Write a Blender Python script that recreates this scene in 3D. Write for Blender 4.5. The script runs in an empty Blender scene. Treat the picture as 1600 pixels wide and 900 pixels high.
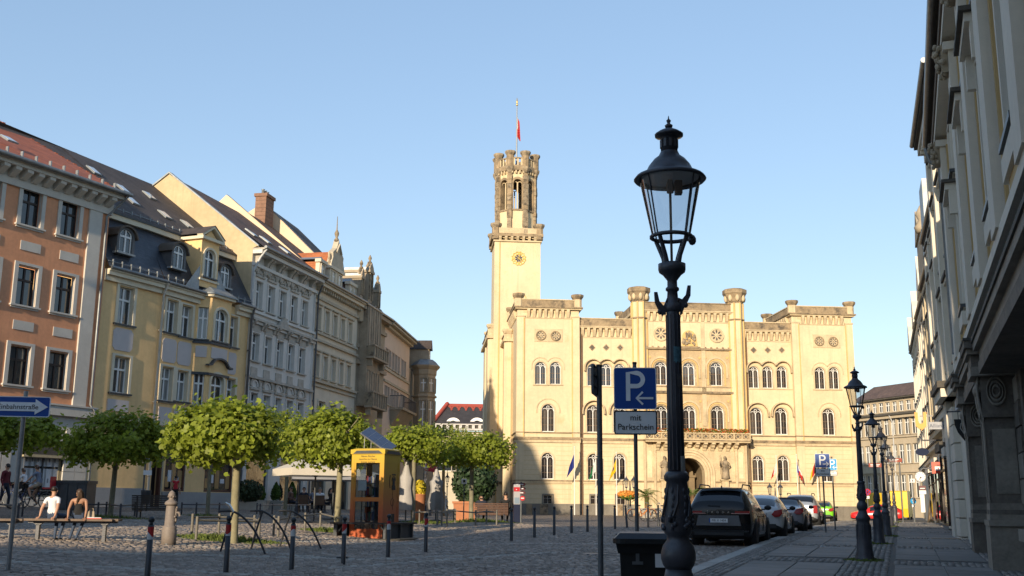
import bpy, math, random
import numpy as np
from mathutils import Matrix, Vector
R = math.radians
PI = math.pi
random.seed(7)
SC = bpy.context.scene
COL = SC.collection

# ---------------------------------------------------------------- camera
FPX, OFFY, CZ = 1650.0, 340.0, 1.25
PIT, ROLL = math.atan2(OFFY, FPX), R(0.5)
cam_d = bpy.data.cameras.new('camera')
cam = bpy.data.objects.new('camera', cam_d); COL.objects.link(cam)
cam_d.sensor_width = 36.0; cam_d.lens = 36.0 * FPX / 1600.0
cam_d.clip_start = 0.1; cam_d.clip_end = 9000
cam.matrix_world = Matrix.Translation((0, 0, CZ)) @ Matrix.Rotation(PI/2 + PIT, 4, 'X') @ Matrix.Rotation(ROLL, 4, 'Z')
SC.camera = cam

# ---------------------------------------------------------------- sky, sun, exposure
SUN_AZ, SUN_EL = 21.2, 14.0      
w = bpy.data.worlds.new('World'); SC.world = w; w.use_nodes = True
nt = w.node_tree; bg = nt.nodes['Background']
sky = nt.nodes.new('ShaderNodeTexSky'); sky.sky_type = 'NISHITA'; sky.sun_disc = False
sky.sun_elevation = R(SUN_EL); sky.sun_rotation = R(180 + SUN_AZ)
sky.air_density = 1.0; sky.dust_density = 0.15; sky.ozone_density = 2.0; sky.altitude = 200
gam = nt.nodes.new('ShaderNodeGamma'); gam.inputs[1].default_value = 0.54
hsv = nt.nodes.new('ShaderNodeHueSaturation'); hsv.inputs['Hue'].default_value = 0.507; hsv.inputs['Saturation'].default_value = 1.30
nt.links.new(sky.outputs[0], gam.inputs[0]); nt.links.new(gam.outputs[0], hsv.inputs['Color']); nt.links.new(hsv.outputs[0], bg.inputs[0]); bg.inputs[1].default_value = 0.15
sun_d = bpy.data.lights.new('sun', 'SUN'); sun_d.energy = 2.35; sun_d.angle = R(0.53); sun_d.color = (1.0, 0.83, 0.60)
sun = bpy.data.objects.new('sun', sun_d); COL.objects.link(sun)
_sd = Vector((math.sin(R(SUN_AZ))*math.cos(R(SUN_EL)), math.cos(R(SUN_AZ))*math.cos(R(SUN_EL)), -math.sin(R(SUN_EL))))
sun.rotation_euler = _sd.to_track_quat('-Z', 'Y').to_euler(); sun.location = (-20, -60, 60)
SC.view_settings.view_transform = 'Standard'; SC.view_settings.look = 'None'
SC.view_settings.gamma = 1.0; SC.view_settings.use_curve_mapping = False
SC.view_settings.exposure = 1.45
SC.render.engine = 'CYCLES'
SC.cycles.max_bounces = 8; SC.cycles.diffuse_bounces = 5; SC.cycles.transparent_max_bounces = 12

# ---------------------------------------------------------------- pixel <-> place helpers (1600 x 900 picture)
_cp, _sp, _cr, _sr = math.cos(PIT), math.sin(PIT), math.cos(ROLL), math.sin(ROLL)
def ray(px, py):
    x = (px-800)/FPX; y = -(py-450)/FPX
    xu, yu = x*_cr - y*_sr, x*_sr + y*_cr
    return Vector((xu, -_sp*yu + _cp, _cp*yu + _sp))
def at(px, py, Y):
    d = ray(px, py); return Vector((0, 0, CZ)) + d*(Y/d.y)
def proj(v):
    v = Vector(v) - Vector((0, 0, CZ))
    yc = -_sp*v.y + _cp*v.z; zc = _cp*v.y + _sp*v.z
    xu, yu = v.x/zc, yc/zc
    return 800 + (xu*_cr + yu*_sr)*FPX, 450 - (-xu*_sr + yu*_cr)*FPX
def sst(a, b, t):
    t = np.clip((t-a)/(b-a), 0, 1); return t*t*(3-2*t)
def G(x, y):                      
    r = np.interp(y, [-300, -60, 0, 7, 20, 30, 40, 60, 100, 400], [-1.2, -.8, -.38, -.27, -.03, .15, .28, .42, .5, .5])
    l = np.interp(x, [-400, -30, -20, -8.4, -3.2], [1.0, .8, .7, .34, 0]) * np.interp(y, [-20, 10, 130, 200], [.3, 1, .8, 0])
    q = -.014*np.clip(x-8, 0, 30)*sst(50, 90, y)
    b = .17*np.exp(-((x+1.2)/3.6)**2)*np.exp(-((y-46)/9)**2)
    return r + l + q + b
def Gf(x, y): return float(G(x, y))
def gpt(px, py, lift=0.0):        
    d = ray(px, py)
    t, prev = 2.0, None
    for i in range(4000):
        p = Vector((0, 0, CZ)) + d*t
        if p.z <= Gf(p.x, p.y) + lift: return Vector((p.x, p.y, Gf(p.x, p.y) + lift))
        t *= 1.003
    return p
class Fac:                        
    def __init__(s, X, Y, rz, z=0.0):
        s.o = Vector((X, Y, z)); s.rz = rz
        s.x = Vector((math.cos(rz), math.sin(rz), 0)); s.y = Vector((-math.sin(rz), math.cos(rz), 0))
        s.M = Matrix.Translation(s.o) @ Matrix.Rotation(rz, 4, 'Z')
    def uz(s, px, py, d=0.0):     
        r = ray(px, py); c = Vector((0, 0, CZ)); n = s.y
        t = ((s.o + n*d) - c).dot(n)/r.dot(n); p = c + r*t - s.o
        return p.dot(s.x), p.z
    def w(s, u, d, z): return s.o + s.x*u + s.y*d + Vector((0, 0, z))

# ---------------------------------------------------------------- mesh builder
class MB:
    def __init__(s, M=None): s.v, s.f, s.mi, s.sm, s.mats, s.M = [], [], [], [], [], M
    def _m(s, m):
        if m not in s.mats: s.mats.append(m)
        return s.mats.index(m)
    def add(s, vs, fs, m, smooth=False):
        o = len(s.v); k = s._m(m)
        for q in vs:
            q = Vector(q)
            s.v.append(tuple(s.M @ q) if s.M else tuple(q))
        for q in fs: s.f.append(tuple(i+o for i in q)); s.mi.append(k); s.sm.append(smooth)
        return s
    def box(s, x0, x1, y0, y1, z0, z1, m, T=None):
        vs = [(x, y, z) for z in (z0, z1) for y in (y0, y1) for x in (x0, x1)]
        if T: vs = [T @ Vector(q) for q in vs]
        return s.add(vs, [(0,2,3,1), (4,5,7,6), (0,1,5,4), (2,6,7,3), (0,4,6,2), (1,3,7,5)], m)
    def frus(s, x, y, z0, z1, a0, b0, a1, b1, m): 
        vs = [(x-a0,y-b0,z0),(x+a0,y-b0,z0),(x-a0,y+b0,z0),(x+a0,y+b0,z0),(x-a1,y-b1,z1),(x+a1,y-b1,z1),(x-a1,y+b1,z1),(x+a1,y+b1,z1)]
        return s.add(vs, [(0,2,3,1), (4,5,7,6), (0,1,5,4), (2,6,7,3), (0,4,6,2), (1,3,7,5)], m)
    def tube(s, pts, r, m, n=8, caps=True, smooth=True):
        pts = [Vector(p) for p in pts]; N = len(pts)
        rs = r if isinstance(r, (list, tuple)) else [r]*N
        vs, fs = [], []; ref = None
        for i, p in enumerate(pts):
            t = (pts[min(i+1, N-1)] - pts[max(i-1, 0)]).normalized()
            if ref is None: ref = Vector((1,0,0)) if abs(t.x) < .8 else Vector((0,1,0))
            a = t.cross(ref).normalized(); b = a.cross(t); ref = b if abs(t.dot(b)) < .9 else ref
            a = t.cross(b).normalized()
            for k in range(n):
                q = 2*PI*k/n; vs.append(p + (a*math.cos(q) + b*math.sin(q))*rs[i])
        for i in range(N-1):
            for k in range(n):
                k2 = (k+1) % n; fs.append((i*n+k, i*n+k2, (i+1)*n+k2, (i+1)*n+k))
        s.add(vs, fs, m, smooth)
        if caps: s.add(vs[:n], [tuple(range(n))], m); s.add(vs[-n:], [tuple(range(n-1, -1, -1))], m)
        return s
    def lathe(s, prof, m, c=(0,0,0), n=16, smooth=True, ang0=0.0): 
        vs, fs = [], []; N = len(prof)
        for r, z in prof:
            for k in range(n):
                q = ang0 + 2*PI*k/n; vs.append((c[0]+r*math.cos(q), c[1]+r*math.sin(q), c[2]+z))
        for i in range(N-1):
            for k in range(n):
                k2 = (k+1) % n; fs.append((i*n+k, i*n+k2, (i+1)*n+k2, (i+1)*n+k))
        fs.append(tuple(range(n-1, -1, -1))); fs.append(tuple(range((N-1)*n, N*n)))
        return s.add(vs, fs, m, smooth)
    def prism(s, pts, y0, y1, m, smooth=False):   
        n = len(pts)
        vs = [(p[0], y0, p[1]) for p in pts] + [(p[0], y1, p[1]) for p in pts]
        fs = [tuple(range(n)), tuple(range(2*n-1, n-1, -1))] + [(i, i+n, (i+1) % n + n, (i+1) % n) for i in range(n)]
        return s.add(vs, fs, m, smooth)
    def slab(s, pts, z0, z1, m):                  
        n = len(pts)
        vs = [(p[0], p[1], z0) for p in pts] + [(p[0], p[1], z1) for p in pts]
        fs = [tuple(range(n-1, -1, -1)), tuple(range(n, 2*n))] + [(i, (i+1) % n, (i+1) % n + n, i+n) for i in range(n)]
        return s.add(vs, fs, m)
    def poly(s, vs, m): return s.add(vs, [tuple(range(len(vs)))], m)
    def ribbon(s, pts, wd, y0, y1, m, closed=False):  
        n = len(pts); P = [Vector((p[0], p[1])) for p in pts]; vs, fs = [], []
        for i in range(n):
            a = P[(i-1) % n] if (closed or i) else P[0]; b = P[(i+1) % n] if (closed or i < n-1) else P[-1]
            t = (b-a).normalized(); q = Vector((-t.y, t.x))*wd/2
            for e in (P[i]+q, P[i]-q):
                vs.append((e.x, y0, e.y)); vs.append((e.x, y1, e.y))
        for i in range(n if closed else n-1):
            a, b = 4*i, 4*((i+1) % n)
            fs += [(a, b, b+2, a+2), (a+1, a+3, b+3, b+1), (a, a+1, b+1, b), (a+2, b+2, b+3, a+3)]
        if not closed: fs += [(0, 2, 3, 1), (4*n-4, 4*n-3, 4*n-1, 4*n-2)]
        return s.add(vs, fs, m)
    def ball(s, c, rx, ry, rz, m, n=10, k=7):
        vs, fs = [], []
        for i in range(k+1):
            th = PI*i/k
            for j in range(n):
                q = 2*PI*j/n; vs.append((c[0]+rx*math.sin(th)*math.cos(q), c[1]+ry*math.sin(th)*math.sin(q), c[2]-rz*math.cos(th)))
        for i in range(k):
            for j in range(n):
                j2 = (j+1) % n; fs.append((i*n+j, i*n+j2, (i+1)*n+j2, (i+1)*n+j))
        return s.add(vs, fs, m, True)
    def mesh(s, name):
        me = bpy.data.meshes.new(name); me.from_pydata(s.v, [], s.f)
        for m in s.mats: me.materials.append(m)
        me.polygons.foreach_set('material_index', s.mi); me.polygons.foreach_set('use_smooth', s.sm)
        me.update(); return me
    def build(s, name, parent=None, loc=(0,0,0), rz=0.0, **k):
        return link(name, s.mesh(name), parent, loc, rz, **k)
def link(name, data, parent=None, loc=(0,0,0), rz=0.0, **k):
    o = bpy.data.objects.new(name, data); COL.objects.link(o)
    o.location = loc; o.rotation_euler = (0, 0, rz)
    if parent: o.parent = parent
    for a, b in k.items(): o[a] = b
    return o
def thing(name, label, cat, loc=(0,0,0), rz=0.0, group=None):
    o = link(name, None, None, loc, rz, label=label, category=cat)
    if group: o['group'] = group
    o.empty_display_size = .2
    return o
def tag(o, label, cat, group=None):
    o['label'] = label; o['category'] = cat
    if group: o['group'] = group
    return o
def copytree(src, loc=None, rz=None, label=None, group=None, scale=None):
    r = src.copy(); COL.objects.link(r)
    def rec(a, b):
        for ch in a.children:
            c = ch.copy(); COL.objects.link(c); c.parent = b; rec(ch, c)
    rec(src, r)
    if loc is not None: r.location = loc
    if rz is not None: r.rotation_euler = (0, 0, rz)
    if label: r['label'] = label
    if group: r['group'] = group
    if scale: r.scale = (scale,)*3 if not isinstance(scale, tuple) else scale
    return r
_fc = {}
def textmb(mb, s, size, m, T, depth=0.004, align='CENTER', spacing=1.0): 
    cu = bpy.data.curves.new('txt', 'FONT'); cu.body = s; cu.size = size; cu.align_x = align; cu.align_y = 'CENTER'
    cu.extrude = depth/2; cu.space_character = spacing; cu.resolution_u = 3
    o = bpy.data.objects.new('txt', cu); COL.objects.link(o)
    me = bpy.data.meshes.new_from_object(o.evaluated_get(bpy.context.evaluated_depsgraph_get()))
    mb.add([T @ v.co for v in me.vertices], [tuple(p.vertices) for p in me.polygons], m)
    bpy.data.objects.remove(o); bpy.data.curves.remove(cu); bpy.data.meshes.remove(me)
    return mb
def arc(cx, cz, r, a0, a1, n=12, rz=None):
    rz = r if rz is None else rz
    return [(cx + r*math.cos(R(a0+(a1-a0)*i/n)), cz + rz*math.sin(R(a0+(a1-a0)*i/n))) for i in range(n+1)]
def wall(mb, u0, u1, z0, z1, holes, m, rev=None, d=.16, y=0.0):
    """wall sheet with real openings; hole = (u0, u1, z0, z1, arched)"""
    rev = rev or m
    us = sorted({u0, u1} | {h[i] for h in holes for i in (0, 1)}); zs = sorted({z0, z1} | {h[i] for h in holes for i in (2, 3)})
    us = [u for u in us if u0-1e-6 <= u <= u1+1e-6]; zs = [z for z in zs if z0-1e-6 <= z <= z1+1e-6]
    for a, b in zip(us, us[1:]):
        if b-a < 1e-5: continue
        run = None
        for c, e in zip(zs, zs[1:]):
            if e-c < 1e-5: continue
            mu, mz = (a+b)/2, (c+e)/2
            if any(h[0] < mu < h[1] and h[2] < mz < h[3] for h in holes):
                if run: mb.poly([(a,y,run[0]),(b,y,run[0]),(b,y,run[1]),(a,y,run[1])], m); run = None
            else: run = (run[0], e) if run else (c, e)
        if run: mb.poly([(a,y,run[0]),(b,y,run[0]),(b,y,run[1]),(a,y,run[1])], m)
    for h in holes:
        a, b, c, e = h[:4]
        if len(h) > 4 and h[4]:
            r = (b-a)/2; k = min(h[4] if h[4] is not True else r, r*1.2); sp = e-k
            A = arc((a+b)/2, sp, r, 180, 0, 12, k)
            for i in range(6): mb.poly([(a,y,e),(A[i][0],y,A[i][1]),(A[i+1][0],y,A[i+1][1])], m)
            for i in range(6, 12): mb.poly([(b,y,e),(A[i][0],y,A[i][1]),(A[i+1][0],y,A[i+1][1])], m)
            out = [(a,c)] + A + [(b,c)]
        else: out = [(a,c),(a,e),(b,e),(b,c)]
        n = len(out)
        for i in range(n):
            p, q = out[i], out[(i+1) % n]
            mb.poly([(p[0],y,p[1]),(q[0],y,q[1]),(q[0],y+d,q[1]),(p[0],y+d,p[1])], rev)
    return mb

# ---------------------------------------------------------------- materials
_mc = {}
def mat(name, col, rough=.8, var=.15, scale=1.5, bump=0.0, bscale=25.0, metal=0.0, spec=.4, stain=None, streak=0.0, trans=0.0, coat=0.0, island=0.0):
    if name in _mc: return _mc[name]
    m = bpy.data.materials.new(name); m.use_nodes = True; _mc[name] = m
    t = m.node_tree; N, L = t.nodes.new, t.links.new; b = t.nodes['Principled BSDF']
    b.inputs['Roughness'].default_value = rough; b.inputs['Metallic'].default_value = metal
    b.inputs['Specular IOR Level'].default_value = spec; b.inputs['Coat Weight'].default_value = coat
    g = N('ShaderNodeNewGeometry'); base = None
    def mixc(f, a, c2, ty='MIX'):
        x = N('ShaderNodeMix'); x.data_type = 'RGBA'; x.blend_type = ty
        if isinstance(f, float): x.inputs[0].default_value = f
        else: L(f, x.inputs[0])
        for inp, q in ((x.inputs[6], a), (x.inputs[7], c2)):
            if isinstance(q, tuple): inp.default_value = (*q[:3], 1)
            else: L(q, inp)
        return x.outputs[2]
    def noise(sc, det=4, ro=.6, vec=None):
        n = N('ShaderNodeTexNoise'); n.inputs['Scale'].default_value = sc; n.inputs['Detail'].default_value = det; n.inputs['Roughness'].default_value = ro
        L(vec or g.outputs['Position'], n.inputs['Vector']); return n.outputs['Fac']
    def ramp(f, a, c2):
        r = N('ShaderNodeMapRange'); r.inputs[1].default_value = a; r.inputs[2].default_value = c2; L(f, r.inputs[0]); return r.outputs[0]
    dark = tuple(c*(1-var*1.6) for c in col); lite = tuple(min(1, c*(1+var)) for c in col)
    base = mixc(ramp(noise(scale), .3, .7), dark, lite)
    base = mixc(.35, base, mixc(ramp(noise(scale*9, 3), .3, .7), dark, lite))
    if island:
        rr = ramp(g.outputs['Random Per Island'], 0, 1)
        base = mixc(rr, base, mixc(rr, tuple(c*(1-island) for c in col), tuple(min(1, c*(1+island)) for c in col)))
    if streak:
        mp = N('ShaderNodeMapping'); mp.inputs['Scale'].default_value = (2.2, 2.2, .12); L(g.outputs['Position'], mp.inputs['Vector'])
        base = mixc(ramp(noise(1.6, 5, .65, mp.outputs[0]), .52, .8), base, tuple(c*(1-streak) for c in col))
    if stain:
        base = mixc(ramp(noise(stain[1], 5, .7), stain[2], stain[2]+.18), base, stain[0])
    L(base, b.inputs['Base Color'])
    if bump:
        bn = N('ShaderNodeBump'); bn.inputs['Strength'].default_value = bump; bn.inputs['Distance'].default_value = .02
        L(noise(bscale, 4), bn.inputs['Height']); L(bn.outputs[0], b.inputs['Normal'])
    if trans:
        tr = N('ShaderNodeBsdfTranslucent'); L(base, tr.inputs[0]); mx = N('ShaderNodeMixShader'); mx.inputs[0].default_value = trans
        out = t.nodes['Material Output']; L(b.outputs[0], mx.inputs[1]); L(tr.outputs[0], mx.inputs[2]); L(mx.outputs[0], out.inputs[0])
    return m
def glass_mat(name, tint=(.02,.025,.03), curtain=None):
    if name in _mc: return _mc[name]
    m = mat(name, tint, rough=.04, var=.3, scale=.9, spec=1.0)
    if curtain:
        t = m.node_tree; b = t.nodes['Principled BSDF']; L = t.links.new
        oi = t.nodes.new('ShaderNodeObjectInfo'); g = t.nodes.new('ShaderNodeTexCoord')
        n = t.nodes.new('ShaderNodeTexNoise'); n.inputs['Scale'].default_value = 3.0; n.inputs['Detail'].default_value = 2
        mp = t.nodes.new('ShaderNodeMapping'); mp.inputs['Scale'].default_value = (6, 6, .4)
        L(g.outputs['Object'], mp.inputs[0]); L(mp.outputs[0], n.inputs['Vector'])
        mr = t.nodes.new('ShaderNodeMapRange'); mr.inputs[1].default_value = .4; mr.inputs[2].default_value = .75; L(oi.outputs['Random'], mr.inputs[0])
        mu = t.nodes.new('ShaderNodeMath'); mu.operation = 'MULTIPLY'; L(mr.outputs[0], mu.inputs[0]); L(n.outputs['Fac'], mu.inputs[1])
        x = t.nodes.new('ShaderNodeMix'); x.data_type = 'RGBA'; L(mu.outputs[0], x.inputs[0]); x.inputs[6].default_value = (*tint, 1); x.inputs[7].default_value = (*curtain, 1)
        L(x.outputs[2], b.inputs['Base Color'])
    bn = m.node_tree.nodes.new('ShaderNodeBump'); bn.inputs['Strength'].default_value = .12; bn.inputs['Distance'].default_value = .05
    n2 = m.node_tree.nodes.new('ShaderNodeTexNoise'); n2.inputs['Scale'].default_value = 1.3
    gg = m.node_tree.nodes.new('ShaderNodeNewGeometry'); m.node_tree.links.new(gg.outputs['Position'], n2.inputs['Vector'])
    m.node_tree.links.new(n2.outputs['Fac'], bn.inputs['Height']); m.node_tree.links.new(bn.outputs[0], m.node_tree.nodes['Principled BSDF'].inputs['Normal'])
    return m
def clear_glass(name, col=(.9,.95,1.0), a=.12):
    if name in _mc: return _mc[name]
    m = bpy.data.materials.new(name); m.use_nodes = True; _mc[name] = m; t = m.node_tree
    t.nodes.remove(t.nodes['Principled BSDF']); gl = t.nodes.new('ShaderNodeBsdfGlossy'); gl.inputs['Roughness'].default_value = .03
    tr = t.nodes.new('ShaderNodeBsdfTransparent'); tr.inputs[0].default_value = (*col, 1); mx = t.nodes.new('ShaderNodeMixShader')
    fr = t.nodes.new('ShaderNodeFresnel'); fr.inputs[0].default_value = 1.10
    ad = t.nodes.new('ShaderNodeMath'); ad.operation = 'ADD'; ad.inputs[1].default_value = a; t.links.new(fr.outputs[0], ad.inputs[0])
    t.links.new(ad.outputs[0], mx.inputs[0]); t.links.new(tr.outputs[0], mx.inputs[1]); t.links.new(gl.outputs[0], mx.inputs[2])
    t.links.new(mx.outputs[0], t.nodes['Material Output'].inputs[0]); return m
def rows_mat(name, col, pitch, rough=.75, var=.25, spec=.4, stain=None, blk=None):
    """courses (slates, roof tiles) that follow height; colour varies from piece to piece"""
    m = mat(name, col, rough, var, .8, spec=spec, stain=stain); t = m.node_tree; L, N = t.links.new, t.nodes.new; b = t.nodes['Principled BSDF']
    g = N('ShaderNodeNewGeometry'); sx = N('ShaderNodeSeparateXYZ'); L(g.outputs['Position'], sx.inputs[0])
    d = N('ShaderNodeMath'); d.operation = 'DIVIDE'; L(sx.outputs[2], d.inputs[0]); d.inputs[1].default_value = pitch
    fr = N('ShaderNodeMath'); fr.operation = 'FRACT'; L(d.outputs[0], fr.inputs[0])
    bn = N('ShaderNodeBump'); bn.inputs['Strength'].default_value = .9; bn.inputs['Distance'].default_value = .03; bn.invert = True
    L(fr.outputs[0], bn.inputs['Height']); L(bn.outputs[0], b.inputs['Normal'])
    src = b.inputs['Base Color'].links[0].from_socket
    v = N('ShaderNodeTexVoronoi'); v.inputs['Scale'].default_value = 1.0
    mp = N('ShaderNodeMapping'); mp.inputs['Scale'].default_value = (3.2, 3.2, 1/pitch*.9); L(g.outputs['Position'], mp.inputs[0]); L(mp.outputs[0], v.inputs['Vector'])
    x = N('ShaderNodeMix'); x.data_type = 'RGBA'; x.blend_type = 'MULTIPLY'; x.inputs[0].default_value = .45
    cr = N('ShaderNodeRGBToBW'); L(v.outputs['Color'], cr.inputs[0]); mr = N('ShaderNodeMapRange'); mr.inputs[3].default_value = .45; mr.inputs[4].default_value = 1.25; L(cr.outputs[0], mr.inputs[0])
    L(src, x.inputs[6]); L(mr.outputs[0], x.inputs[7]); L(x.outputs[2], b.inputs['Base Color'])
    return m
WHITE = mat('white_paint', (.78,.77,.74), .45, .05)
IRON = mat("black_iron", (.055,.057,.070), .36, .25, 6, bump=.1, bscale=60, spec=.5)
STEEL = mat('galvanised_steel', (.32,.33,.34), .42, .2, 4, metal=.75)
GREYM = mat('dark_grey_metal', (.055,.06,.065), .45, .2, 4)
ZINC = mat('zinc_sheet', (.28,.30,.31), .5, .25, 2, metal=.4)
GLASS = glass_mat('window_glass'); GLASSC = glass_mat('window_glass_with_net_curtain', (.03,.035,.04), (.42,.42,.40))
RUBBER = mat('black_rubber', (.02,.02,.02), .8, .2, 5)
# ================================================================ ground, paving
def cobble_ground():
    m = mat('cobble_paving', (.25,.205,.168), .75, .2, .7, bump=0)
    t = m.node_tree; N, L = t.nodes.new, t.links.new; b = t.nodes['Principled BSDF']
    g = N('ShaderNodeNewGeometry'); mp = N('ShaderNodeMapping'); mp.inputs['Scale'].default_value = (6.2, 7.6, 0.0); mp.inputs['Rotation'].default_value = (0,0,R(-8))
    L(g.outputs['Position'], mp.inputs[0])
    v = N('ShaderNodeTexVoronoi'); v.feature = 'DISTANCE_TO_EDGE'; v.inputs['Randomness'].default_value = .55; v.inputs['Scale'].default_value = 1; L(mp.outputs[0], v.inputs['Vector'])
    v2 = N('ShaderNodeTexVoronoi'); v2.inputs['Randomness'].default_value = .55; v2.inputs['Scale'].default_value = 1; L(mp.outputs[0], v2.inputs['Vector'])
    mr = N('ShaderNodeMapRange'); mr.inputs[1].default_value = .02; mr.inputs[2].default_value = .13; L(v.outputs['Distance'], mr.inputs[0])
    src = b.inputs['Base Color'].links[0].from_socket
    bw = N('ShaderNodeRGBToBW'); L(v2.outputs['Color'], bw.inputs[0]); m2 = N('ShaderNodeMapRange'); m2.inputs[3].default_value = .6; m2.inputs[4].default_value = 1.4; L(bw.outputs[0], m2.inputs[0])
    x = N('ShaderNodeMix'); x.data_type = 'RGBA'; x.blend_type = 'MULTIPLY'; x.inputs[0].default_value = .8; L(src, x.inputs[6]); L(m2.outputs[0], x.inputs[7])
    y = N('ShaderNodeMix'); y.data_type = 'RGBA'; L(mr.outputs[0], y.inputs[0]); y.inputs[6].default_value = (.06,.052,.045,1); L(x.outputs[2], y.inputs[7]); L(y.outputs[2], b.inputs['Base Color'])
    bn = N('ShaderNodeBump'); bn.inputs['Strength'].default_value = .8; bn.inputs['Distance'].default_value = .025; L(mr.outputs[0], bn.inputs['Height']); L(bn.outputs[0], b.inputs['Normal'])
    return m
def sheet(name, xs, ys, fz, m, keep=None, **k):
    X, Y = np.meshgrid(xs, ys); Z = fz(X, Y); nx = len(xs)
    vs = np.stack([X.ravel(), Y.ravel(), Z.ravel()], 1).tolist(); fs = []
    for j in range(len(ys)-1):
        for i in range(nx-1):
            a = j*nx+i
            if keep is None or keep((xs[i]+xs[i+1])/2, (ys[j]+ys[j+1])/2): fs.append((a, a+1, a+nx+1, a+nx))
    me = bpy.data.meshes.new(name); me.from_pydata(vs, [], fs); me.materials.append(m); me.update()
    for p in me.polygons: p.use_smooth = True
    return link(name, me, **k)
gx = np.concatenate([[-3000,-1000,-400,-200,-120,-80,-60], np.arange(-48, 60, 2.0), [64,72,80,100,140,200,400,1000,3000]])
gy = np.concatenate([[-1500,-600,-300,-150,-80,-60,-40], np.arange(-30, 8, 2.0), np.arange(8, 64, 1.0), np.arange(64, 140, 4.0), [150,200,300,500,1000,3000]])
ground = sheet('ground', gx, gy, G, cobble_ground(), kind='structure')

SO = (3.6, 21.5); ST = (math.sin(R(20)), math.cos(R(20))); SN = (math.cos(R(20)), -math.sin(R(20)))
def S(t, n): return SO[0]+ST[0]*t+SN[0]*n, SO[1]+ST[1]*t+SN[1]*n
def Sinv(x, y): x -= SO[0]; y -= SO[1]; return x*ST[0]+y*ST[1], x*SN[0]+y*SN[1]

COBM = mat('cobble_stone', (.25,.205,.168), .62, .3, .55, bump=.35, bscale=30, island=.42, stain=((.13,.11,.095), .3, .56), spec=.45)
COBL = mat('light_cobble_stone', (.34,.31,.27), .7, .18, 3, bump=.3, bscale=30, island=.25)
MOSM = mat('mosaic_cobble_stone', (.21,.19,.17), .7, .22, 3, bump=.35, bscale=30, island=.4)
def stones(name, P, A, W, D, H, mats, mi, parent, lift=0.0, ins=.72):
    """P (n,2) centres, A angle, W/D half sizes, H dome height -> one mesh of separate stones"""
    n = len(P); rng = np.random.default_rng(3)
    c, s = np.cos(A), np.sin(A); V = np.zeros((n, 8, 3)); z0 = G(P[:,0], P[:,1]) + lift
    for k, (sx, sy) in enumerate(((-1,-1),(1,-1),(1,1),(-1,1))):
        for lay in (0, 1):
            f = ins if lay else 1.0
            lx = sx*W*f*(1+rng.normal(0,.06,n)); ly = sy*D*f*(1+rng.normal(0,.06,n))
            V[:, k+4*lay, 0] = P[:,0]+lx*c-ly*s; V[:, k+4*lay, 1] = P[:,1]+lx*s+ly*c
            V[:, k+4*lay, 2] = z0 + (H*(1+rng.normal(0,.18,n)) if lay else -.01)
    F = np.array([(4,5,6,7),(0,1,5,4),(1,2,6,5),(2,3,7,6),(3,0,4,7)])
    faces = (F[None] + 8*np.arange(n)[:,None,None]).reshape(-1, 4)
    me = bpy.data.meshes.new(name); me.vertices.add(n*8); me.vertices.foreach_set('co', V.ravel())
    me.loops.add(faces.size); me.loops.foreach_set('vertex_index', faces.ravel())
    me.polygons.add(len(faces)); me.polygons.foreach_set('loop_start', np.arange(0, faces.size, 4)); me.polygons.foreach_set('loop_total', np.full(len(faces), 4))
    for m in mats: me.materials.append(m)
    me.polygons.foreach_set('material_index', np.repeat(mi, 5).astype(np.int32)); me.update(calc_edges=True); me.validate()
    return link(name, me, parent, kind='stuff')
rng = np.random.default_rng(11)
def cob_field():
    pts, ang, wd, dp = [], [], [], []
    y = 14.0
    while y < 47:
        d = .135*(1+rng.normal(0,.05)); x = -15.5 + rng.random()*.2
        while x < 16:
            w_ = .17*(1+rng.normal(0,.16)); xx = x+w_/2
            yy = y + .05*math.sin(xx*.9+y*.3) + .03*math.sin(xx*2.3+y) - .12*xx
            pts.append((xx, yy)); ang.append(-.12+rng.normal(0,.05)); wd.append(w_*.47); dp.append(d*.46); x += w_
        y += d
    P = np.array(pts); A, W_, D_ = map(np.array, (ang, wd, dp))
    t = (P[:,0]-SO[0])*ST[0]+(P[:,1]-SO[1])*ST[1]; n = (P[:,0]-SO[0])*SN[0]+(P[:,1]-SO[1])*SN[1]
    vis = np.abs(P[:,0]) < P[:,1]*.5+1.0
    k = (n < -.02) & vis; return P[k], A[k], W_[k], D_[k]
P, A, W_, D_ = cob_field()
def near_line(P, x0, y0, x1, y1, h):
    a = np.array((x0,y0)); d = np.array((x1-x0,y1-y0), float); L = np.linalg.norm(d); d /= L
    q = P-a; s = q@d; return (np.abs(q[:,0]*d[1]-q[:,1]*d[0]) < h) & (s > 0) & (s < L)
light = np.zeros(len(P), bool)
for l in ((-9,17.6,2,20.4),(-9,19.9,-1,25.5),(-3.6,21.2,1.0,27.0),(-12,24,-2,30.5),(-13,29.5,3,31.2),(-14,33,-6,38),(-9,24.6,-3.4,23.4)): light |= near_line(P, *l, .16)
mi = light.astype(int)
vis = (np.abs(P[:,0]) < P[:,1]*.478) & (P[:,1] > 16.4)
order = np.argsort(P[:,1] + 1e6*(~vis)); first = order[:300]; rest = np.ones(len(P), bool); rest[first] = False
stones('cobbles', P[rest], A[rest], W_[rest], D_[rest], .035, [COBM, COBL], mi[rest], ground)
cm = []
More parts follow.
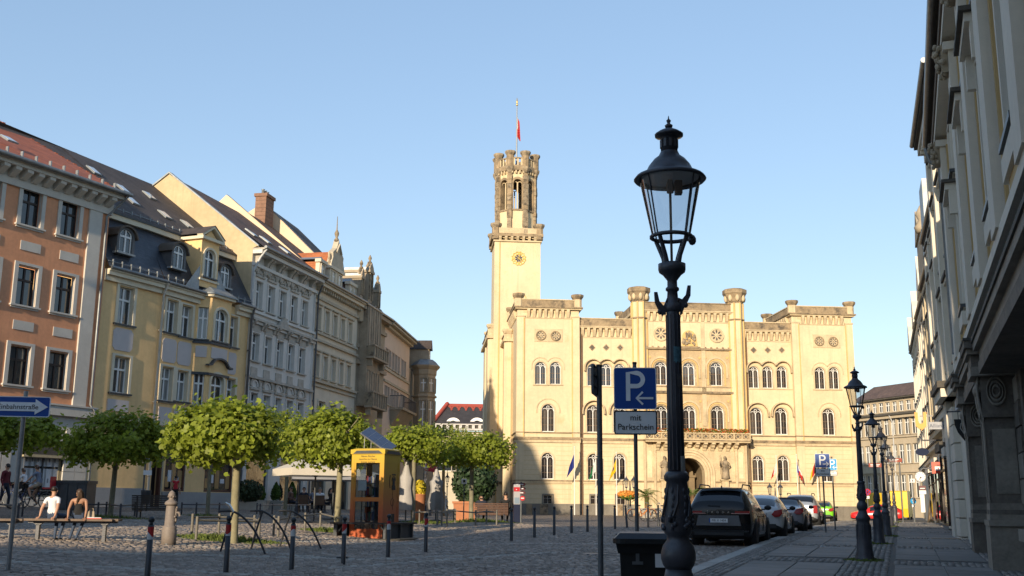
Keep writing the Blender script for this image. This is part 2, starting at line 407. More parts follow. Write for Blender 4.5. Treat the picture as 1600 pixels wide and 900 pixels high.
for i in range(8):
    mb = MB(); r1 = random.Random(i); j = lambda: 1+r1.uniform(-.1,.1)
    lo = [(-1*j(),-1*j(),-.4),(1*j(),-1*j(),-.4),(1*j(),1*j(),-.4),(-1*j(),1*j(),-.4)]; hi = [(x*.86,y*.86,.75*j()) for x,y,_ in lo]; tp = [(x*.6,y*.6,1.0*j()) for x,y,_ in lo]
    mb.add(lo+hi+tp, [(0,1,5,4),(1,2,6,5),(2,3,7,6),(3,0,4,7),(4,5,9,8),(5,6,10,9),(6,7,11,10),(7,4,8,11),(8,9,10,11)], mat('cobble_stone_%d' % i, tuple(c*(.6+.11*i) for c in (.25,.205,.168)), .62, .25, 6, bump=.35, bscale=30))
    cm.append(mb.mesh('cobble'))
for i in first:
    x, y = P[i]; o = link('cobble', cm[random.randrange(8)], ground, (x, y, Gf(x, y)), A[i]); o.scale = (W_[i], D_[i], .036)

PAVM = mat('pavement_bed', (.10,.095,.088), .85, .2, 2)
ts = np.arange(-22, 150, 1.5); ns = np.array([.0, .4, .9, 2.0, 3.0, 4.0, 5.2, 6.3])
vs, fs = [], []
for t in ts:
    for n in ns: x, y = S(t, n); vs.append((x, y, Gf(x, y)+.082))
for i in range(len(ts)-1):
    for j in range(len(ns)-1): a = i*len(ns)+j; fs.append((a, a+1, a+1+len(ns), a+len(ns)))
    a = i*len(ns)
x0 = len(vs)
for t in ts: x, y = S(t, 0); vs.append((x, y, Gf(x, y)-.05))
for i in range(len(ts)-1): fs.append((i*len(ns), (i+1)*len(ns), x0+i+1, x0+i))
me = bpy.data.meshes.new('pavement'); me.from_pydata(vs, [], fs); me.materials.append(PAVM); me.update()
pavement = link('pavement', me, kind='structure')
def onS(t, n, lift):
    x, y = S(t, n); x1, y1 = S(t+.5, n); x2, y2 = S(t, n+.5)
    a = Vector((x1-x, y1-y, Gf(x1,y1)-Gf(x,y))).normalized(); b = Vector((x2-x, y2-y, Gf(x2,y2)-Gf(x,y))).normalized()
    c = b.cross(a).normalized(); b = a.cross(c)
    M = Matrix((b, a, c)).transposed().to_4x4(); M.translation = (x, y, Gf(x, y)+lift); return M
def piece(name, me, t, n, lift, parent, sc=(1,1,1)):
    o = bpy.data.objects.new(name, me); COL.objects.link(o); o.parent = parent; o.matrix_world = onS(t, n, lift) @ Matrix.Diagonal((*sc, 1)); return o
def bevslab(wx, wy, h, m, e=.012):
    mb = MB(); a, b = wx/2, wy/2
    lo = [(-a,-b,-h),(a,-b,-h),(a,b,-h),(-a,b,-h)]; hi = [(x,y,-e) for x,y,_ in lo]; tp = [(x-math.copysign(e,x),y-math.copysign(e,y),0) for x,y,_ in lo]
    return mb.add(lo+hi+tp, [(0,1,5,4),(1,2,6,5),(2,3,7,6),(3,0,4,7),(4,5,9,8),(5,6,10,9),(6,7,11,10),(7,4,8,11),(8,9,10,11)], m)
kerbs = [bevslab(.31, 1.18, .14, mat('granite_kerb_%d' % i, tuple(c*f for c in (.34,.325,.30)), .75, .14, 5, bump=.25, bscale=60)).mesh('kerb_stone') for i, f in enumerate((.9,1.0,1.08))]
for i in range(64):
    piece('kerb_stone', kerbs[random.randrange(3)], -11+1.2*i, .165, .102+random.uniform(-.004,.004), pavement)
slabm = [bevslab(.93, .95, .05, mat('pavement_slab_%d' % i, tuple(c*f for c in (.17,.16,.148)), .7, .16, 3, bump=.2, bscale=50, stain=((.085,.082,.08), 1.3, .62)), .006).mesh('paving_slab') for i, f in enumerate((.85,.95,1.0,1.1))]
BANDS = [-9.6+6.5*i for i in range(12)]
k = 0
for r_ in range(62):
    t = -12+.965*r_+.5
    if any(abs(t-b) < .55 for b in BANDS): continue
    off = .0 if r_ % 2 else .0
    for n in (1.32, 2.27, 4.22, 5.17):
        if t > 45 and n < 2: pass
        if k < 296: piece('paving_slab', slabm[random.randrange(4)], t, n, .098+random.uniform(-.003,.004), pavement, (1,1,1)); k += 1
mp_, ma_, mw_, md_ = [], [], [], []
def fillS(t0, t1, n0, n1, sz):
    t = t0
    while t < t1:
        n = n0+sz/2
        while n < n1-sz*.3:
            mp_.append(S(t+rng.normal(0,.008), n+rng.normal(0,.008))); ma_.append(R(-20)+rng.normal(0,.08)); mw_.append(sz*.45*(1+rng.normal(0,.08))); md_.append(sz*.45*(1+rng.normal(0,.08))); n += sz
        t += sz
fillS(-12, 50, .36, .82, .115); fillS(-12, 50, 2.76, 3.72, .125); fillS(-12, 45, 5.67, 6.2, .125)
for b in BANDS:
    fillS(b-.5, b+.5, .82, 2.76, .135); fillS(b-.5, b+.5, 3.72, 5.67, .135)
mp_ = np.array(mp_)
stones('mosaic_paving', mp_, np.array(ma_), np.array(mw_), np.array(md_), .022, [MOSM, COBL], (rng.random(len(mp_)) < .06).astype(int), pavement, lift=.084)
# ================================================================ town hall
HW = mat('cream_hall_plaster', (.66,.535,.345), .85, .10, .5, bump=.2, bscale=40, streak=.22, stain=((.52,.38,.20), .35, .60))
HS = mat('pale_hall_sandstone', (.58,.46,.29), .85, .2, 1.2, bump=.35, bscale=30, streak=.35, stain=((.33,.25,.15), .9, .60))
HQ = mat('ochre_hall_quoin', (.62,.42,.17), .85, .1, 1.0, bump=.2, bscale=30)
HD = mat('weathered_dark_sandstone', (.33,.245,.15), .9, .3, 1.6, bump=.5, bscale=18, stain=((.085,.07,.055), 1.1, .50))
HB = mat('blackened_sandstone', (.33,.26,.175), .9, .32, 2.4, bump=.5, bscale=15, stain=((.06,.05,.042), 1.5, .5))
HP = mat('grey_plinth_stone', (.20,.18,.15), .85, .2, 1.2, bump=.3, bscale=20)
HG = glass_mat('town_hall_glass', (.03,.024,.022), (.13,.105,.085))
GOLD = mat('gold_leaf', (.75,.50,.12), .35, .1, 4, metal=.7)
DARKI = mat('dark_interior', (.015,.013,.012), .9, .1)
_p = at(806, 803, 95)
H = Fac(_p.x, 95, R(5), .5)
hall = thing('town_hall', 'pale yellow town hall with crenellated corner blocks and tall clock tower', 'town hall', H.o, H.rz)
def hu(px, py, d=0.0): return H.uz(px, py, d)
U_ = lambda px, d=0.0, py=640: hu(px, py, d)[0]
Z_ = lambda py, px, d=0.0: hu(px, py, d)[1]
_wm = {}
def arched_window(parent, fr, u, d, z0, w, h, glass, frame, style='tracery', sur=None, rz=0.0):
    """arched twin-light window: frame > panes, surround"""
    key = (round(w,2), round(h,2), style, frame.name, glass.name)
    r = w/2; sp = h-r
    if key not in _wm:
        f = MB(); t = .048
        f.ribbon([(-r+t/2,0)] + arc(0, sp, r-t/2, 180, 0, 14) + [(r-t/2,0)], t, 0, .07, frame)
        f.box(-.035,.035,.0,.075,0,sp+.02,frame); f.box(-r,r,.001,.06,0,.06,frame)
        q = (r-t)/2
        for s in (-1, 1):
            f.ribbon([(s*q*1.02-q*.93,sp-.02)] + arc(s*q*1.02, sp-.02, q*.93, 180, 0, 8), .045, .002, .072, frame)
            for zz in (.33,.66): f.box(s*q-q, s*q+q, .02, .05, sp*zz-.02, sp*zz+.02, frame if style == 'plain' else mat('brown_window_bar', (.16,.10,.06), .6))
            f.box(s*q-.012, s*q+.012, .02, .05, 0, sp, mat('grey_window_bar', (.28,.25,.22), .6))
        f.ribbon(arc(0, sp+r*.56, r*.20, 0, 360, 12)[:-1], .04, .002, .072, frame, True)
        g = MB().prism([(-q+.02,.05)] + [(-q+.02,sp)] + arc(0, sp, q-.03, 180, 0, 8)[1:-1] + [(q-.02,sp),(q-.02,.05)], .045, .055, glass)
        g2 = MB().prism([(-r+.06,sp)] + arc(0, sp, r-.05, 180, 0, 10)[1:-1] + [(r-.06,sp)], .058, .066, glass)
        s_ = None
        if sur:
            s_ = MB(); s_.ribbon([(-r-.07,0)] + arc(0, sp, r+.07, 180, 0, 16) + [(r+.07,0)], .14, -.20, -.12, sur)
        _wm[key] = (f.mesh('window'), g.mesh('pane'), g2.mesh('pane'), s_.mesh('surround') if s_ else None, q)
    f, g, g2, s_, q = _wm[key]
    o = link('window', f, parent, (u, d, z0), rz)
    for s in (-1, 1): link('pane', g, o, (s*q, 0, 0))
    link('pane', g2, o)
    if s_: link('surround', s_, o)
    return o
corb = MB(Matrix.Rotation(R(90), 4, 'Z')); corb.prism([(0,0),(-.32,0),(-.32,-.2),(-.10,-.74),(.02,-.74)], -.13, .13, HS); corb.prism([(.02,.0),(-.02,.0),(-.02,-.3),(.02,-.3)], .13, .45, HS); CORB = corb.mesh('corbel')
CAR = MB().ribbon(arc(0, -.32, .15, 0, 180, 8), .06, -.30, 0, HS)
def machic(parent, Fm, u0, u1, z, n, d=0.0):
    for i in range(n):
        p = Fm @ Vector((u0+(u1-u0)*(i+.5)/n, d, z)); o = link('corbel', CORB, parent, p, Fm.to_euler().z)
def octpost(mb, x, y, z0, z1, r, cap, m, mc):
    mb.lathe([(r,z0),(r,z1)], m, (x,y,0), 8, False, R(22.5)); mb.lathe([(r*.98,z1),(r*cap*.9,z1+.18),(r*cap,z1+.28),(r*cap,z1+.45)], mc, (x,y,0), 8, False, R(22.5))
def hood(pts, parent, m=HS, d=-.05): MB().ribbon(pts, .09, d, .02, m).build('hood_mould', parent)

ULb = (0.0, U_(905)); URb = (U_(1243), U_(1338)); UC = (U_(1001), U_(1154)); D1 = .40
zL = {k: Z_(v, 856) for k, v in dict(par=469.5, pc=480, co=484, ma=496.5, s1=675, b1=683, b2=690, s0=750, pl=787).items()}
zR_ = {k: Z_(v, 940, D1) for k, v in dict(par=499, pc=510.5, co=513.5, ma=527).items()}
zC = {k: Z_(v, 1078) for k, v in dict(par=474.5, pc=486, co=489, ma=502.5, s2=545, s1=604, c1=613).items()}
W2 = (U_(852.9,0,600)-U_(836,0,600), zL['s1']*0 + Z_(565.5,844)-Z_(600.5,844)); W1 = (U_(866.5)-U_(846.5), Z_(631.5,856)-Z_(674.5,856)); W0 = (U_(865,0,730)-U_(846,0,730), Z_(707.5,855)-Z_(748.5,855))
wins = []
def addw(holes, px, pyb, wh, d, style='tracery', sur=HS):
    u, z = hu(px, pyb, d); w_, h_ = wh; holes.append((u-w_/2, u+w_/2, z, z+h_, True)); wins.append((u, d, z, w_, h_, style, sur)); return u, z
# corner blocks ------------------------------------------------------------
def block(u0, u1, holes, deep, zz, d=0.0):
    m = MB(); wall(m, u0, u1, zz['pl'], zz['co'], holes, HW, HS, .2, d)
    m.poly([(u0,d,zz['pl']),(u0,d+deep,zz['pl']),(u0,d+deep,zz['co']),(u0,d,zz['co'])], HW); m.poly([(u1,d,zz['pl']),(u1,d,zz['co']),(u1,d+deep,zz['co']),(u1,d+deep,zz['pl'])], HW)
    m.poly([(u0,d+deep,zz['pl']),(u1,d+deep,zz['pl']),(u1,d+deep,zz['co']),(u0,d+deep,zz['co'])], HW)
    m.build('wall', hall)
    MB().box(u0-.06,u1+.06,d-.08,d+deep,-1.5,zz['pl'],HP).build('plinth', hall)
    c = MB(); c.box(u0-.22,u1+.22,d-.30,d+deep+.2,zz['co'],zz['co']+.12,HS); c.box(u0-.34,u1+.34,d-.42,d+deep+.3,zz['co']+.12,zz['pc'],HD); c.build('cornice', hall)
    p = MB(); t = .35
    p.box(u0-.1,u1+.1,d-.16,d-.16+t,zz['pc'],zz['par'],HD); p.box(u0-.1,u0-.1+t,d-.16+t,d+deep,zz['pc'],zz['par'],HD); p.box(u1+.1-t,u1+.1,d-.16+t,d+deep,zz['pc'],zz['par'],HD); p.box(u0+.25,u1-.25,d+deep-t,d+deep,zz['pc'],zz['par'],HD)
    p.box(u0-.16,u1+.16,d-.22,d-.1+t,zz['par'],zz['par']+.09,HS); p.box(u0-.16,u0-.04+t,d-.1+t,d+deep,zz['par'],zz['par']+.09,HS); p.box(u1+.04-t,u1+.16,d-.1+t,d+deep,zz['par'],zz['par']+.09,HS)
    p.build('parapet', hall)
    MB().box(u0+.25,u1-.25,d+.19,d+deep-t,zz['pc']-.3,zz['pc']+.02,ZINC).build('flat_roof', hall)
    for x in (u0+.12, u1-.12):
        for y in (d+.08, d+deep-.2):
            q = MB(); octpost(q, x, y, zz['co']+.1, zz['par']+.12, .42, 1.42, HS, HD); q.build('turret_cap', hall)
    n = max(4, round((u1-u0-1.4)/.56)); machic(hall, Matrix(), u0+.75, u1-.75, zz['co'], n, d)
    M = Matrix.Translation((u0, d, 0)) @ Matrix.Rotation(R(-90), 4, 'Z'); machic(hall, M, -deep+.6, -.75, zz['co'], 12, 0)
    MB().box(u0+.7,u1-.7,d-.06,d+.02,zz['ma']-.07,zz['ma']+.02,HS).build('string_course', hall)
pier_w = .62
hl = []
for px in (844.4, 867.8): addw(hl, px, 600.5, W2, 0)
addw(hl, 856.4, 674.5, W1, 0); addw(hl, 855.5, 748.5, W0, 0)
hr = []
for px in (1282, 1304): addw(hr, px, 608, W2, 0)
addw(hr, 1296, 680, W1, 0); addw(hr, 1293.5, 753, W0, 0)
def basement(holes, px, d, py0=774, py1=792, w=.78):
    u, z1 = hu(px, py0, d); z0 = Z_(py1, px, d); z0 = max(z0, zL['pl']+.02)
    holes.append((u-w/2, u+w/2, z0, z1)); f = MB(); f.ribbon([(-w/2+.03,0),(-w/2+.03,z1-z0-.03),(w/2-.03,z1-z0-.03),(w/2-.03,0)], .06, 0, .05, mat('grey_window_bar', (.28,.25,.22), .6)); f.box(-.025,.025,0,.05,0,z1-z0,mat('grey_window_bar', (.28,.25,.22), .6)); f.box(-w/2,w/2,0.01,.05,(z1-z0)*.6,(z1-z0)*.6+.04,mat('grey_window_bar', (.28,.25,.22), .6))
    o = f.build('cellar_window', hall, (u, d+.15, z0)); MB().box(-w/2,w/2,.04,.05,0,z1-z0,HG).build('pane', o)
    MB().ribbon([(-w/2-.08,-.05),(-w/2-.08,z1-z0+.08),(w/2+.08,z1-z0+.08),(w/2+.08,-.05)], .16, -.19, -.12, HP).build('surround', o)
basement(hl, 856, 0)
block(ULb[0], ULb[1], hl, 7.5, zL); block(URb[0], URb[1], hr, 7.5, zL)
for (u0, u1) in (ULb, URb):
    for a, b in ((u0, u0+pier_w), (u1-pier_w, u1)):
        MB().box(a-.05,b+.05,-.10,.3,zL['pl'],zL['ma']+.05,HW).build('corner_pier', hall)
        e = b+.05 if a == u0 else a-.05
        MB().box(e-.10 if a == u0 else e, e if a == u0 else e+.10,-.112,-.02,zL['b2'],zL['ma']-.05,HQ).build('corner_stripe', hall)
        MB().box(a-.1,b+.1,-.16,.3,zL['ma']+.05,zL['ma']+.17,HS).build('pier_band', hall)
# recessed bays ------------------------------------------------------------
hrl = []
for px in (926.3, 947.2, 968.3): addw(hrl, px, 603, W2, D1)
for px in (927, 968.5): addw(hrl, px, 675.5, W1, D1)
for px in (927.8, 968.6): addw(hrl, px, 749.5, W0, D1)
for px in (930, 970): basement(hrl, px, D1, 774, 795, .8)
hrr = []
for px in (1178.3, 1200, 1222.3): addw(hrr, px, 606.5, W2, D1)
for px in (1182.5, 1221.7): addw(hrr, px, 679, W1, D1)
for px in (1185.8, 1225.3): addw(hrr, px, 752, W0, D1)
DIA = mat('dark_quatrefoil', (.10,.09,.08), .8)
for (u0, u1, hs, cx) in ((ULb[1], UC[0]-.5, hrl, (925, 947, 969)), (UC[1]+.5, URb[0], hrr, (1177.3, 1199.3, 1221.3))):
    m = MB(); wall(m, u0, u1, zL['pl'], zR_['co'], hs, HW, HS, .2, D1); m.build('wall', hall)
    MB().box(u0+.07,u1-.07,D1-.06,D1+8,-1.5,zL['pl'],HP).build('plinth', hall)
    c = MB(); c.box(u0,u1,D1-.32,D1+.3,zR_['co'],zR_['co']+.1,HS); c.box(u0,u1,D1-.38,D1+.3,zR_['co']+.1,zR_['pc'],HS); c.box(u0,u1,D1-.2,D1+.2,zR_['pc'],zR_['par'],HD); c.box(u0,u1,D1-.26,D1+.26,zR_['par'],zR_['par']+.08,HS); c.build('parapet', hall)
    MB().box(u0,u1,D1+.3,D1+9,zR_['co']-.2,zR_['co']+.1,ZINC).build('flat_roof', hall)
    machic(hall, Matrix(), u0+.1, u1-.1, zR_['co'], 9, D1)
    MB().box(u0,u1,D1-.05,D1+.02,zR_['ma']-.07,zR_['ma']+.02,HS).build('string_course', hall)
    for px in cx:
        u, z = hu(px, 543 if px < 1000 else 547, D1); a = .31
        q = MB(); q.prism([(u-a,z),(u,z+a),(u+a,z),(u,z-a)], D1-.04, D1+.02, HD)
        for k in range(4): q.prism(arc(u+.11*math.cos(k*PI/2), z+.11*math.sin(k*PI/2), .075, 0, 360, 8)[:-1], D1-.052, D1-.03, DIA)
        q.build('quatrefoil', hall)
    MB().box(u0+.02,u1-.02,D1-.07,D1+.02,Z_(603.5 if cx[0] < 1000 else 607,cx[1],D1)-.09,Z_(603.5 if cx[0] < 1000 else 607,cx[1],D1),HS).build('sill_course', hall)
def hoods(pxs, pyb, d, rpx, drop):
    c = [hu(px, pyb, d) for px in pxs]; r = rpx/18.0*1.0
    pts = [(c[0][0]-r, c[0][1]-drop)]
    for i, (u, z) in enumerate(c):
        a0 = 180; a1 = 0
        if i > 0: a0 = 180-math.degrees(math.acos(min(1, (c[i][0]-c[i-1][0])/2/r)))
        if i < len(c)-1: a1 = math.degrees(math.acos(min(1, (c[i+1][0]-c[i][0])/2/r)))
        pts += arc(u, z, r, a0, a1, 12)
    pts.append((c[-1][0]+r, c[-1][1]-drop)); hood(pts, hall, HS, d-.06)
hoods((844.4,867.8), 572, 0, 14.5, .3); hoods((1282,1304), 580, 0, 14.5, .3)
hoods((856.4,), 641, 0, 19, .25); hoods((1296,), 647.5, 0, 19, .25)
hoods((926.3,947.2,968.3), 575, D1, 14.2, .3); hoods((1178.3,1200,1222.3), 578, D1, 14.2, .3)
hoods((927,), 643, D1, 18, .25); hoods((968.5,), 643, D1, 18, .25); hoods((1182.5,), 647, D1, 18.5, .25); hoods((1221.7,), 647, D1, 18.5, .25)
for px, pb in ((844.4,600.5),(867.8,600.5),(1282,608),(1304,608)):
    u, z = hu(px, pb, 0); MB().box(u-.7,u+.7,-.09,.05,z-.1,z,HS).build('window_sill', hall)
def rosette(u, z, r, d, ring, petals=8, name='rosette'):
    q = MB(); q.ribbon(arc(u, z, r*.9, 0, 360, 24)[:-1], r*.22, d-.12, d, ring, True); q.prism(arc(u, z, r*.82, 0, 360, 24)[:-1], d-.03, d+.02, HS)
    for k in range(petals):
        a = 2*PI*k/petals; c, s = math.cos(a), math.sin(a)
        q.prism([(u+r*(.2*c), z+r*.2*s), (u+r*(.5*c-.13*s), z+r*(.5*s+.13*c)), (u+r*(.66*c-.12*s), z+r*(.66*s+.12*c)), (u+r*.74*c, z+r*.74*s), (u+r*(.66*c+.12*s), z+r*(.66*s-.12*c)), (u+r*(.5*c+.13*s), z+r*(.5*s-.13*c))], d-.045, d-.02, DIA)
    q.ball((u, d-.05, z), r*.13, .05, r*.13, ring); q.build(name, hall)
for px0, px1, py0, py1, c in ((835,879,513.5,534.5,((845,524),(868,525))), (1269.5,1313,522.5,544,((1279.5,533),(1301.5,534)))):
    a, z1 = hu(px0, py0); b, z0 = hu(px1, py1); MB().box(a,b,-.05,.02,z0,z1,HS).build('rosette_panel', hall)
    for px, py in c: u, z = hu(px, py); rosette(u, z, .45, -.05, HD)
for u0, u1, d in ((ULb[0]-.1, ULb[1]+.1, 0), (ULb[1]+.1, UC[0]-.6, D1), (UC[1]+.6, URb[0]-.1, D1), (URb[0]-.1, URb[1]+.1, 0)):
    b = MB(); e = 6 if d == 0 else .2
    b.box(u0,u1,d-.12,d+e,zL['s1']-.09,zL['s1'],HD); b.build('string_course', hall)
    b = MB(); b.box(u0-.02,u1+.02,d-.20,d+e,zL['b2']+.16,zL['b1'],HD); b.box(u0,u1,d-.14,d+e,zL['b2']-.08,zL['b2']+.16,HS); b.build('belt_cornice', hall)
    b = MB(); b.box(u0,u1,d-.13,d+e,zL['s0']-.1,zL['s0'],HD); b.box(u0+.02,u1-.02,d-.09,d+e,zL['s0']-.28,zL['s0']-.1,HS); b.build('string_course', hall)
JN = mat('joint_line', (.50,.37,.19), .9, .1)
jt = MB()
for u0, u1, d, hs in ((ULb[0]+.6, ULb[1]-.6, 0, hl), (ULb[1], UC[0]-.5, D1, hrl), (UC[1]+.5, URb[0], D1, hrr), (URb[0]+.6, URb[1]-.6, 0, hr)):
    z = zL['pl']+.42
    while z < zL['b2']-.15:
        if not zL['s0']-.32 < z < zL['s0']+.05:
            cuts = sorted((h[0]-.18, h[1]+.18) for h in hs if h[2]-.1 < z < h[3]+.18); x = u0
            for a, b in cuts:
                if a > x: jt.box(x,a,d-.006,d+.01,z-.012,z+.012,JN)
                x = max(x, b)
            if x < u1: jt.box(x,u1,d-.006,d+.01,z-.012,z+.012,JN)
        z += .42
jt.build('ashlar_joints', hall, kind='stuff')
for u0, u1, d in ((ULb[0], ULb[1], -.08), (ULb[1]+.1, UC[0]-.6, D1-.06), (UC[1]+.6, URb[0]-.1, D1-.06), (URb[0], URb[1], -.08)):
    x = u0
    while x < u1-.3:
        w_ = min(random.uniform(.5,.9), u1-x); MB().box(x+.015,x+w_-.015,d-.03,d+.05,-.6,zL['pl']-.03-random.uniform(0,.02),HP if random.random() < .7 else HD).build('plinth_stone', hall); x += w_
# centre block ---------------------------------------------------------------
DC = .12
cw = []; wc = []
for px in (1033, 1077, 1120):
    u, z = hu(px, 602.5 if px > 1040 else 601.5, DC); cw.append((u-.56, u+.56, z, z+2.15, True)); wc.append((u, z, 2.15))
for px in (1034, 1078, 1122):
    u, z = hu(px, 671, DC); cw.append((u-.6, u+.6, z-.1, z+2.15, True)); wc.append((u, z-.1, 2.25))
m = MB(); wall(m, UC[0], UC[1], zC['s2'], zC['co'], [], HW, HS, .2, DC); wall(m, UC[0], UC[1], zL['b1'], zC['s2'], cw, mat('brown_facing_stone', (.50,.375,.22), .88, .2, 1.0, bump=.3, streak=.25), HS, .22, DC)
dp = 8.0
for u, s in ((UC[0]-.4,1),(UC[1]+.4,-1)): m.poly([(u,DC,0),(u,DC+dp,0),(u,DC+dp,zC['co']),(u,DC,zC['co'])], HW)
m.build('wall', hall)
for u, z, h in wc: arched_window(hall, H, u, DC+.2, z, 1.12 if h < 2.2 else 1.2, h, HG, WHITE, 'tracery', HS)
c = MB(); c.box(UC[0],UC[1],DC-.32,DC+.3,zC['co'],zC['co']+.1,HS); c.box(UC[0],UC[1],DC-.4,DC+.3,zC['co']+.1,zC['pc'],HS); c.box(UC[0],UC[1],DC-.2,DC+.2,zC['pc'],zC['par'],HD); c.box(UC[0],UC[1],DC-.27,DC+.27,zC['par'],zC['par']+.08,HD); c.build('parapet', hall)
c = MB()
for u in (UC[0]-.45, UC[1]+.15): c.box(u,u+.3,DC+.6,DC+dp,zC['co']-.05,zC['par'],HD); c.box(u-.12,u+.42,DC+.6,DC+dp,zC['co']-.12,zC['co']+.1,HS)
c.build('parapet', hall)
MB().box(UC[0]-.1,UC[1]+.1,DC+.3,DC+dp,zC['co']-.2,zC['co']+.08,ZINC).build('flat_roof', hall)
for u in (UC[0]-.3, UC[1]+.3):
    q = MB(); octpost(q, u, DC+dp, zC['co'], zC['par']+.1, .36, 1.4, HS, HD); q.build('turret_cap', hall)
machic(hall, Matrix(), UC[0]+.55, UC[1]-.55, zC['co'], 14, DC)
for u in (UC[0]+.9*0+ (UC[1]-UC[0])*.335, UC[0]+(UC[1]-UC[0])*.655):
    MB().box(u-.16,u+.16,DC-.07,DC+.02,zC['s2'],zC['ma'],HS).build('pilaster', hall); MB().box(u-.2,u+.2,DC-.09,DC+.02,zL['b1']+1.2,zC['s2']-.1,HS).build('pilaster', hall)
MB().box(UC[0],UC[1],DC-.05,DC+.02,zC['ma']-.06,zC['ma']+.03,HS).build('string_course', hall)
c = MB(); c.box(UC[0],UC[1],DC-.2,DC+.05,zC['s2']-.1,zC['s2']+.06,HD)
x = UC[0]+.6
while x < UC[1]-.5: c.box(x,x+.12,DC-.17,DC,zC['s2']+.06,zC['s2']+.2,HD); x += .55
c.build('string_course', hall)
c = MB(); c.box(UC[0],UC[1],DC-.13,DC+.05,zC['s1']-.08,zC['s1'],HD); c.box(UC[0],UC[1],DC-.09,DC+.04,zC['c1']+.1,zC['s1']-.08,HS); c.box(UC[0],UC[1],DC-.22,DC+.05,zC['c1']-.1,zC['c1']+.1,HD); c.build('belt_cornice', hall)
for i, (u, z, h) in enumerate(wc):
    sp = z+h-.58; MB().ribbon([(u-.98,sp-.9)] + arc(u, sp, .98, 180, 0, 18) + [(u+.98,sp-.9)], .16, DC-.09, DC+.02, HS).build('hood_mould', hall)
    MB().ribbon([(u-.8,z)] + arc(u, sp, .8, 180, 0, 18) + [(u+.8,z)], .10, DC-.05, DC+.02, HQ).build('hood_mould', hall)
    for s in (-1, 1):
        if not ((i % 3 == 0 and s < 0) or (i % 3 == 2 and s > 0)) or True:
            MB().prism(arc(u+s*1.02, z+h+.42, .11, 0, 360, 10)[:-1], DC-.06, DC+.02, HQ).build('boss', hall)
for px, py in ((1032.5,521.5),(1119.5,524)): u, z = hu(px, py, DC); rosette(u, z, .68, DC, HS, 8, 'rose_window')
u, z = hu(1076.5, 529, DC); q = MB()
q.prism([(u-.66,z-.75),(u-.66,z+.1)] + arc(u, z+.1, .66, 180, 0, 12)[1:-1] + [(u+.66,z+.1),(u+.78,z-.75)], DC-.08, DC+.02, HQ)
rr = random.Random(4)
for i in range(26):
    a = rr.uniform(-.6,.6); b = rr.uniform(-.6,.45-abs(a)*.4); q.ball((u+a, DC-.12, z+b), rr.uniform(.06,.15), .12, rr.uniform(.09,.2), HB, 7, 5)
for a, t in ((-.28,.62),(0,.72),(.18,.58)): q.lathe([(.07,0),(.07,.35),(.11,.4),(.02,.6)], HB, (u+a, DC-.14, z+t-.6), 8)
q.box(u-.75,u+.8,DC-.25,DC,z-.95,z-.75,HD); q.build('relief', hall)
for px0, px1 in ((990,1013),(1142.5,1166)):
    a = hu(px0, 600)[0]; b = hu(px1, 605)[0]; uc = (a+b)/2; r = (b-a)/2*1.06
    zt = Z_(470 if px0 < 1100 else 472.5, (px0+px1)/2); zb = Z_(497 if px0 < 1100 else 500, (px0+px1)/2); zk = Z_(450 if px0 < 1100 else 453, (px0+px1)/2)
    q = MB(); q.lathe([(r*1.12,-.6),(r*1.12,zL['pl']),(r*1.04,zL['pl']+.1),(r*1.04,zL['b2']),(r,zL['b2']+.1),(r,zt)], HW, (uc, .35, 0), 8, False, R(22.5)); q.build('octagonal_tower', hall)
    q = MB()
    for k in range(8):
        an = R(22.5+45*k); q.tube([(uc+r*math.cos(an), .35+r*math.sin(an), zL['b1']+.3), (uc+r*math.cos(an), .35+r*math.sin(an), zt-.1)], .085, HQ, 6)
    q.build('tower_edges', hall)
    q = MB()
    for zz in (zb, zL['s1'], zL['b1']-.15, zL['s0']-.05): q.lathe([(r*1.02,zz-.1),(r*1.16,zz-.04),(r*1.16,zz+.05),(r*1.02,zz+.08)], HD, (uc,.35,0), 8, False, R(22.5))
    q.build('tower_bands', hall)
    q = MB(); hh = zk-zt
    q.lathe([(r*1.04,zt-.12),(r*1.08,zt),(r*1.14,zt+.03),(r*1.2,zt+hh*.3),(r*1.42,zt+hh*.62),(r*1.52,zt+hh*.68),(r*1.52,zk),(r*1.2,zk+.08)], HD, (uc,.35,0), 8, False, R(22.5))
    for k in range(8):
        an = R(45*k); q.ball((uc+r*1.15*math.cos(an), .35+r*1.15*math.sin(an), zt+hh*.3), .2, .2, hh*.28, HS, 8, 6)
    q.build('capital', hall)
# porch, balcony, portal --------------------------------------------------------
DPo = -.45; ua, ub = U_(1019,DPo,690), U_(1149,DPo,690); uc = (UC[0]+UC[1])/2; uc = U_(1077,DPo,750)
zbt, zbb = Z_(676,1090,-1.1), Z_(688,1090,-1.1); zsp = Z_(741,1100,DPo); ro = (Z_(715.5,1085,DPo)-zsp)
holes = [(uc-ro, uc+ro, -.5, zsp+ro, True)]
m = MB(); wall(m, ua-.6, ub+1.0, -.5, zL['b1']-.1, holes, HS, HS, .9, DPo)
for u in (ua-.6, ub+1.0): m.poly([(u,DPo,-.5),(u,DC,-.5),(u,DC,zL['b1']),(u,DPo,zL['b1'])], HS)
m.build('porch_wall', hall)
q = MB()
for i, rr_ in enumerate((ro+.1, ro+.34, ro+.58, ro+.8)): q.ribbon([(uc-rr_,-.5)] + arc(uc, zsp, rr_, 180, 0, 24) + [(uc+rr_,-.5)], .2, DPo-.04-.045*i, DPo+.03, HS)
q.build('portal_arch', hall)
q = MB(); dn = 4.2
A = [(uc-ro-.3,-.5)] + arc(uc, zsp, ro+.3, 180, 0, 16) + [(uc+ro+.3,-.5)]
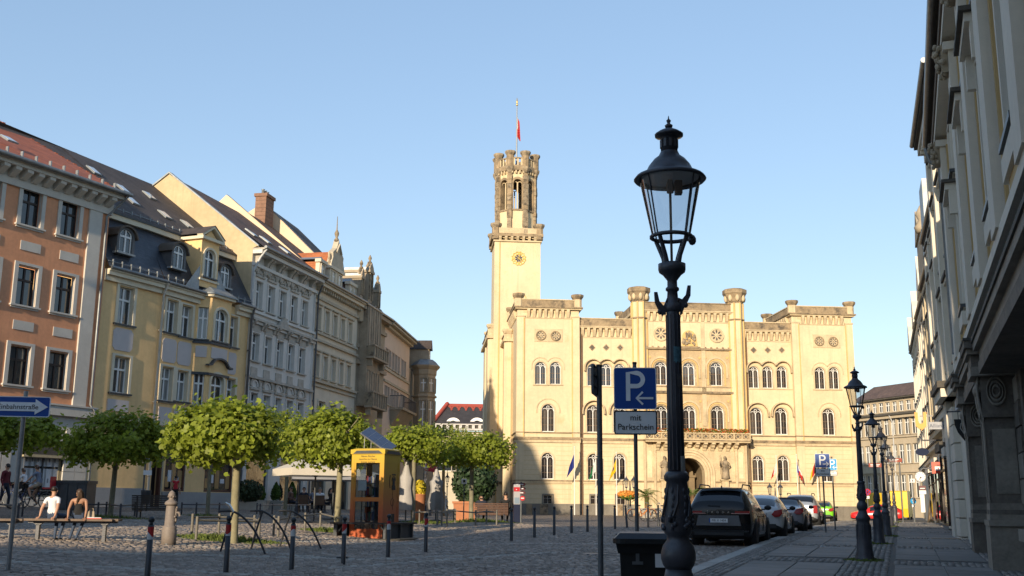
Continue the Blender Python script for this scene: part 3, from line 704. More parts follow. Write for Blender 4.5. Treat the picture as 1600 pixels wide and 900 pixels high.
for a, b in zip(A, A[1:]): q.poly([(a[0],DPo+.9,a[1]),(b[0],DPo+.9,b[1]),(b[0],DPo+dn,b[1]),(a[0],DPo+dn,a[1])], mat('shade_dark_stone', (.22,.165,.10), .9))  # passage stone made dim in colour to stand for the shade inside
q.poly([(a[0],DPo+dn,a[1]) for a in A], mat('shade_dark_back_stone', (.16,.115,.07), .9)); q.build('portal_passage', hall)  # back wall darker still, shade put into its colour
q = MB()
for s in (-1, 1):
    q.box(uc+s*1.1-.28,uc+s*1.1+.28,DPo+3.4,DPo+3.9,-.5,zsp-.2,mat('shade_dark_stone', (.22,.165,.10), .9)); q.box(uc+s*1.1-.36,uc+s*1.1+.36,DPo+3.3,DPo+4.0,zsp-.2,zsp,mat('shade_dark_stone', (.22,.165,.10), .9))
q.ribbon(arc(uc, zsp, 1.1, 180, 0, 14), .34, DPo+3.4, DPo+3.9, mat('shade_dark_stone', (.22,.165,.10), .9)); q.build('inner_arch', hall)  # inner arch uses the same shade-darkened stone
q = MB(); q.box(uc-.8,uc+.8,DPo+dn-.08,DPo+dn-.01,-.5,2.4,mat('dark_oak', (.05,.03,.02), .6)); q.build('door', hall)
for u in (ua-.25, ub+.45):
    q = MB(); q.box(u-.55,u-.35,DPo-.12,DPo,-.5,zbb-.1,HS); q.box(u+.35,u+.55,DPo-.12,DPo,-.5,zbb-.1,HS)
    zt = Z_(705,1090,DPo); zb = Z_(747,1090,DPo); q.prism([(u-.2,zb),(u-.2,zt-.2)] + arc(u, zt-.2, .2, 180, 0, 6)[1:-1] + [(u+.2,zt-.2),(u+.2,zb)], DPo-.03, DPo+.01, mat('white_niche_panel', (.70,.58,.38), .85)); q.build('porch_pilaster', hall)
q = MB(); q.box(ua-.6,uc-ro-.95,DPo-.1,DPo+.01,zL['s0']-.1,zL['s0']+.02,HD); q.box(uc+ro+.95,ub+1.0,DPo-.1,DPo+.01,zL['s0']-.1,zL['s0']+.02,HD); q.build('string_course', hall)
for px in (1037.5, 1132):
    u, z0 = hu(px, 749, DPo); q = MB(); r1 = random.Random(px)
    q.box(u-.45,u+.45,DPo-.45,DPo,z0-.12,z0,HS); q.box(u-.32,u+.32,DPo-.3,DPo,z0-1.6,z0-.12,HS); q.build('statue_pedestal', hall)
    q = MB(); h = 2.05; q.lathe([(.34,0),(.36,.15),(.30,.5),(.27,.85),(.24,1.05),(.30,1.3),(.32,1.5),(.16,1.66),(.09,1.72),(.12,1.8),(.14,1.92),(.11,2.02),(.03,2.06)], HB, (u, DPo-.3, z0), 12)
    for i in range(7): an = i*.9; q.tube([(u+.3*math.cos(an), DPo-.3+.25*math.sin(an), z0+.02), (u+.27*math.cos(an+.3), DPo-.3+.2*math.sin(an+.3), z0+.95)], [.07,.04], HB, 5)
    s = -1 if px > 1100 else 1
    q.tube([(u+s*.27,DPo-.32,z0+1.5),(u+s*.46,DPo-.42,z0+1.2),(u+s*.5,DPo-.55,z0+1.6)], [.09,.07,.05], HB, 6); q.tube([(u-s*.27,DPo-.32,z0+1.5),(u-s*.42,DPo-.4,z0+1.15),(u-s*.15,DPo-.56,z0+1.05)], [.09,.07,.05], HB, 6)
    q.tube([(u+s*.5,DPo-.55,z0+.4),(u+s*.5,DPo-.55,z0+2.1)], .025, HB, 5); q.build('statue', hall)
q = MB(); b0, b1 = ua-.75, ub+1.15
q.box(b0,b1,-1.25,DC,zbb-.18,zbb,HS); q.box(b0-.08,b1+.08,-1.33,DC,zbb-.06,zbb+.04,HD); q.box(b0,b1,-1.2,-1.05,zbb+.04,zbb+.14,HS); q.box(b0,b1,-1.24,-1.02,zbt-.1,zbt,HS)
q.box(b0,b1,-1.1,-1.06,zbb+.1,zbt-.1,HD); q.build('balcony', hall)
q = MB(); n = 13
for i in range(n+1): x = b0+(b1-b0)*i/n; q.box(x-.05,x+.05,-1.2,-1.07,zbb+.1,zbt-.09,HS)
for i in range(n):
    x = b0+(b1-b0)*(i+.5)/n; z = (zbb+zbt)/2+.02; q.ribbon([(x-.22,z),(x,z+.2),(x+.22,z),(x,z-.2)], .06, -1.17, -1.08, HS, True)
    q.prism([(x-.12,z),(x,z+.11),(x+.12,z),(x,z-.11)], -1.13, -1.09, DIA)
q.build('balustrade', hall)
cb = MB(Matrix.Rotation(R(90), 4, 'Z')); cb.prism([(0,0),(-.75,0),(-.75,-.16),(-.5,-.22),(-.42,-.42),(-.2,-.5),(-.12,-.7),(0,-.7)], -.16, .16, HS); cbm = cb.mesh('balcony_bracket')
for i in range(11): link('balcony_bracket', cbm, hall, (ua+.45+(ub-ua-.5)*i/10, DPo, zbb-.18))
flw = MB(); rr = random.Random(3); FLO = [mat('red_geranium', (.55,.10,.03), .6, .2), mat('orange_geranium', (.65,.25,.04), .6, .2), mat('window_box_green', (.13,.20,.03), .6, .3)]
for i in range(1500):
    x = rr.uniform(b0+.1, b1-.1); y = -1.13+rr.gauss(0,.1); z = zbt+rr.uniform(0,.36); a = rr.uniform(0,6.28); s = rr.uniform(.05,.10); t = rr.uniform(-.6,.6)
    d1 = Vector((math.cos(a), math.sin(a), t))*s; d2 = Vector((-math.sin(a)*.6, math.cos(a)*.6, rr.uniform(-.8,.8)))*s; c0 = Vector((x,y,z))
    flw.poly([c0-d1-d2, c0+d1-d2*.3, c0+d1*.6+d2, c0-d1*.7+d2], FLO[0] if rr.random() < .34 else FLO[1] if rr.random() < .25 else FLO[2])
o = flw.build('balcony_flowers', None, H.o, H.rz); tag(o, 'long row of red and orange flowers along the balcony railing over the portal', 'flower box')
# left wing steps ------------------------------------------------------------------
def wing(d, px0, px1, pcap, pcor, pst):
    u0, u1 = U_(px0,d,600), U_(px1,d,600); zt, zc_, zs = Z_(pcap,px0+6,d), Z_(pcor,px0+6,d), Z_(pst,px0+6,d)
    MB().box(u0,u1,d,d+6,-1.5,zc_,HW).build('wing_wall', hall)
    q = MB(); q.box(u0-.3,u1,d-.35,d+6.3,zc_,zc_+.28,HS); q.box(u0-.1,u1,d-.15,d+6,zc_+.28,zt-.35,HS); q.box(u0-.18,u1,d-.22,d+6,zt-.35,zt-.25,HD); q.build('wing_parapet', hall)
    q = MB(); octpost(q, u0+.25, d+.25, zc_+.1, zt-.35, .5, 1.25, HS, HS); q.build('turret_cap', hall)
    q = MB(); q.lathe([(.5,-.8),(.5,zc_-.1)], HW, (u0+.25,d+.1,0), 8, False, R(22.5)); q.build('corner_pier', hall)
    MB().box(u0+.72,u0+.80,d-.02,d+.1,1.0,zc_-.4,HQ).build('corner_stripe', hall)
    q = MB(); q.box(u0-.15,u1,d-.14,d+6,zL['b2'],zL['b1'],HD); q.box(u0-.15,u1,d-.14,d+6,zL['s0']-.2,zL['s0'],HD); q.build('belt_cornice', hall)
    return u0, u1, zc_
wing(4.5, 790.5, 806, 516, 534, 600)
a = wing(8.5, 764.5, 800, 508, 529, 600); b = wing(14, 760.5, 780, 520, 538, 600)
q = MB()
for d, px, zz in ((4.5,797,(560,640,720)),(8.5,781,(590,650))):
    for py in zz:
        u, z = hu(px, py, d); q.prism([(u-.1,z-.7),(u-.1,z+.4)] + arc(u, z+.4, .1, 180, 0, 6)[1:-1] + [(u+.1,z+.4),(u+.1,z-.7)], d-.01, d+.1, DIA)
q.build('slit_window', hall)
# main tower --------------------------------------------------------------------------
DT = 8.2; t0, t1 = U_(773,DT,430), U_(843.5,DT,430); tw = t1-t0; tc = (t0+t1)/2; tcd = DT+tw/2; zg0, zg1, zg2 = Z_(376,810,DT), Z_(366,810,DT), Z_(357,810,DT)
MB().box(t0,t1,DT,DT+tw,6,zg0,HW).build('tower_shaft', hall)
q = MB()
for x in (t0, t1-.42): q.box(x-.05,x+.47,DT-.06,DT+.4,6,zg0-.2,HW)
q.box(t0+.42,t0+.52,DT-.065,DT,8,zg0-.2,HQ); q.build('tower_pilaster', hall)
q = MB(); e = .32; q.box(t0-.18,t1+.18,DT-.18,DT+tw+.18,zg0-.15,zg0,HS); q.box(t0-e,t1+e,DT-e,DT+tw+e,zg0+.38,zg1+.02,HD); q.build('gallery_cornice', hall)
for i in range(7): link('corbel', CORB, hall, (t0+.5+(tw-1.0)*i/6, DT, zg0+.40)).scale = (1,1.0,.62)
q = MB(); t = .25
q.box(t0-.2,t1+.2,DT-.2,DT-.2+t,zg1+.02,zg2,HS); q.box(t0-.2,t0-.2+t,DT-.2+t,DT+tw+.2,zg1+.02,zg2,HS); q.box(t1+.2-t,t1+.2,DT-.2+t,DT+tw+.2,zg1+.02,zg2,HS); q.box(t0+.05,t1-.05,DT+tw-.05,DT+tw+.2,zg1+.02,zg2,HS); q.box(t0+.05,t1-.05,DT+.05,DT+tw-.05,zg1-.1,zg1+.05,ZINC); q.box(tc+.6,tc+1.0,DT-.215,DT-.18,zg1+.1,zg2-.1,HB); q.build('gallery_parapet', hall)
for x in (t0+.1, t1-.1):
    for y in (DT+.1, DT+tw-.1):
        q = MB(); octpost(q, x, y, zg0+.1, Z_(356,775,DT), .44, 1.4, HD, HB); q.build('gallery_post', hall)
ro_ = (U_(838.5,DT+.6,300)-U_(781.5,DT+.6,300))/2; fw_ = 2*ro_*math.tan(PI/8); zo0, zo1 = zg1, Z_(262,810,DT+.5); zl0, zl1 = Z_(327,810,DT+.5), Z_(280,810,DT+.5); zlb = Z_(326,810,DT+.5)
for k in range(8):
    M = Matrix.Translation((tc, tcd, 0)) @ Matrix.Rotation(PI/4*k, 4, 'Z') @ Matrix.Translation((0, -ro_, 0)); a = fw_/2; lw = fw_*.30
    q = MB(M); wall(q, -a, a, zo0, zo1, [(-lw, lw, zl0, zl1, lw*1.4 if False else True)], HW, HB, .55, 0); q.build('belfry_wall', hall)
    q = MB(M); q.ribbon([(-lw-.1,zl0)] + arc(0, zl1-lw, lw+.1, 180, 0, 12) + [(lw+.1,zl0)], .24, -.08, .5, HD); q.box(-.06,.06,.18,.32,zl0,zl1-lw*.6,HS); q.ribbon(arc(-lw/2, zl1-lw, lw/2, 180, 0, 8), .07, .2, .3, HS); q.ribbon(arc(lw/2, zl1-lw, lw/2, 180, 0, 8), .07, .2, .3, HS); q.box(-a,a,-.1,.1,zl0-.16,zl0,HD); q.build('belfry_opening', hall)
    M2 = Matrix.Translation((tc, tcd, 0)) @ Matrix.Rotation(PI/4*(k+.5), 4, 'Z') @ Matrix.Translation((0, -ro_/math.cos(PI/8), 0))
    q = MB(M2); z = zo0
    while z < zo1-.05:
        h = min(.45, zo1-z); s = random.uniform(-.025,.025); q.box(-.24-s,.24+s,-.2-s,.28,z,z+h-.02,HB if random.random() < .6 else HD); z += h
    q.build('belfry_buttress', hall)
    zt = Z_(247,810,DT+.5); zp_ = Z_(240.5,810,DT+.5)
    q = MB(M2); octpost(q, 0, 0, zo1-.1, zp_-.25, .40, 1.4, HD, HB); q.lathe([(.3,zo1-.6),(.5,zo1-.2),(.52,zo1)], HB, (0,0,0), 8, False); q.build('battlement_post', hall)
    q = MB(M); q.box(-a,a,-.28,.1,zo1-.35,zo1+.05,HD)
    for i in range(4): q.box(-a*.75+a*.5*i-.07,-a*.75+a*.5*i+.07,-.26,0,zo1-.65,zo1-.35,HS)
    q.box(-a,a,-.22,-.02,zo1+.05,zo1+.2,HB); q.box(-a,a,-.24,0,zt-.12,zt,HB)
    for i in range(3): q.box(-a*.5+a*.5*i-.08,-a*.5+a*.5*i+.08,-.2,-.05,zo1+.2,zt-.12,HS)
    q.build('battlement', hall)
MB().lathe([(ro_*.98,zo1-.1),(ro_*.9,zo1+.1),(.3,zo1+.9)], ZINC, (tc,tcd,0), 8, False, R(22.5)).build('tower_roof', hall)
u, z = hu(810.5, 404, DT); q = MB(); rc = .68; q.ribbon(arc(u, z, rc*.62, 0, 360, 32)[:-1], .05, DT-.08, DT, GOLD, True); q.ribbon(arc(u, z, rc*.98, 0, 360, 32)[:-1], .04, DT-.08, DT, GOLD, True)
for k in range(12):
    a = PI*k/6; T = Matrix.Translation((u+rc*.8*math.sin(a), 0, z+rc*.8*math.cos(a))) @ Matrix.Rotation(a, 4, 'Y'); q.box(-.05,.05,DT-.06,DT-.01,-.10,.10,GOLD,T) if k % 3 else q.box(-.10,.10,DT-.065,DT-.01,-.10,.10,GOLD,T)
    q.ball((u+rc*1.06*math.sin(a+PI/12), DT-.04, z+rc*1.06*math.cos(a+PI/12)), .05, .03, .05, GOLD, 6, 4)
q.build('clock_dial', hall)
q = MB(); NAVY = mat('clock_dark_blue', (.03,.035,.06), .5)
for k in range(8):
    a = PI*k/4+.39; c_, s_ = math.cos(a), math.sin(a); q.prism([(u+.06*c_,z+.06*s_),(u+.28*c_-.09*s_,z+.28*s_+.09*c_),(u+.39*c_,z+.39*s_),(u+.28*c_+.09*s_,z+.28*s_-.09*c_)], DT-.05, DT-.01, NAVY)
q.build('clock_centre', hall)
q = MB()
for a, l, w_ in ((R(128), .34, .07), (R(15), .58, .05)): q.ribbon([(u-.1*math.sin(a),z-.1*math.cos(a)),(u+l*math.sin(a),z+l*math.cos(a))], w_, DT-.12, DT-.09, GOLD)
q.build('clock_hands', hall)
MB().ribbon(arc(*hu(812, 467, DT), .62, 180, 0, 14), .08, DT-.05, DT, HQ).build('hood_mould', hall)
pz0 = zo1; pt = H.uz(809.5, 143, DT+.5)[1]; px_ = U_(810,DT+.5,200)
q = MB(); q.tube([(px_,tcd,pz0),(px_,tcd,pt-.9)], [.10,.05], mat('flagpole_grey', (.30,.32,.34), .4, .1), 8); q.lathe([(.05,0),(.14,.1),(.05,.22),(.09,.4),(.02,.9)], GOLD, (px_,tcd,pt-.9), 8); q.build('flagpole', hall)
def cloth(name, cols, W, Hh, seed, label, cat, base, rz, folds=3, group=None):
    """limp flag hanging from the top of a pole; cols run outwards from the pole"""
    rr = random.Random(seed); mb = MB(); n, k = 18, 12; ph = rr.uniform(0, 6)
    def P(i, j):
        s, v = i/n, j/k; x = s*W*.24*(1+.5*v) ; y = .10*math.sin(s*folds*6.28+ph)*(.5+.5*v)+.03*math.sin(5*v+s*4); z = -v*Hh - s*W*.62*(1-.2*v)
        return (x, y, z)
    for i in range(n):
        for j in range(k):
            m = cols(i/n, j/k); mb.add([P(i,j),P(i+1,j),P(i+1,j+1),P(i,j+1)], [(0,1,2,3)], m, True)
    o = mb.build(name, None, base, rz); sd = o.modifiers.new('thick', 'SOLIDIFY'); sd.thickness = .006
    tag(o, label, cat, group); return o
FR, FW, FB, FG, FY, FK = (mat('flag_'+n, c, .8, .08) for n, c in (('red',(.62,.04,.03)),('white',(.8,.8,.78)),('blue',(.03,.05,.30)),('green',(.02,.28,.10)),('yellow',(.85,.60,.02)),('black',(.02,.02,.02))))
pp = H.w(px_, tcd, Z_(181,811,tcd)); cloth('flag', lambda s, v: FR if (s > .3 or v > .5) else FW, 1.1, 2.3, 2, 'red and white flag hanging limp from the tower flagpole', 'flag', pp, R(10))
for u, d, z, w_, h_, style, sur in wins: arched_window(hall, H, u, d+.17, z, w_, h_, HG, WHITE, style, sur)
for px, d in ((907.5, D1), (1166.5+1, D1)):
    u = U_(px, d, 650); q = MB(); q.tube([(u+.1,d-.12,-.3),(u+.1,d-.12,zR_['co']-.1)], .06, mat('brown_drainpipe', (.16,.09,.05), .6, .2), 8); q.build('drainpipe', hall)
POLE = mat('white_flagpole', (.72,.70,.66), .35, .05)
def stripes(*ms): return lambda s, v: ms[min(len(ms)-1, int(s*len(ms)))]
for px, pt_, pf, W_f, H_f, cols, lab in (
    (897.5, 700, 708, 1.9, 1.2, stripes(FB,FB), 'deep blue flag on the white pole nearest the shaded hall corner'),
    (931, 700, 716, 1.9, 1.1, stripes(FW,FG), 'white and green flag on a white pole before the hall'),
    (963, 700, 717, 1.9, 1.0, lambda s, v: FB if .35 < s < .6 and .15 < v < .45 else FY, 'yellow flag with blue badge on a white pole before the hall'),
    (1213, 700, 722, 1.6, .8, stripes(FW,FR), 'white and red flag on a white pole right of the hall portal'),
    (1244.5, 700, 720, 1.9, 1.0, lambda s, v: FB if s < .3 else (FW if v < .45 else FR), 'blue, white and red flag on a white pole before the hall'),
    (1275.5, 700, 716, 1.9, 1.1, stripes(FK,FR,FY), 'black, red and gold flag on the white pole behind the parking sign')):
    u, z = hu(px, pf, -1.6); b = H.w(u, -1.6, 0); zg = Gf(b.x, b.y); t = thing('flagpole', lab.split(' flag')[0].capitalize().lower()+' flag\'s tall white pole standing before the hall', 'flagpole', (b.x, b.y, zg), H.rz, 'flagpoles before the hall')
    hh = H.w(u, -1.6, z).z - zg; q = MB(); q.tube([(0,0,0),(0,0,hh+.5)], [.05,.03], POLE, 8); q.build('pole', t); q = MB(); q.ball((0,0,hh+.54), .06,.06,.06, POLE); q.build('finial', t)
    cloth('flag', cols, W_f, H_f, px, lab, 'flag', (b.x, b.y, zg+hh), H.rz+R({897.5: 172, 931: 160, 963: 165, 1213: 170, 1244.5: 12, 1275.5: 170}[px]), 3, 'flags before the hall')
# ================================================================ houses on the left
_rw = {}
BROWNF = mat('dark_brown_window_frame', (.035,.02,.015), .5, .2, 6)
def rect_window(parent, M, u, d, z0, w_, h, frame=WHITE, glass=None, sur=None, sw=.16, sill=None, arch=0.0, depth=.16, style=4, label=None):
    glass = glass or GLASSC
    key = (round(w_,1), round(h,1), frame.name, glass.name, sur and sur.name, sw, sill and sill.name, round(arch,2), depth, style)
    if key not in _rw:
        a = w_/2; t = .07; tz = h*.66; f = MB(); sp = h-arch
        top = arc(0, sp, a-t/2, 180, 0, 10, arch-t/2) if arch else [(-a+t/2,h-t/2),(a-t/2,h-t/2)]
        f.ribbon([(-a+t/2,t/2)]+top+[(a-t/2,t/2)], t, 0, .07, frame, True)
        f.box(-.045,.045,-.012,.07,t*.5,h-t*.5 if style == 4 else tz,frame); f.box(-a+t*.5,a-t*.5,-.018,.066,tz-.05,tz+.05,frame)
        gl = []
        def g(x0,x1,za,zb,y): gl.append(MB().box(x0,x1,y,y+.01,za,zb,glass).mesh('pane'))
        ztop = h-.02 if not arch else sp+arch*.62
        g(-a+.02,-.01,.02,tz,.035); g(.01,a-.02,.02,tz,.04); g(-a+.02 if not arch else -a*.9,-.01,tz,ztop,.037); g(.01,a-.02 if not arch else a*.9,tz,ztop,.042)
        if arch: gl.append(MB().prism([(-a*.88,sp)]+arc(0,sp,a-.05,170,10,10,arch-.05)+[(a*.88,sp)], .05, .058, glass).mesh('pane'))
        s = None
        if sur:
            s = MB(); b = a+sw/2; hh = h+sw/2
            if arch: s.ribbon([(-b,-sw/2)]+arc(0,sp,b,180,0,14,arch+sw/2)+[(b,-sw/2)], sw, -depth-.06, -depth+.03, sur)
            else: s.ribbon([(-b,-sw/2),(-b,hh),(b,hh),(b,-sw/2)], sw, -depth-.06, -depth+.03, sur, True)
            s = s.mesh('surround')
        k = MB().box(-a-(sw if sur else .06)-.05,a+(sw if sur else .06)+.05,-depth-.14,.0,-.10-(.0),-.02,sill).mesh('sill') if sill else None
        _rw[key] = (f.mesh('window'), gl, s, k)
    f, gl, s, k = _rw[key]
    p = M @ Vector((u, d+depth, z0)); o = link('window', f, parent, p, M.to_euler().z)
    if label: o['label'] = label
    for q in gl: link('pane', q, o)
    if s: link('surround', s, o)
    if k: link('sill', k, o)
    return o
def pw(f, xc, yt, yb, xt=None, d=0.0):   
    u, _ = f.uz(xc, (yt+yb)/2, d); r = None
    z1 = f.uz(xc if xt is None else xt, yt, d)[1]; z0 = f.uz(xc, yb, d)[1]; return u, z0, z1-z0
def dz(f, px, py, u):
    r = ray(px, py); c = Vector((0, 0, CZ)); n = f.x; t = ((f.o + n*u) - c).dot(n)/r.dot(n); p = c + r*t - f.o
    return p.dot(f.y), p.z
GUT = mat('zinc_gutter', (.22,.23,.235), .45, .2, 4, metal=.5)
def gutter(parent, M, u0, u1, d, z, r=.10):
    q = MB(M); q.tube([(u0,d,z),(u1,d,z)], r, GUT, 8); return q.build('gutter', parent)
def downpipe(parent, M, pts, r=.06, m=None, name='downpipe'):
    q = MB(M); q.tube(pts, r, m or GUT, 8)
    for i in range(3): zz = pts[-1][2]+(pts[-2][2]-pts[-1][2])*(i+.5)/3; q.lathe([(r*1.25,-.04),(r*1.25,.04)], m or GUT, (pts[-1][0],pts[-1][1],zz), 8)
    return q.build(name, parent)
def skylight(parent, M, u, d, z, pitch, w_=.6, l=.85):
    T = M @ Matrix.Translation((u, d, z)) @ Matrix.Rotation(pitch, 4, 'X'); q = MB(T); q.ribbon([(-w_/2,0)], .1, 0, 0, ZINC) if False else None
    q.box(-w_/2,w_/2,-l/2,l/2,.02,.10,ZINC); q.box(-w_/2+.07,w_/2-.07,-l/2+.07,l/2-.07,.10,.112,mat('skylight_glass', (.5,.55,.6), .08, .05, spec=1.0)); return q.build('skylight', parent)
ID = Matrix()
c0 = at(131, 789, 52)
ALP = dict(O=27.4, Y1=25.2, Y2=21.8, G=14.4, C=11.7, B=9, P=5)
FO = Fac(c0.x, 52, R(90-ALP['O']), c0.z); FY1 = Fac(c0.x, 52, R(90-ALP['Y1']), c0.z)
LY1 = FY1.uz(226, 775)[0]; p_ = FY1.w(LY1, 0, 0); FY2 = Fac(p_.x, p_.y, R(90-ALP['Y2']), c0.z); LY2 = FY2.uz(373, 760)[0]
p_ = FY2.w(LY2, 0, 0); FG = Fac(p_.x, p_.y, R(90-ALP['G']), c0.z); LG = FG.uz(484.7, 640)[0]
p_ = FG.w(LG, 0, 0); FC = Fac(p_.x, p_.y, R(90-ALP['C']), c0.z); LC = FC.uz(556, 560)[0]
p_ = FC.w(LC, 0, 0); FB_ = Fac(p_.x, p_.y, R(90-ALP['B']), c0.z); LB = FB_.uz(599, 600)[0]
p_ = FB_.w(LB, 0, 0); FP_ = Fac(p_.x, p_.y, R(90-ALP['P']), c0.z); LP = FP_.uz(638, 620)[0]
p_ = FP_.w(LP, 0, 0); FK_ = Fac(p_.x, p_.y, R(90-2), c0.z)
def box_sides(parent, M, u0, u1, z0, z1, deep, m, name='wall', sides='lrb'):
    q = MB(M)
    if 'l' in sides: q.poly([(u0,0,z0),(u0,deep,z0),(u0,deep,z1),(u0,0,z1)], m)
    if 'r' in sides: q.poly([(u1,0,z0),(u1,0,z1),(u1,deep,z1),(u1,deep,z0)], m)
    if 'b' in sides: q.poly([(u0,deep,z0),(u1,deep,z0),(u1,deep,z1),(u0,deep,z1)], m)
    return q.build(name, parent)
# ---- orange house -------------------------------------------------------------
ORW = mat('orange_plaster', (.65,.305,.165), .88, .12, .8, bump=.25, bscale=45, streak=.20, stain=((.53,.245,.13), .6, .60)); GRT = mat('grey_stucco_trim', (.52,.49,.44), .8, .08, 1.5, bump=.15)
GRD = mat('dark_stone_fascia', (.085,.075,.062), .8, .2, 2); TILE = rows_mat('red_roof_tiles', (.36,.10,.045), .17, .8, .25)
orange = thing('townhouse', 'salmon orange house with grey window surrounds and red tiled roof at the left edge', 'house', FO.o, FO.rz)
L0 = -17.0; ZE = 15.2; holes = []; rows = []
for yt_l, lst in (((1), [(49,297,354,.87),(109,315,370,.87)]), (2, [(41,418,478,.95),(100,430,489,.95)]), (3, [(29,541,601,1.02),(89,550,608,1.02)])):
    uu = []
    for xc, yt, yb, w_ in lst: u, z0, h = pw(FO, xc, yt, yb); uu.append((u, z0, h, w_))
    st = uu[1][0]-uu[0][0]; z0 = sum(q[1] for q in uu)/2; h = sum(q[2] for q in uu)/2
    for k in range(-5, 2): u = uu[0][0]+st*k; holes.append((u-.52, u+.52, z0, z0+h)); rows.append((u, z0, h))
q = MB(); zg = FO.uz(110, 643)[1]
wall(q, L0, 0, zg, ZE, holes, ORW, GRT, .18); q.build('wall', orange)
for i, (u, z0, h) in enumerate(rows): rect_window(orange, ID, u, 0, z0, 1.04, h, BROWNF, GLASS if i < 14 else GLASSC, GRT, .24, GRT, depth=.2)
for yt, yb, xa, xb in ((373,399,33,62),(497,521,21,51)):
    a, z1 = FO.uz(xa, yt+2); b, z0 = FO.uz(xb, yb-2); st = rows[1][0]-rows[0][0]; c = (a+b)/2
    for k in range(-5, 2): MB().box(c+st*k-.55,c+st*k+.55,-.03,.02,z0,z1,GRT).build('stucco_panel', orange)
box_sides(orange, ID, L0, 0, -1, ZE, 12, ORW)
q = MB(); q.box(-1.27,-.5,-.10,.05,zg,ZE-.1,GRT); q.build('pilaster', orange)
q = MB(); q.box(L0,.12,-.22,.05,zg-.25,zg+.2,GRT); q.box(L0,.12,-.28,.05,zg+.2,zg+.28,GRT); q.build('belt_cornice', orange)
q = MB(); q.box(L0,.1,-.14,.05,ZE-.75,ZE-.05,GRT); q.box(L0,.22,-.75,.05,ZE+.02,ZE+.2,GRT); q.box(L0,.28,-.85,.05,ZE+.2,ZE+.32,GRT); q.build('cornice', orange)
mb = MB().prism([(-.5,0)], 0, 0, GRT) if False else MB(Matrix.Rotation(R(90), 4, 'Z')).prism([(0,0),(-.55,0),(-.55,-.15),(-.3,-.3),(-.1,-.42),(0,-.42)], -.16, .16, GRT); me_ = mb.mesh('modillion')
k = 0; u = -.35
while u > -9: link('modillion', me_, orange, (u, -.14, ZE+.02)); u -= .62
zr0 = ZE+.38; pit = math.atan2(21.6-zr0, 10.4)
q = MB(); q.add([(L0,-.9,zr0-.1),(.3,-.9,zr0-.1),(.3,10.4,21.6),(L0,10.4,21.6)], [(0,1,2,3)], TILE); q.add([(L0,21,zr0),(.3,21,zr0),(.3,10.4,21.6),(L0,10.4,21.6)], [(0,1,2,3)], TILE)
q.poly([(.05,0,ZE),(.05,20,ZE),(.05,10.4,21.5)], ORW); q.build('roof', orange)
q = MB() 
for i in range(22): t = i/22; q.box(.18,.36,-.9+11.3*t,-.9+11.3*(t+1/22)+.05,zr0-.20+(21.7-zr0)*t,zr0-.05+(21.7-zr0)*t,TILE)
q.build('verge_tiles', orange)
gutter(orange, ID, L0, .45, -.98, zr0-.08, .11)
q = MB()
for i in range(16): u = -.25-i*.78; q.box(u-.03,u+.03,-.55,-.4,zr0+.15,zr0+.45,ZINC)
q.build('snow_guards', orange)
skylight(orange, ID, -5.0, 1.6, zr0+1.55, pit)
downpipe(orange, ID, [(.2,-.98,zr0-.2),(.1,-.6,zr0-.6),(-.28,-.15,ZE-.9),(-.28,-.15,zg+.4),(-.1,-.3,zg+.1),(-.1,-.3,-.2)])
q = MB(); zs0, zs1 = FO.uz(70, 753)[1], FO.uz(70, 716)[1]; a, b = FO.uz(37, 735)[0], FO.uz(99, 735)[0]
wall(q, L0, 0, -1, zg-.25, [(a,b,.35,zs1),(a-3.4,a-1.2,.1,zs1)], GRT, GRD, .3); q.build('wall', orange)
q = MB(); zf0, zf1 = FO.uz(70, 711)[1], FO.uz(70, 690)[1]; q.box(a-.2,b+.2,-.10,.02,zf0,zf1,GRD); q.box(a-.2,b+.15,-.16,.02,zf0-.12,zf0,mat('pale_wood_frame', (.42,.35,.22), .6)); q.build('shop_fascia', orange)
o = MB().box(a,b,.22,.30,.35,.42,mat('pale_wood_frame', (.42,.35,.22), .6)).box(a,a+.08,.2,.3,.35,zs1,mat('pale_wood_frame', (.42,.35,.22), .6)).box(b-.12,b,.2,.3,.35,zs1,mat('pale_wood_frame', (.42,.35,.22), .6)).box(a+(b-a)*.52,a+(b-a)*.52+.08,.2,.3,.35,zs1,GREYM).build('shop_window', orange)
MB().box(a,b,.26,.28,.35,zs1,GLASS).build('pane', o)
PAP = mat('white_paper', (.62,.64,.66), .7, .06)
n = 0
for i in range(6):
    for j in range(2):
        x = a+.15+(b-a-.3)*(i+.5)/6; z = .8+j*.95; MB().box(x-.24,x+.24,.235,.255,z,z+.85,PAP).box(x-.06,x+.02,.232,.24,z+.2,z+.4,mat('print_grey', (.2,.22,.25), .7)).build('poster', o)
for i in range(7):
    for s in range(2): x0 = -1.45+s*.68; MB().box(x0+.01,x0+.67,-.06,.02,i*.5+.05,i*.5+.53,GRT).build('rustic_block', orange)
for s in (-4.6, -4.1): MB().box(s-.7,s-.25,-.08,.02,-.4,zg-.3,GRT).build('shop_pier', orange)
MB().box(a-3.4,a-1.2,.25,.3,.1,zs1,GLASS).build('shop_pane', orange)
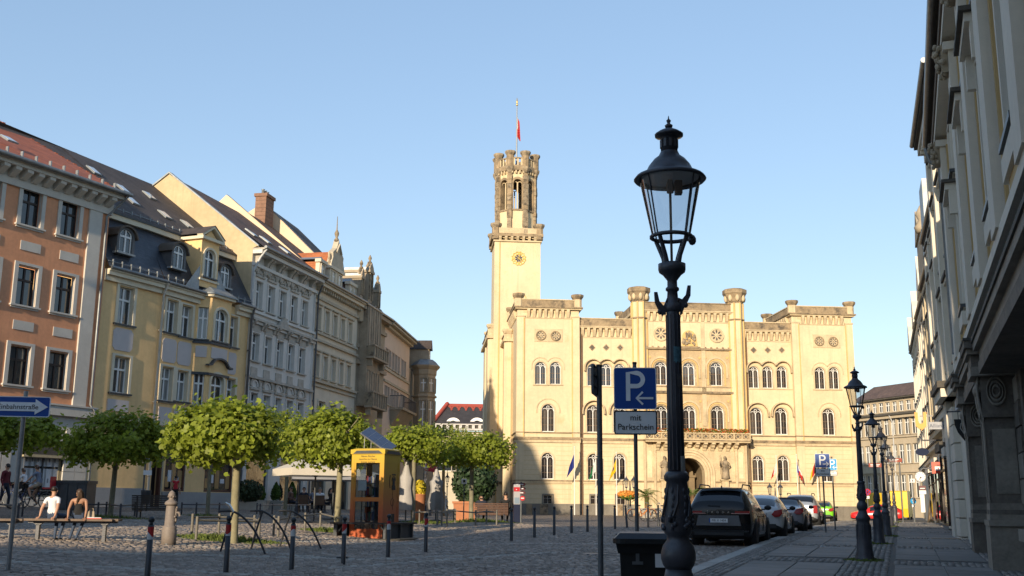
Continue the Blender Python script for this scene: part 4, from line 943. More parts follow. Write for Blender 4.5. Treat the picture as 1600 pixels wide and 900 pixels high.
# ---- yellow house ---------------------------------------------------------------
YEW = mat('yellow_plaster', (.82,.55,.26), .88, .09, .8, bump=.2, bscale=45, streak=.16, stain=((.70,.46,.21), .5, .60)); YTR = mat('cream_trim', (.68,.60,.45), .8, .06, 1.5); LIL = mat('lilac_grey_panel', (.56,.50,.47), .85, .05, 2, bump=.2)
SLATE = rows_mat('blue_black_slates', (.045,.05,.062), .145, .5, .3, spec=.6); OLDT = rows_mat('brown_black_roof_tiles', (.075,.058,.052), .2, .8, .35)
WBL = mat('white_wall_blue', (.5,.5,.5), .8)
yellow = thing('townhouse', 'yellow corner house with slate mansard roof, gabled dormer and bay window', 'house', FY1.o, FY1.rz)
M2 = FY1.M.inverted() @ FY2.M; r2 = FY2.rz-FY1.rz
def vy(u, d, z): return M2 @ Vector((u, d, z))
ZY = FY1.uz(165, 421)[1]; ZY = (ZY + FY2.uz(385, 488)[1])/2
h1, h2, w1, w2 = [], [], [], []
for xc, yt, yb in ((196,449,507),(188.5,558,614)): u, z0, h = pw(FY1, xc, yt, yb); h1.append((u-.5,u+.5,z0,z0+h)); w1.append((u,z0,h))
for xc, yt, yb in ((268,469,520),(291,478,526.5),(362,503,547),(260,574,626),(284,580,627),(358.5,598,628)):
    u, z0, h = pw(FY2, xc, yt, yb)
    if xc in (362, 358.5): h = w2[0 if xc == 362 else 3][2]; z0 = w2[0 if xc == 362 else 3][1]
    h2.append((u-.44,u+.44,z0,z0+h)); w2.append((u,z0,h))
zb_ = FY1.uz(190, 655)[1]
q = MB(); wall(q, 0, LY1, -1, ZY, h1, YEW, YTR, .2); q.build('wall', yellow)
zsh = FY2.uz(300, 696)[1]; d0, d1 = FY2.uz(237, 735)[0], FY2.uz(255, 735)[0]; e0, e1 = FY2.uz(258, 735)[0], FY2.uz(290, 735)[0]; g0, g1 = FY2.uz(320, 735)[0], FY2.uz(364, 735)[0]
h2 += [(d0,d1,-.6,zsh),(e0,e1,.75,zsh),(g0,g1,.75,zsh)]
q = MB(M2); wall(q, 0, LY2, -1, ZY, h2, YEW, YTR, .2); q.build('wall', yellow)
q = MB(); q.poly([(0,0,-1),(0,11,-1),(0,11,ZY),(0,0,ZY)], YEW); q.build('side_wall', yellow)
for i, (u, z0, h) in enumerate(w1): rect_window(yellow, ID, u, 0, z0, 1.0, h, WHITE, GLASSC, YTR, .2, GREYM, depth=.2)
for i, (u, z0, h) in enumerate(w2): rect_window(yellow, M2, u, 0, z0, .88, h, WHITE, GLASSC, YTR, .2, GREYM, depth=.2)
def cham(M, u, z0, z1, w_, c, m, y=-.035): a = w_/2; return MB(M).prism([(u-a+c,z0),(u-a,z0+c),(u-a,z1-c),(u-a+c,z1),(u+a-c,z1),(u+a,z1-c),(u+a,z0+c),(u+a-c,z0)], y, .02, m)
u = w1[0][0]; cham(ID, u, FY1.uz(194,549)[1], FY1.uz(194,514)[1], 1.35, .18, LIL).build('stucco_panel', yellow); MB().box(u-.7,u+.7,-.08,.02,FY1.uz(186,643)[1],FY1.uz(186,625)[1],LIL).build('stucco_panel', yellow)
for i in (0, 1, 2):
    u = w2[i][0]; za = w2[3][1]+w2[3][2]+.28; zb2 = w2[0][1]-.35; cham(M2, u, za, zb2, 1.12, .14, LIL).build('stucco_panel', yellow)
    z1 = w2[3][1]-.3; MB(M2).box(u-.5,u+.5,-.05,.02,z1-.8,z1-.06,LIL).build('stucco_panel', yellow)
for M, u0, u1 in ((ID,0.02,LY1-.02),(M2,.03,3.55),(M2,6.55,LY2)):
    q = MB(M); q.box(u0,u1,-.16,.02,ZY-.42,ZY-.15,YTR); q.box(u0,u1,-.34,.02,ZY-.15,ZY+.05,YTR); q.box(u0,u1,-.42,.02,ZY+.05,ZY+.14,YTR); q.build('cornice', yellow)
    gutter(yellow, M, u0, u1, -.46, ZY+.2, .09)
    q = MB(M); q.box(u0,u1,-.1,.02,zb_-.12,zb_+.12,YTR); q.build('belt', yellow)
PLG = mat('grey_plinth_plaster', (.33,.32,.31), .85, .08)
MB().box(.01,LY1-.02,-.06,.02,-1,.85,PLG).build('plinth', yellow)
for a, b in ((.02,d0),(d1,g1+2)):
    MB(M2).box(a,min(b,LY2),-.06,.02,-1,.72,PLG).build('plinth', yellow)
RB = mat('red_brown_shopfront', (.11,.045,.03), .5, .15)
for a, b, z0 in ((e0,e1,.75),(g0,g1,.75)):
    f = MB(M2); f.box(a,a+.12,.05,.2,z0,zsh,RB); f.box(b-.12,b,.05,.2,z0,zsh,RB); f.box(a,b,.06,.2,z0,z0+.12,RB); f.box(a,b,.06,.2,zsh-.14,zsh,RB); f.box(a,b,.08,.2,zsh-.9,zsh-.82,RB) if a > e1 else None; o = f.build('shop_window', yellow)
    MB(M2).box(a,b,.14,.16,z0,zsh,GLASS).build('pane', o)
    for i in range(5):
        x = a+.3+(b-a-.6)*i/4; MB(M2).box(x-.18,x+.18,.12,.135,z0+.2+.3*(i%2),z0+.75+.35*(i%3),PAP if i % 2 else mat('faded_orange_print', (.42,.25,.10), .7)).build('display_card', o)
q = MB(M2); q.box(d0,d0+.14,.1,.3,-.6,zsh,RB); q.box(d1-.14,d1,.1,.3,-.6,zsh,RB); q.box(d0,d1,.5,.56,-.6,zsh,mat('dark_door', (.03,.022,.02), .5)); o = q.build('door', yellow)
oa, ob = FY2.uz(318.5,520)[0]-.02, 0; ud = .62
oc = FY2.uz(326, 560, -ud)[0]; oe = FY2.uz(357, 560, -ud)[0]; ol = oc-.62; orr = oe+.62; zo1 = FY2.uz(340, 466, -ud)[1]; zo0 = FY2.uz(333, 650, -ud)[1]
fo = [(ol,0),(oc,-ud),(oe,-ud),(orr,0)]
owin = [pw(FY2, 340, 482, 533, d=-ud), pw(FY2, 334, 582, 636, d=-ud)]
for i in range(3):
    (xa, ya), (xb, yb_) = fo[i], fo[i+1]; Ls = math.hypot(xb-xa, yb_-ya); Mo = M2 @ Matrix.Translation((xa, ya, 0)) @ Matrix.Rotation(math.atan2(yb_-ya, xb-xa), 4, 'Z')
    hs = []
    for (u, z0, h) in owin:
        ww = 1.15 if i == 1 else .56; hh = h if i == 1 else h-.05
        hs.append((Ls/2-ww/2, Ls/2+ww/2, z0, z0+hh, (.45 if i == 1 else False)))
    q = MB(Mo); wall(q, 0, Ls, -1 if False else zo0-.4, zo1, hs, YEW, YTR, .16); q.build('bay_wall', yellow)
    for hq in hs: rect_window(yellow, Mo, Ls/2, 0, hq[2], hq[1]-hq[0], hq[3]-hq[2], WHITE, GLASS if i == 1 else GLASSC, YTR if i == 1 else None, .14, GREYM, arch=.45 if i == 1 else 0, depth=.14)
    zc_ = owin[0][1]-.18
    for za in (zc_, zc_-1.75): q = MB(Mo); q.box(-.06,Ls+.06,-.09,.02,za-.08,za+.06,GREYM); q.build('bay_cornice', yellow)
    if i == 1:
        cham(Mo, Ls/2, zc_-.85, zc_-.22, Ls*.8, .05, LIL).build('stucco_panel', yellow); zz = owin[1][1]+owin[1][2]+.35
        q = MB(Mo); q.ribbon([(Ls/2-1.1,zz),(Ls/2-.8,zz+.04)]+arc(Ls/2,zz+.02,.72,160,20,8,.42)+[(Ls/2+.8,zz+.04),(Ls/2+1.1,zz)], .1, -.22, .02, GREYM); q.build('bay_hood', yellow)
    else: cham(Mo, Ls/2, zc_-.85, zc_-.22, Ls*.7, .04, LIL).build('stucco_panel', yellow)
q = MB(M2); q.slab([(ol-.1,.05),(oc-.12,-ud-.2),(oe+.12,-ud-.2),(orr+.1,.05)], zo1, zo1+.14, YTR); q.slab([(ol-.2,.05),(oc-.16,-ud-.3),(oe+.16,-ud-.3),(orr+.2,.05)], zo1+.14, zo1+.22, ZINC)
q.add([(ol-.2,.05,zo1+.22),(oc-.16,-ud-.3,zo1+.22),(oe+.16,-ud-.3,zo1+.22),(orr+.2,.05,zo1+.22),(oc+.3,.2,zo1+1.0),(oe-.3,.2,zo1+1.0)], [(0,1,4),(1,2,5,4),(2,3,5)], ZINC); q.build('bay_roof', yellow)
zm0, zm1 = ZY+.25, FY2.uz(287, 379, 1.3)[1]; dm = 1.35; dr = 7.4; zrd = 20.1
up_ = zm1+.32
q = MB(); q.add([(0,-.3,zm0),(LY1-.06,-.3,zm0),(LY1-.01,dm,zm1),(0,dm,zm1)], [(0,1,2,3)], SLATE); q.build('mansard_slates', yellow)
q = MB(M2); q.add([(0,-.3,zm0),(LY2,-.3,zm0),(LY2,dm,zm1),(.0,dm,zm1)], [(0,1,2,3)], SLATE); q.build('mansard_slates', yellow)
for M, a, b in ((ID,0,LY1),(M2,0,LY2)):
    q = MB(M); q.box(a,b,dm-.25,dm+.1,zm1-.06,zm1+.22,YTR); q.box(a,b,dm-.32,dm+.1,zm1+.22,zm1+.30,GREYM); q.build('mansard_cornice', yellow)
    q = MB(M); n = int((b-a)/.62)
    for i in range(n): x = a+.3+i*.62; q.box(x-.025,x+.025,dm-.05,dm+.02,up_+.05,up_+.4,ZINC); q.box(x-.025,x+.025,-.26,-.18,zm0+.05,zm0+.42,ZINC)
    q.tube([(a,dm,up_+.3),(b,dm,up_+.3)], .02, ZINC, 5); q.tube([(a,-.22,zm0+.3),(b,-.22,zm0+.3)], .02, ZINC, 5); q.build('snow_guards', yellow)
q = MB(); q.add([(-6,dm-.3,up_),(LY1,dm-.3,up_),(LY1+.2,dr,zrd),(-6,dr,zrd)], [(0,1,2,3)], OLDT)
q.M = M2; q.add([(-.15,dm-.3,up_),(LY2+.2,dm-.3,up_),(LY2+.2,dr,zrd),(-.6,dr,zrd)], [(0,1,2,3)], OLDT); q.add([(-8,dr+6.5,up_),(LY2,dr+6.5,up_),(LY2,dr,zrd),(-8,dr,zrd)], [(0,1,2,3)], OLDT); q.build('roof', yellow)
pit2 = math.atan2(zrd-up_, dr-dm+.3)
for px, py, f, M in ((191,296,FY2,M2),(206,315,FY2,M2),(233,307,FY2,M2),(257,337,FY2,M2),(292,352,FY2,M2),(146,268,FY2,M2)):
    r = ray(px, py); n = M2.to_3x3().inverted().transposed() @ Vector((0,-math.sin(pit2),math.cos(pit2))); Rn = FY2.M.to_3x3() @ Vector((0,-math.sin(pit2),math.cos(pit2))); P0 = FY2.w(0, dm-.3, up_)
    t = (P0-Vector((0,0,CZ))).dot(Rn)/r.dot(Rn); P1 = FY2.M.inverted() @ (Vector((0,0,CZ))+r*t); skylight(yellow, M2, P1.x, P1.y, P1.z, pit2)
def eyedormer(f, M, px, py0, py1):
    u, z0, h = pw(f, px, py0, py1, d=.1); q = MB(M); a = .42
    q.ribbon([(u-a-.1,z0)]+arc(u,z0+h-.35,a+.1,180,0,10,.42)+[(u+a+.1,z0)], .16, -.06, 1.3, mat('dormer_lead', (.10,.10,.105), .5, .2)); q.prism([(u-a-.1,z0-.02)]+arc(u,z0+h-.35,a+.08,180,0,10,.4)+[(u+a+.1,z0-.02)], .15, 1.2, SLATE)
    q.ribbon([(u-a-.3,z0+h-.42)]+arc(u,z0+h-.35,a+.22,165,15,10,.52)+[(u+a+.3,z0+h-.42)], .09, -.2, .9, mat('dormer_hood_timber', (.10,.075,.055), .7, .2)); q.box(u-a-.2,u+a+.2,-.16,.2,z0-.1,z0,ZINC); q.build('dormer', yellow)
    rect_window(yellow, M, u, -.02, z0, 2*a, h+.05, WHITE, GLASS, None, .1, None, arch=.4, depth=.03)
eyedormer(FY1, ID, 193.5, 359, 396); eyedormer(FY2, M2, 276, 384, 420); eyedormer(FY2, M2, 348.5, 416, 449)
fd = -.30; a = FY2.uz(313.5, 410, fd)[0]; b = FY2.uz(341, 415, fd)[0]; zd0 = zo1+.5; zd1 = FY2.uz(314, 371, fd)[1]; zdp = FY2.uz(331, 354, fd)[1]; u, z0, h = pw(FY2, 324.5, 389, 433, d=fd)
q = MB(M2); wall(q, a, b, zd0, zd1, [((a+b)/2-.5,(a+b)/2+.5,z0,z0+h,.42)], YEW, YTR, .14, fd)
for x in (a, b): q.poly([(x,fd,zd0),(x,2.6,zd0),(x,2.6,zd1),(x,fd,zd1)], YEW)
q.prism([(a,zd1),((a+b)/2,zdp-.25),(b,zd1)], fd+.02, fd+.2, YEW); q.build('dormer_wall', yellow)
q = MB(M2); q.box(a-.2,b+.2,fd-.22,2.4,zd1-.05,zd1+.12,YTR); q.ribbon([(a-.2,zd1+.15),((a+b)/2,zdp-.06),(b+.2,zd1+.15)], .14, fd-.2, fd+.2, YTR); q.box(a-.08,b+.08,fd-.1,fd+.1,z0-.28,z0-.16,YTR); q.build('dormer_pediment', yellow)
q = MB(M2); mdl = (a+b)/2; q.add([(a-.25,fd-.25,zd1+.22),(mdl,fd-.25,zdp+.04),(mdl,4.5,zdp+.04),(a-.25,4.5,zd1+.22)], [(0,1,2,3)], OLDT); q.add([(b+.25,fd-.25,zd1+.22),(mdl,fd-.25,zdp+.04),(mdl,4.5,zdp+.04),(b+.25,4.5,zd1+.22)], [(0,1,2,3)], OLDT); q.build('dormer_roof', yellow)
rect_window(yellow, M2, mdl, fd, z0, 1.0, h, WHITE, GLASS, YTR, .13, GREYM, arch=.42, depth=.12)
q = MB(M2); q.add([(a-1.3,-.36,zm0-.02),(a,fd,zd0-.3),(a,fd,zd0+1.2)], [(0,1,2)], ZINC); q.add([(b+1.1,-.36,zm0-.02),(b,fd,zd0-.3),(b,fd,zd0+1.2)], [(0,1,2)], ZINC); q.build('flashing', yellow)
downpipe(yellow, M2, [(.05,-.46,ZY+.15),(.05,-.2,ZY-.5),(.05,-.12,-.4)], .065, mat('cream_downpipe', (.55,.50,.42), .5, .1))
downpipe(yellow, M2, [(LY2-.1,-.46,ZY+.15),(LY2-.05,-.25,ZY-.5),(LY2-.02,-.13,-.4)], .07, mat('dark_downpipe', (.10,.10,.105), .5, .2))
# ---- pale grey stucco house ------------------------------------------------------
GYW = mat('pale_grey_stucco', (.64,.61,.56), .85, .09, .9, bump=.2, streak=.18); GYD = mat('grey_stucco_relief', (.44,.40,.34), .85, .2, 2.5, bump=.5, bscale=16)
GAB = mat('sandy_gable_render', (.56,.43,.26), .9, .14, .45, bump=.3, bscale=25, streak=.25, stain=((.46,.355,.22), .8, .62)); CREAMG = mat('cream_gable_render', (.66,.53,.38), .9, .05, .6, bump=.2)
BRT = rows_mat('brown_roof_tiles', (.13,.068,.045), .2, .8, .35)
grey = thing('townhouse', 'pale grey stucco house with five tall windows per floor and bare gable wall', 'house', FG.o, FG.rz)
ZG = 15.3; hs, ww = [], []
for lst in ([(404,441,481),(422.5,448.5,489.6),(441.5,456,497),(459.5,462.5,504),(475.5,470,510)], [(398.5,519,562),(418.5,527,569),(437,534,575.5),(455.5,540,580),(471,546,585)], [(396,613,640),(415.5,618,645),(434.5,622.5,650),(452,627,652),(468.5,631,656)]):
    A = [pw(FG, *x) for x in lst]; z0 = np.mean([x[1] for x in A]); h = np.mean([x[2] for x in A]); us = np.linspace(A[0][0], A[-1][0], 5)
    if lst[0][0] == 396: z0 -= .35; h += .35
    for u in us: hs.append((u-.44,u+.44,z0,z0+h)); ww.append((u,z0,h))
q = MB(); wall(q, 0, LG, -1, ZG, hs+[(.8,3.6,-.5,2.9),(5.2,8.6,-.5,2.9)], GYW, GYW, .22); q.build('wall', grey)
for a, b in ((.8,3.6),(5.2,8.6)): MB().box(a,b,.15,.2,-.5,2.9,GLASS).build('shop_window', grey)
for i, (u, z0, h) in enumerate(ww): rect_window(grey, ID, u, 0, z0, .88, h, WHITE, GLASSC, GYW, .12, GYD, depth=.2)
box_sides(grey, ID, 0, LG, -1, ZG, 13, GYW, sides='rb')
ar = dz(FG, 265, 272, 0); al = dz(FG, 237, 292, 0); ap = ar; zr = ar[1]+.0
q = MB(); q.add([(0,0,-1),(0,13.4,-1),(0,13.4,15.6),(0,ap[0],zr),(0,-.3,15.6),(0,0,15.5)], [(0,1,2,3,4,5)], GAB); q.add([(.3,0,-1),(.3,13.4,-1),(.3,13.4,15.6),(.3,ap[0],zr),(.3,-.3,15.6),(.3,0,15.5)], [(0,5,4,3,2,1)], GAB); q.build('gable_wall', grey)
q = MB()
for (y0,z0),(y1,z1) in (((-.4,15.55),(ap[0],zr+.05)),((ap[0],zr+.05),(13.5,15.6))): q.add([(-.08,y0,z0),(.35,y0,z0),(.35,y1,z1),(-.08,y1,z1),(-.08,y0,z0+.1),(.35,y0,z0+.1),(.35,y1,z1+.1),(-.08,y1,z1+.1)], [(0,1,2,3),(4,5,6,7),(0,4,7,3),(1,5,6,2)], ZINC)
q.build('gable_coping', grey)
q = MB(); q.add([(.3,-.8,15.45),(LG,-.8,15.45),(LG,ap[0],zr-.05),(.3,ap[0],zr-.05)], [(0,1,2,3)], BRT); q.add([(.3,13.4,15.45),(LG,13.4,15.45),(LG,ap[0],zr-.05),(.3,ap[0],zr-.05)], [(0,1,2,3)], BRT); q.build('roof', grey)
pg = math.atan2(zr-15.45, ap[0]+.8)
for u, s in ((1.7,1.1),(3.6,1.1),(6.2,1.0)): skylight(grey, ID, u, s, 15.45+(s+.8)*math.tan(pg), pg)
zcn = FG.uz(440, 520)[1]; q = MB(); q.box(-.0,LG,-.65,.02,ZG-.15,ZG+.08,GYW); q.box(0,LG,-.8,.02,ZG+.08,ZG+.2,GYD); q.box(0,LG,-.2,.02,ZG-.9,ZG-.7,GYW); q.build('cornice', grey)
q = MB(); zb2 = FG.uz(440,513.5)[1]; q.box(0,LG,-.34,.02,zb2-.12,zb2+.02,GYD); q.box(0,LG,-.2,.02,zb2-.3,zb2-.12,GYW); q.build('belt_cornice', grey)
zb3 = FG.uz(440,600)[1]; q = MB(); q.box(0,LG,-.2,.02,zb3-.1,zb3+.05,GYD); q.build('belt_cornice', grey)
zb4 = ww[0][1]-.25; MB().box(0,LG,-.16,.02,zb4-.1,zb4+.05,GYW).build('sill_course', grey)
gutter(grey, ID, 0, LG, -.86, ZG+.22)
brk = MB(Matrix.Rotation(R(90), 4, 'Z')).prism([(0,0),(-.5,0),(-.5,-.12),(-.28,-.3),(-.18,-.55),(0,-.6)], -.12, .12, GYD).mesh('cornice_bracket')
shell_ = MB(); shell_.ribbon(arc(0,0,.46,180,0,10), .12, -.12, .02, GYD)
for k in range(5): a = R(30+30*k); shell_.ribbon([(.1*math.cos(a),.1*math.sin(a)),(.4*math.cos(a),.4*math.sin(a))], .07, -.07, .02, GYD)
shell_.box(-.6,.6,-.1,.02,-.16,-.04,GYD); SH = shell_.mesh('shell_ornament')
for i in range(5):
    u = ww[i][0]; link('shell_ornament', SH, grey, (u, 0, ww[i][1]+ww[i][2]+.42));
    for s in (-1, 1):
        link('cornice_bracket', brk, grey, (u+s*.62 if i else u+s*.62, 0, ZG-.15)); MB().ball((u+s*.62,-.08,ww[i][1]+ww[i][2]+.75),.2,.08,.28,GYD,8,6).build('stucco_wreath', grey)
    u = ww[5+i][0]
    for s in (-1, 1): o = link('cornice_bracket', brk, grey, (u+s*.62, 0, zb2-.12)); o.scale = (.8,.7,.8)
    MB().box(u-.5,u+.5,-.06,.02,zb2-.75,zb2-.32,GYD).build('stucco_panel', grey); MB().box(u-.4,u+.4,-.05,.02,ww[5+i][1]-.95,ww[5+i][1]-.4,GYD).build('stucco_panel', grey)
    u = ww[10+i][0]; q = MB(); zt = ww[10+i][1]+ww[10+i][2]; q.ribbon(arc(u,zt+.42,.58,180,0,12), .16, -.12, .02, GYD); q.ribbon(arc(u,zt+.42,.36,180,0,10), .12, -.07, .02, GYW); q.box(u-.62,u+.62,-.14,.02,zt+.2,zt+.34,GYD); q.build('window_arch', grey)
q = MB(); u = ww[7][0]; q.prism([(u-.75,zb2),(u,zb2+.75),(u+.75,zb2)], -.3, .02, GYD); q.build('pediment', grey)
for i in range(11): z = 3.4+i*.0;
for u in (.12, LG-.12): MB().box(u-.1,u+.35 if u < 1 else u+.1,-.05,.02,-1,ZG-.9,GYW).build('pilaster', grey)
downpipe(grey, ID, [(.2,-.86,ZG+.15),(.1,-.5,ZG-.4),(-.02,-.16,ZG-1.2),(-.02,-.16,-.3)], .07, mat('pale_grey_downpipe', (.5,.5,.49), .5, .1))
downpipe(grey, ID, [(LG,-.5,ZG-.3),(LG+.05,-.2,ZG-1.0),(LG+.05,-.16,-.3)], .07, mat('dark_downpipe', (.10,.10,.105), .5, .2))
# ---- cream house -----------------------------------------------------------------
CRW = mat('cream_stucco', (.66,.58,.45), .86, .08, .9, bump=.15, streak=.14); CRD = mat('cream_stucco_relief', (.47,.41,.31), .85, .15, 2.5, bump=.4, bscale=18); ORT = rows_mat('orange_roof_tiles', (.48,.16,.06), .2, .8, .2)
cream = thing('townhouse', 'cream stucco house with gabled ornate dormer and orange roof tiles', 'house', FC.o, FC.rz)
ZC_ = 15.1; hs, ww = [], []
for lst in ([(497.5,480.5,514),(510,486.5,520),(522.5,492,525.5),(534.5,498.5,531),(546.5,504,536)], [(494.5,552,587.5),(507,557.5,592),(520,562,596),(532,567,601),(544,571.5,604)], [(502,627,645),(519,632,648),(536,637,652)]):
    A = [pw(FC, *x) for x in lst]; z0 = np.mean([x[1] for x in A]); h = np.mean([x[2] for x in A]); us = np.linspace(A[0][0], A[-1][0], len(lst)); wd = .8
    if len(lst) == 3: z0 -= .9; h += .9; wd = 1.2
    for u in us: hs.append((u-wd/2,u+wd/2,z0,z0+h)); ww.append((u,z0,h,wd))
q = MB(); wall(q, 0, LC, -1, ZC_, hs+[(.8,3.4,-.5,2.8),(4.6,8,-.5,2.8)], CRW, CRW, .22); q.build('wall', cream)
for a, b in ((.8,3.4),(4.6,8)): MB().box(a,b,.15,.2,-.5,2.8,GLASS).build('shop_window', cream)
for u, z0, h, wd in ww: rect_window(cream, ID, u, 0, z0, wd, h, WHITE, GLASSC, CRW, .12, CRD, depth=.2)
for i in range(10): u, z0, h, wd = ww[i]; MB().box(u-.62,u+.62,-.16,.02,z0+h+.2,z0+h+.3,CRD).build('window_hood', cream)
box_sides(cream, ID, 0, LC, -1, ZC_, 13, CRW, sides='rb')
for z, dd in ((FC.uz(520,529.5)[1],.16),(FC.uz(520,541)[1],.2),(FC.uz(520,603)[1],.22),(FC.uz(520,609.5)[1],.12)): MB().box(0,LC,-dd,.02,z-.1,z+.06,CRD).build('belt_cornice', cream)
q = MB(); q.box(0,LC,-.55,.02,ZC_-.1,ZC_+.12,CRW); q.box(0,LC,-.7,.02,ZC_+.12,ZC_+.26,CRD); q.box(0,LC,-.14,.02,ZC_-.95,ZC_-.75,CRD); q.build('cornice', cream)
dent = MB().box(-.09,.09,-.36,0,-.26,0,CRD).mesh('dentil')
for i in range(20): link('dentil', dent, cream, (.25+i*.43, 0, ZC_-.1))
gutter(cream, ID, 0, LC, -.74, ZC_+.3)
fa = dz(FC, 360, 320, 0); fb = dz(FC, 478, 412, 0)
yr, zr2 = 7.2, 21.6
fz = lambda y: 15.5 + (y+.5)*(zr2-15.5)/(yr+.5)
q = MB(); q.add([(0,-.4,15.2),(0,14.5,15.2),(0,yr,zr2+.35),(0,-.4,15.6)], [(0,1,2,3)], CREAMG); q.add([(.3,-.4,15.2),(.3,14.5,15.2),(.3,yr,zr2+.35),(.3,-.4,15.6)], [(3,2,1,0)], CREAMG); q.add([(-.05,-.4,15.6),(.35,-.4,15.6),(.35,yr,zr2+.4),(-.05,yr,zr2+.4)], [(0,1,2,3)], BRT); q.build('gable_wall', cream)
q = MB(); q.add([(.3,-.65,15.4),(LC,-.65,15.4),(LC,yr,zr2),(.3,yr,zr2)], [(0,1,2,3)], BRT); q.add([(.3,14.5,15.4),(LC,14.5,15.4),(LC,yr,zr2),(.3,yr,zr2)], [(0,1,2,3)], BRT); q.build('roof', cream)
def gdormer(root, f, M, px0, px1, pyt, pyb, d, m, roofm, nm, orn=True, deep=3.4, side=None):
    a = f.uz(px0, (pyt+pyb)/2, d)[0]; b = f.uz(px1, (pyt+pyb)/2, d)[0]; z1 = f.uz((px0+px1)/2, pyt, d)[1]; z0 = f.uz((px0+px1)/2, pyb, d)[1]; c = (a+b)/2
    q = MB(M); q.box(a,b,d,d+.3,z0,z1,m); q.box(a+.05,b-.05,d+.3,d+deep,z0,z1-.05,side or m); q.build('dormer_wall', root)
    q = MB(M); q.box(a-.15,b+.15,d-.15,d+.3,z1-.1,z1+.12,m); q.add([(a-.1,d,z1+.1),(b+.1,d,z1+.1),(b+.1,d+deep,z1+.1),(a-.1,d+deep,z1+.1),(c,d+.1,z1+.1+(b-a)*.28),(c,d+deep,z1+.1+(b-a)*.28)], [(0,1,4),(1,2,5,4),(3,0,4,5)], roofm); q.build('dormer_roof', root)
    n = 2 if b-a > 1.3 else 1
    for i in range(n): rect_window(root, M, a+(b-a)*(i+.5)/n, d-.02, z0+.35, min(.6,(b-a)/n-.3), (z1-z0)*.6, WHITE, GLASS, m, .08, None, depth=.02)
    return a, b, z0, z1
gdormer(cream, FC, ID, 499, 507.5, 409, 440, -.1, CRW, ZINC, 'dormer', side=ORT)
a, b, z0, z1 = gdormer(cream, FC, ID, 515, 535, 422, 455, -.2, CRW, ORT, 'dormer', deep=4.5)
c = (a+b)/2; q = MB(); zt = FC.uz(529, 376, -.2)[1]; h = zt-z1
q.prism([(a-.1,z1+.12),(a+.25,z1+h*.35),(a+.2,z1+h*.5),(c-.35,z1+h*.7),(c,zt),(c+.35,z1+h*.7),(b-.2,z1+h*.5),(b-.25,z1+h*.35),(b+.1,z1+.12)], -.3, .1, CRD); q.ribbon([(c-.5,z1+h*.55),(c,z1+h*.85),(c+.5,z1+h*.55)], .1, -.42, -.3, CRD); q.build('dormer_gable', cream)
q = MB(); q.lathe([(.16,0),(.2,.1),(.08,.3),(.16,.5),(.18,.62),(.05,.9),(.02,1.9)], HB, (c,-.1,zt-.1), 8)
for s in (a+.05, b-.05): q.lathe([(.12,0),(.16,.1),(.05,.3),(.11,.45),(.02,.9)], HB, (s,-.1,z1+.2), 8)
q.build('gable_finial', cream)
q = MB(); q.add([(a,.0,z1+.1),(a,5.5,z1+.1),(c,5.5,z1+h*.62),(c,.0,z1+h*.62)], [(0,1,2,3)], ORT); q.add([(b,.0,z1+.1),(b,5.5,z1+.1),(c,5.5,z1+h*.62),(c,.0,z1+h*.62)], [(0,1,2,3)], ORT); q.build('dormer_roof', cream)
gdormer(cream, FC, ID, 545, 556, 445, 470, -.1, CRW, ZINC, 'dormer', side=BRT)
# ---- brown ornate house -----------------------------------------------------------
BNW = mat('brown_sandstone_front', (.36,.29,.21), .88, .2, 1.5, bump=.4, bscale=20, streak=.3, stain=((.15,.12,.09), .9, .6)); BNL = mat('buff_sandstone', (.38,.31,.22), .88, .15, 1.5, bump=.3)
brown = thing('townhouse', 'sooty brown ornate sandstone house with turreted dormers and projecting balconied bay', 'house', FB_.o, FB_.rz)
ZB = 15.3; hs, ww = [], []
for lst in ([(563,500,538),(569,504,541)], [(559.5,574,612),(565,577,614)]):
    for xc, yt, yb in lst: u, z0, h = pw(FB_, xc, yt, yb); hs.append((u-.36,u+.36,z0,z0+h)); ww.append((u,z0,h))
ba = FB_.uz(573,560,-.7)[0]; bb = FB_.uz(594,560,-.7)[0]
q = MB(); wall(q, 0, LB, -1, ZB, hs, BNL, BNW, .25); q.build('wall', brown)
for u, z0, h in ww: rect_window(brown, ID, u, 0, z0, .72, h, BROWNF, GLASS, BNW, .14, BNW, depth=.22)
box_sides(brown, ID, 0, LB, -1, ZB, 13, BNL, sides='rb')
zq = [FB_.uz(584,y,-.7)[1] for y in (500,546,562,577,618,638)]
q = MB(); q.box(ba,bb,-.7,.02,zq[5],ZB,BNW); q.build('bay_wall', brown)
for (za, zb) in ((zq[1]+.15,zq[1]+3.4),(zq[4]+.15,zq[3]-.3)):
    for i in range(3): x = ba+(bb-ba)*(i+.5)/3; q = rect_window(brown, ID, x, -.7, za, .62, zb-za, BROWNF, GLASS, BNW, .09, None, arch=.3 if i == 1 else 0, depth=.02)
for za, zb in ((zq[2],zq[1]),(zq[5],zq[4])):
    q = MB(); q.box(ba-.25,bb+.25,-1.35,-.7,za-.15,za,BNW); q.box(ba-.2,bb+.2,-1.3,-1.22,za,zb,HB); q.box(ba-.2,ba-.1,-1.22,-.7,za,zb,HB); q.box(bb+.1,bb+.2,-1.22,-.7,za,zb,HB); q.box(ba-.3,bb+.3,-1.4,-1.15,zb,zb+.12,BNW)
    for i in range(7): x = ba-.1+(bb-ba+.2)*i/6; q.box(x-.06,x+.06,-1.38,-1.2,za,zb,BNW)
    for s in (ba+.2, bb-.2): q.prism([(s-.15,za-.15),(s+.15,za-.15),(s+.1,za-.7),(s-.1,za-.7)], -1.1, -.7, BNW)
    q.build('balcony', brown)
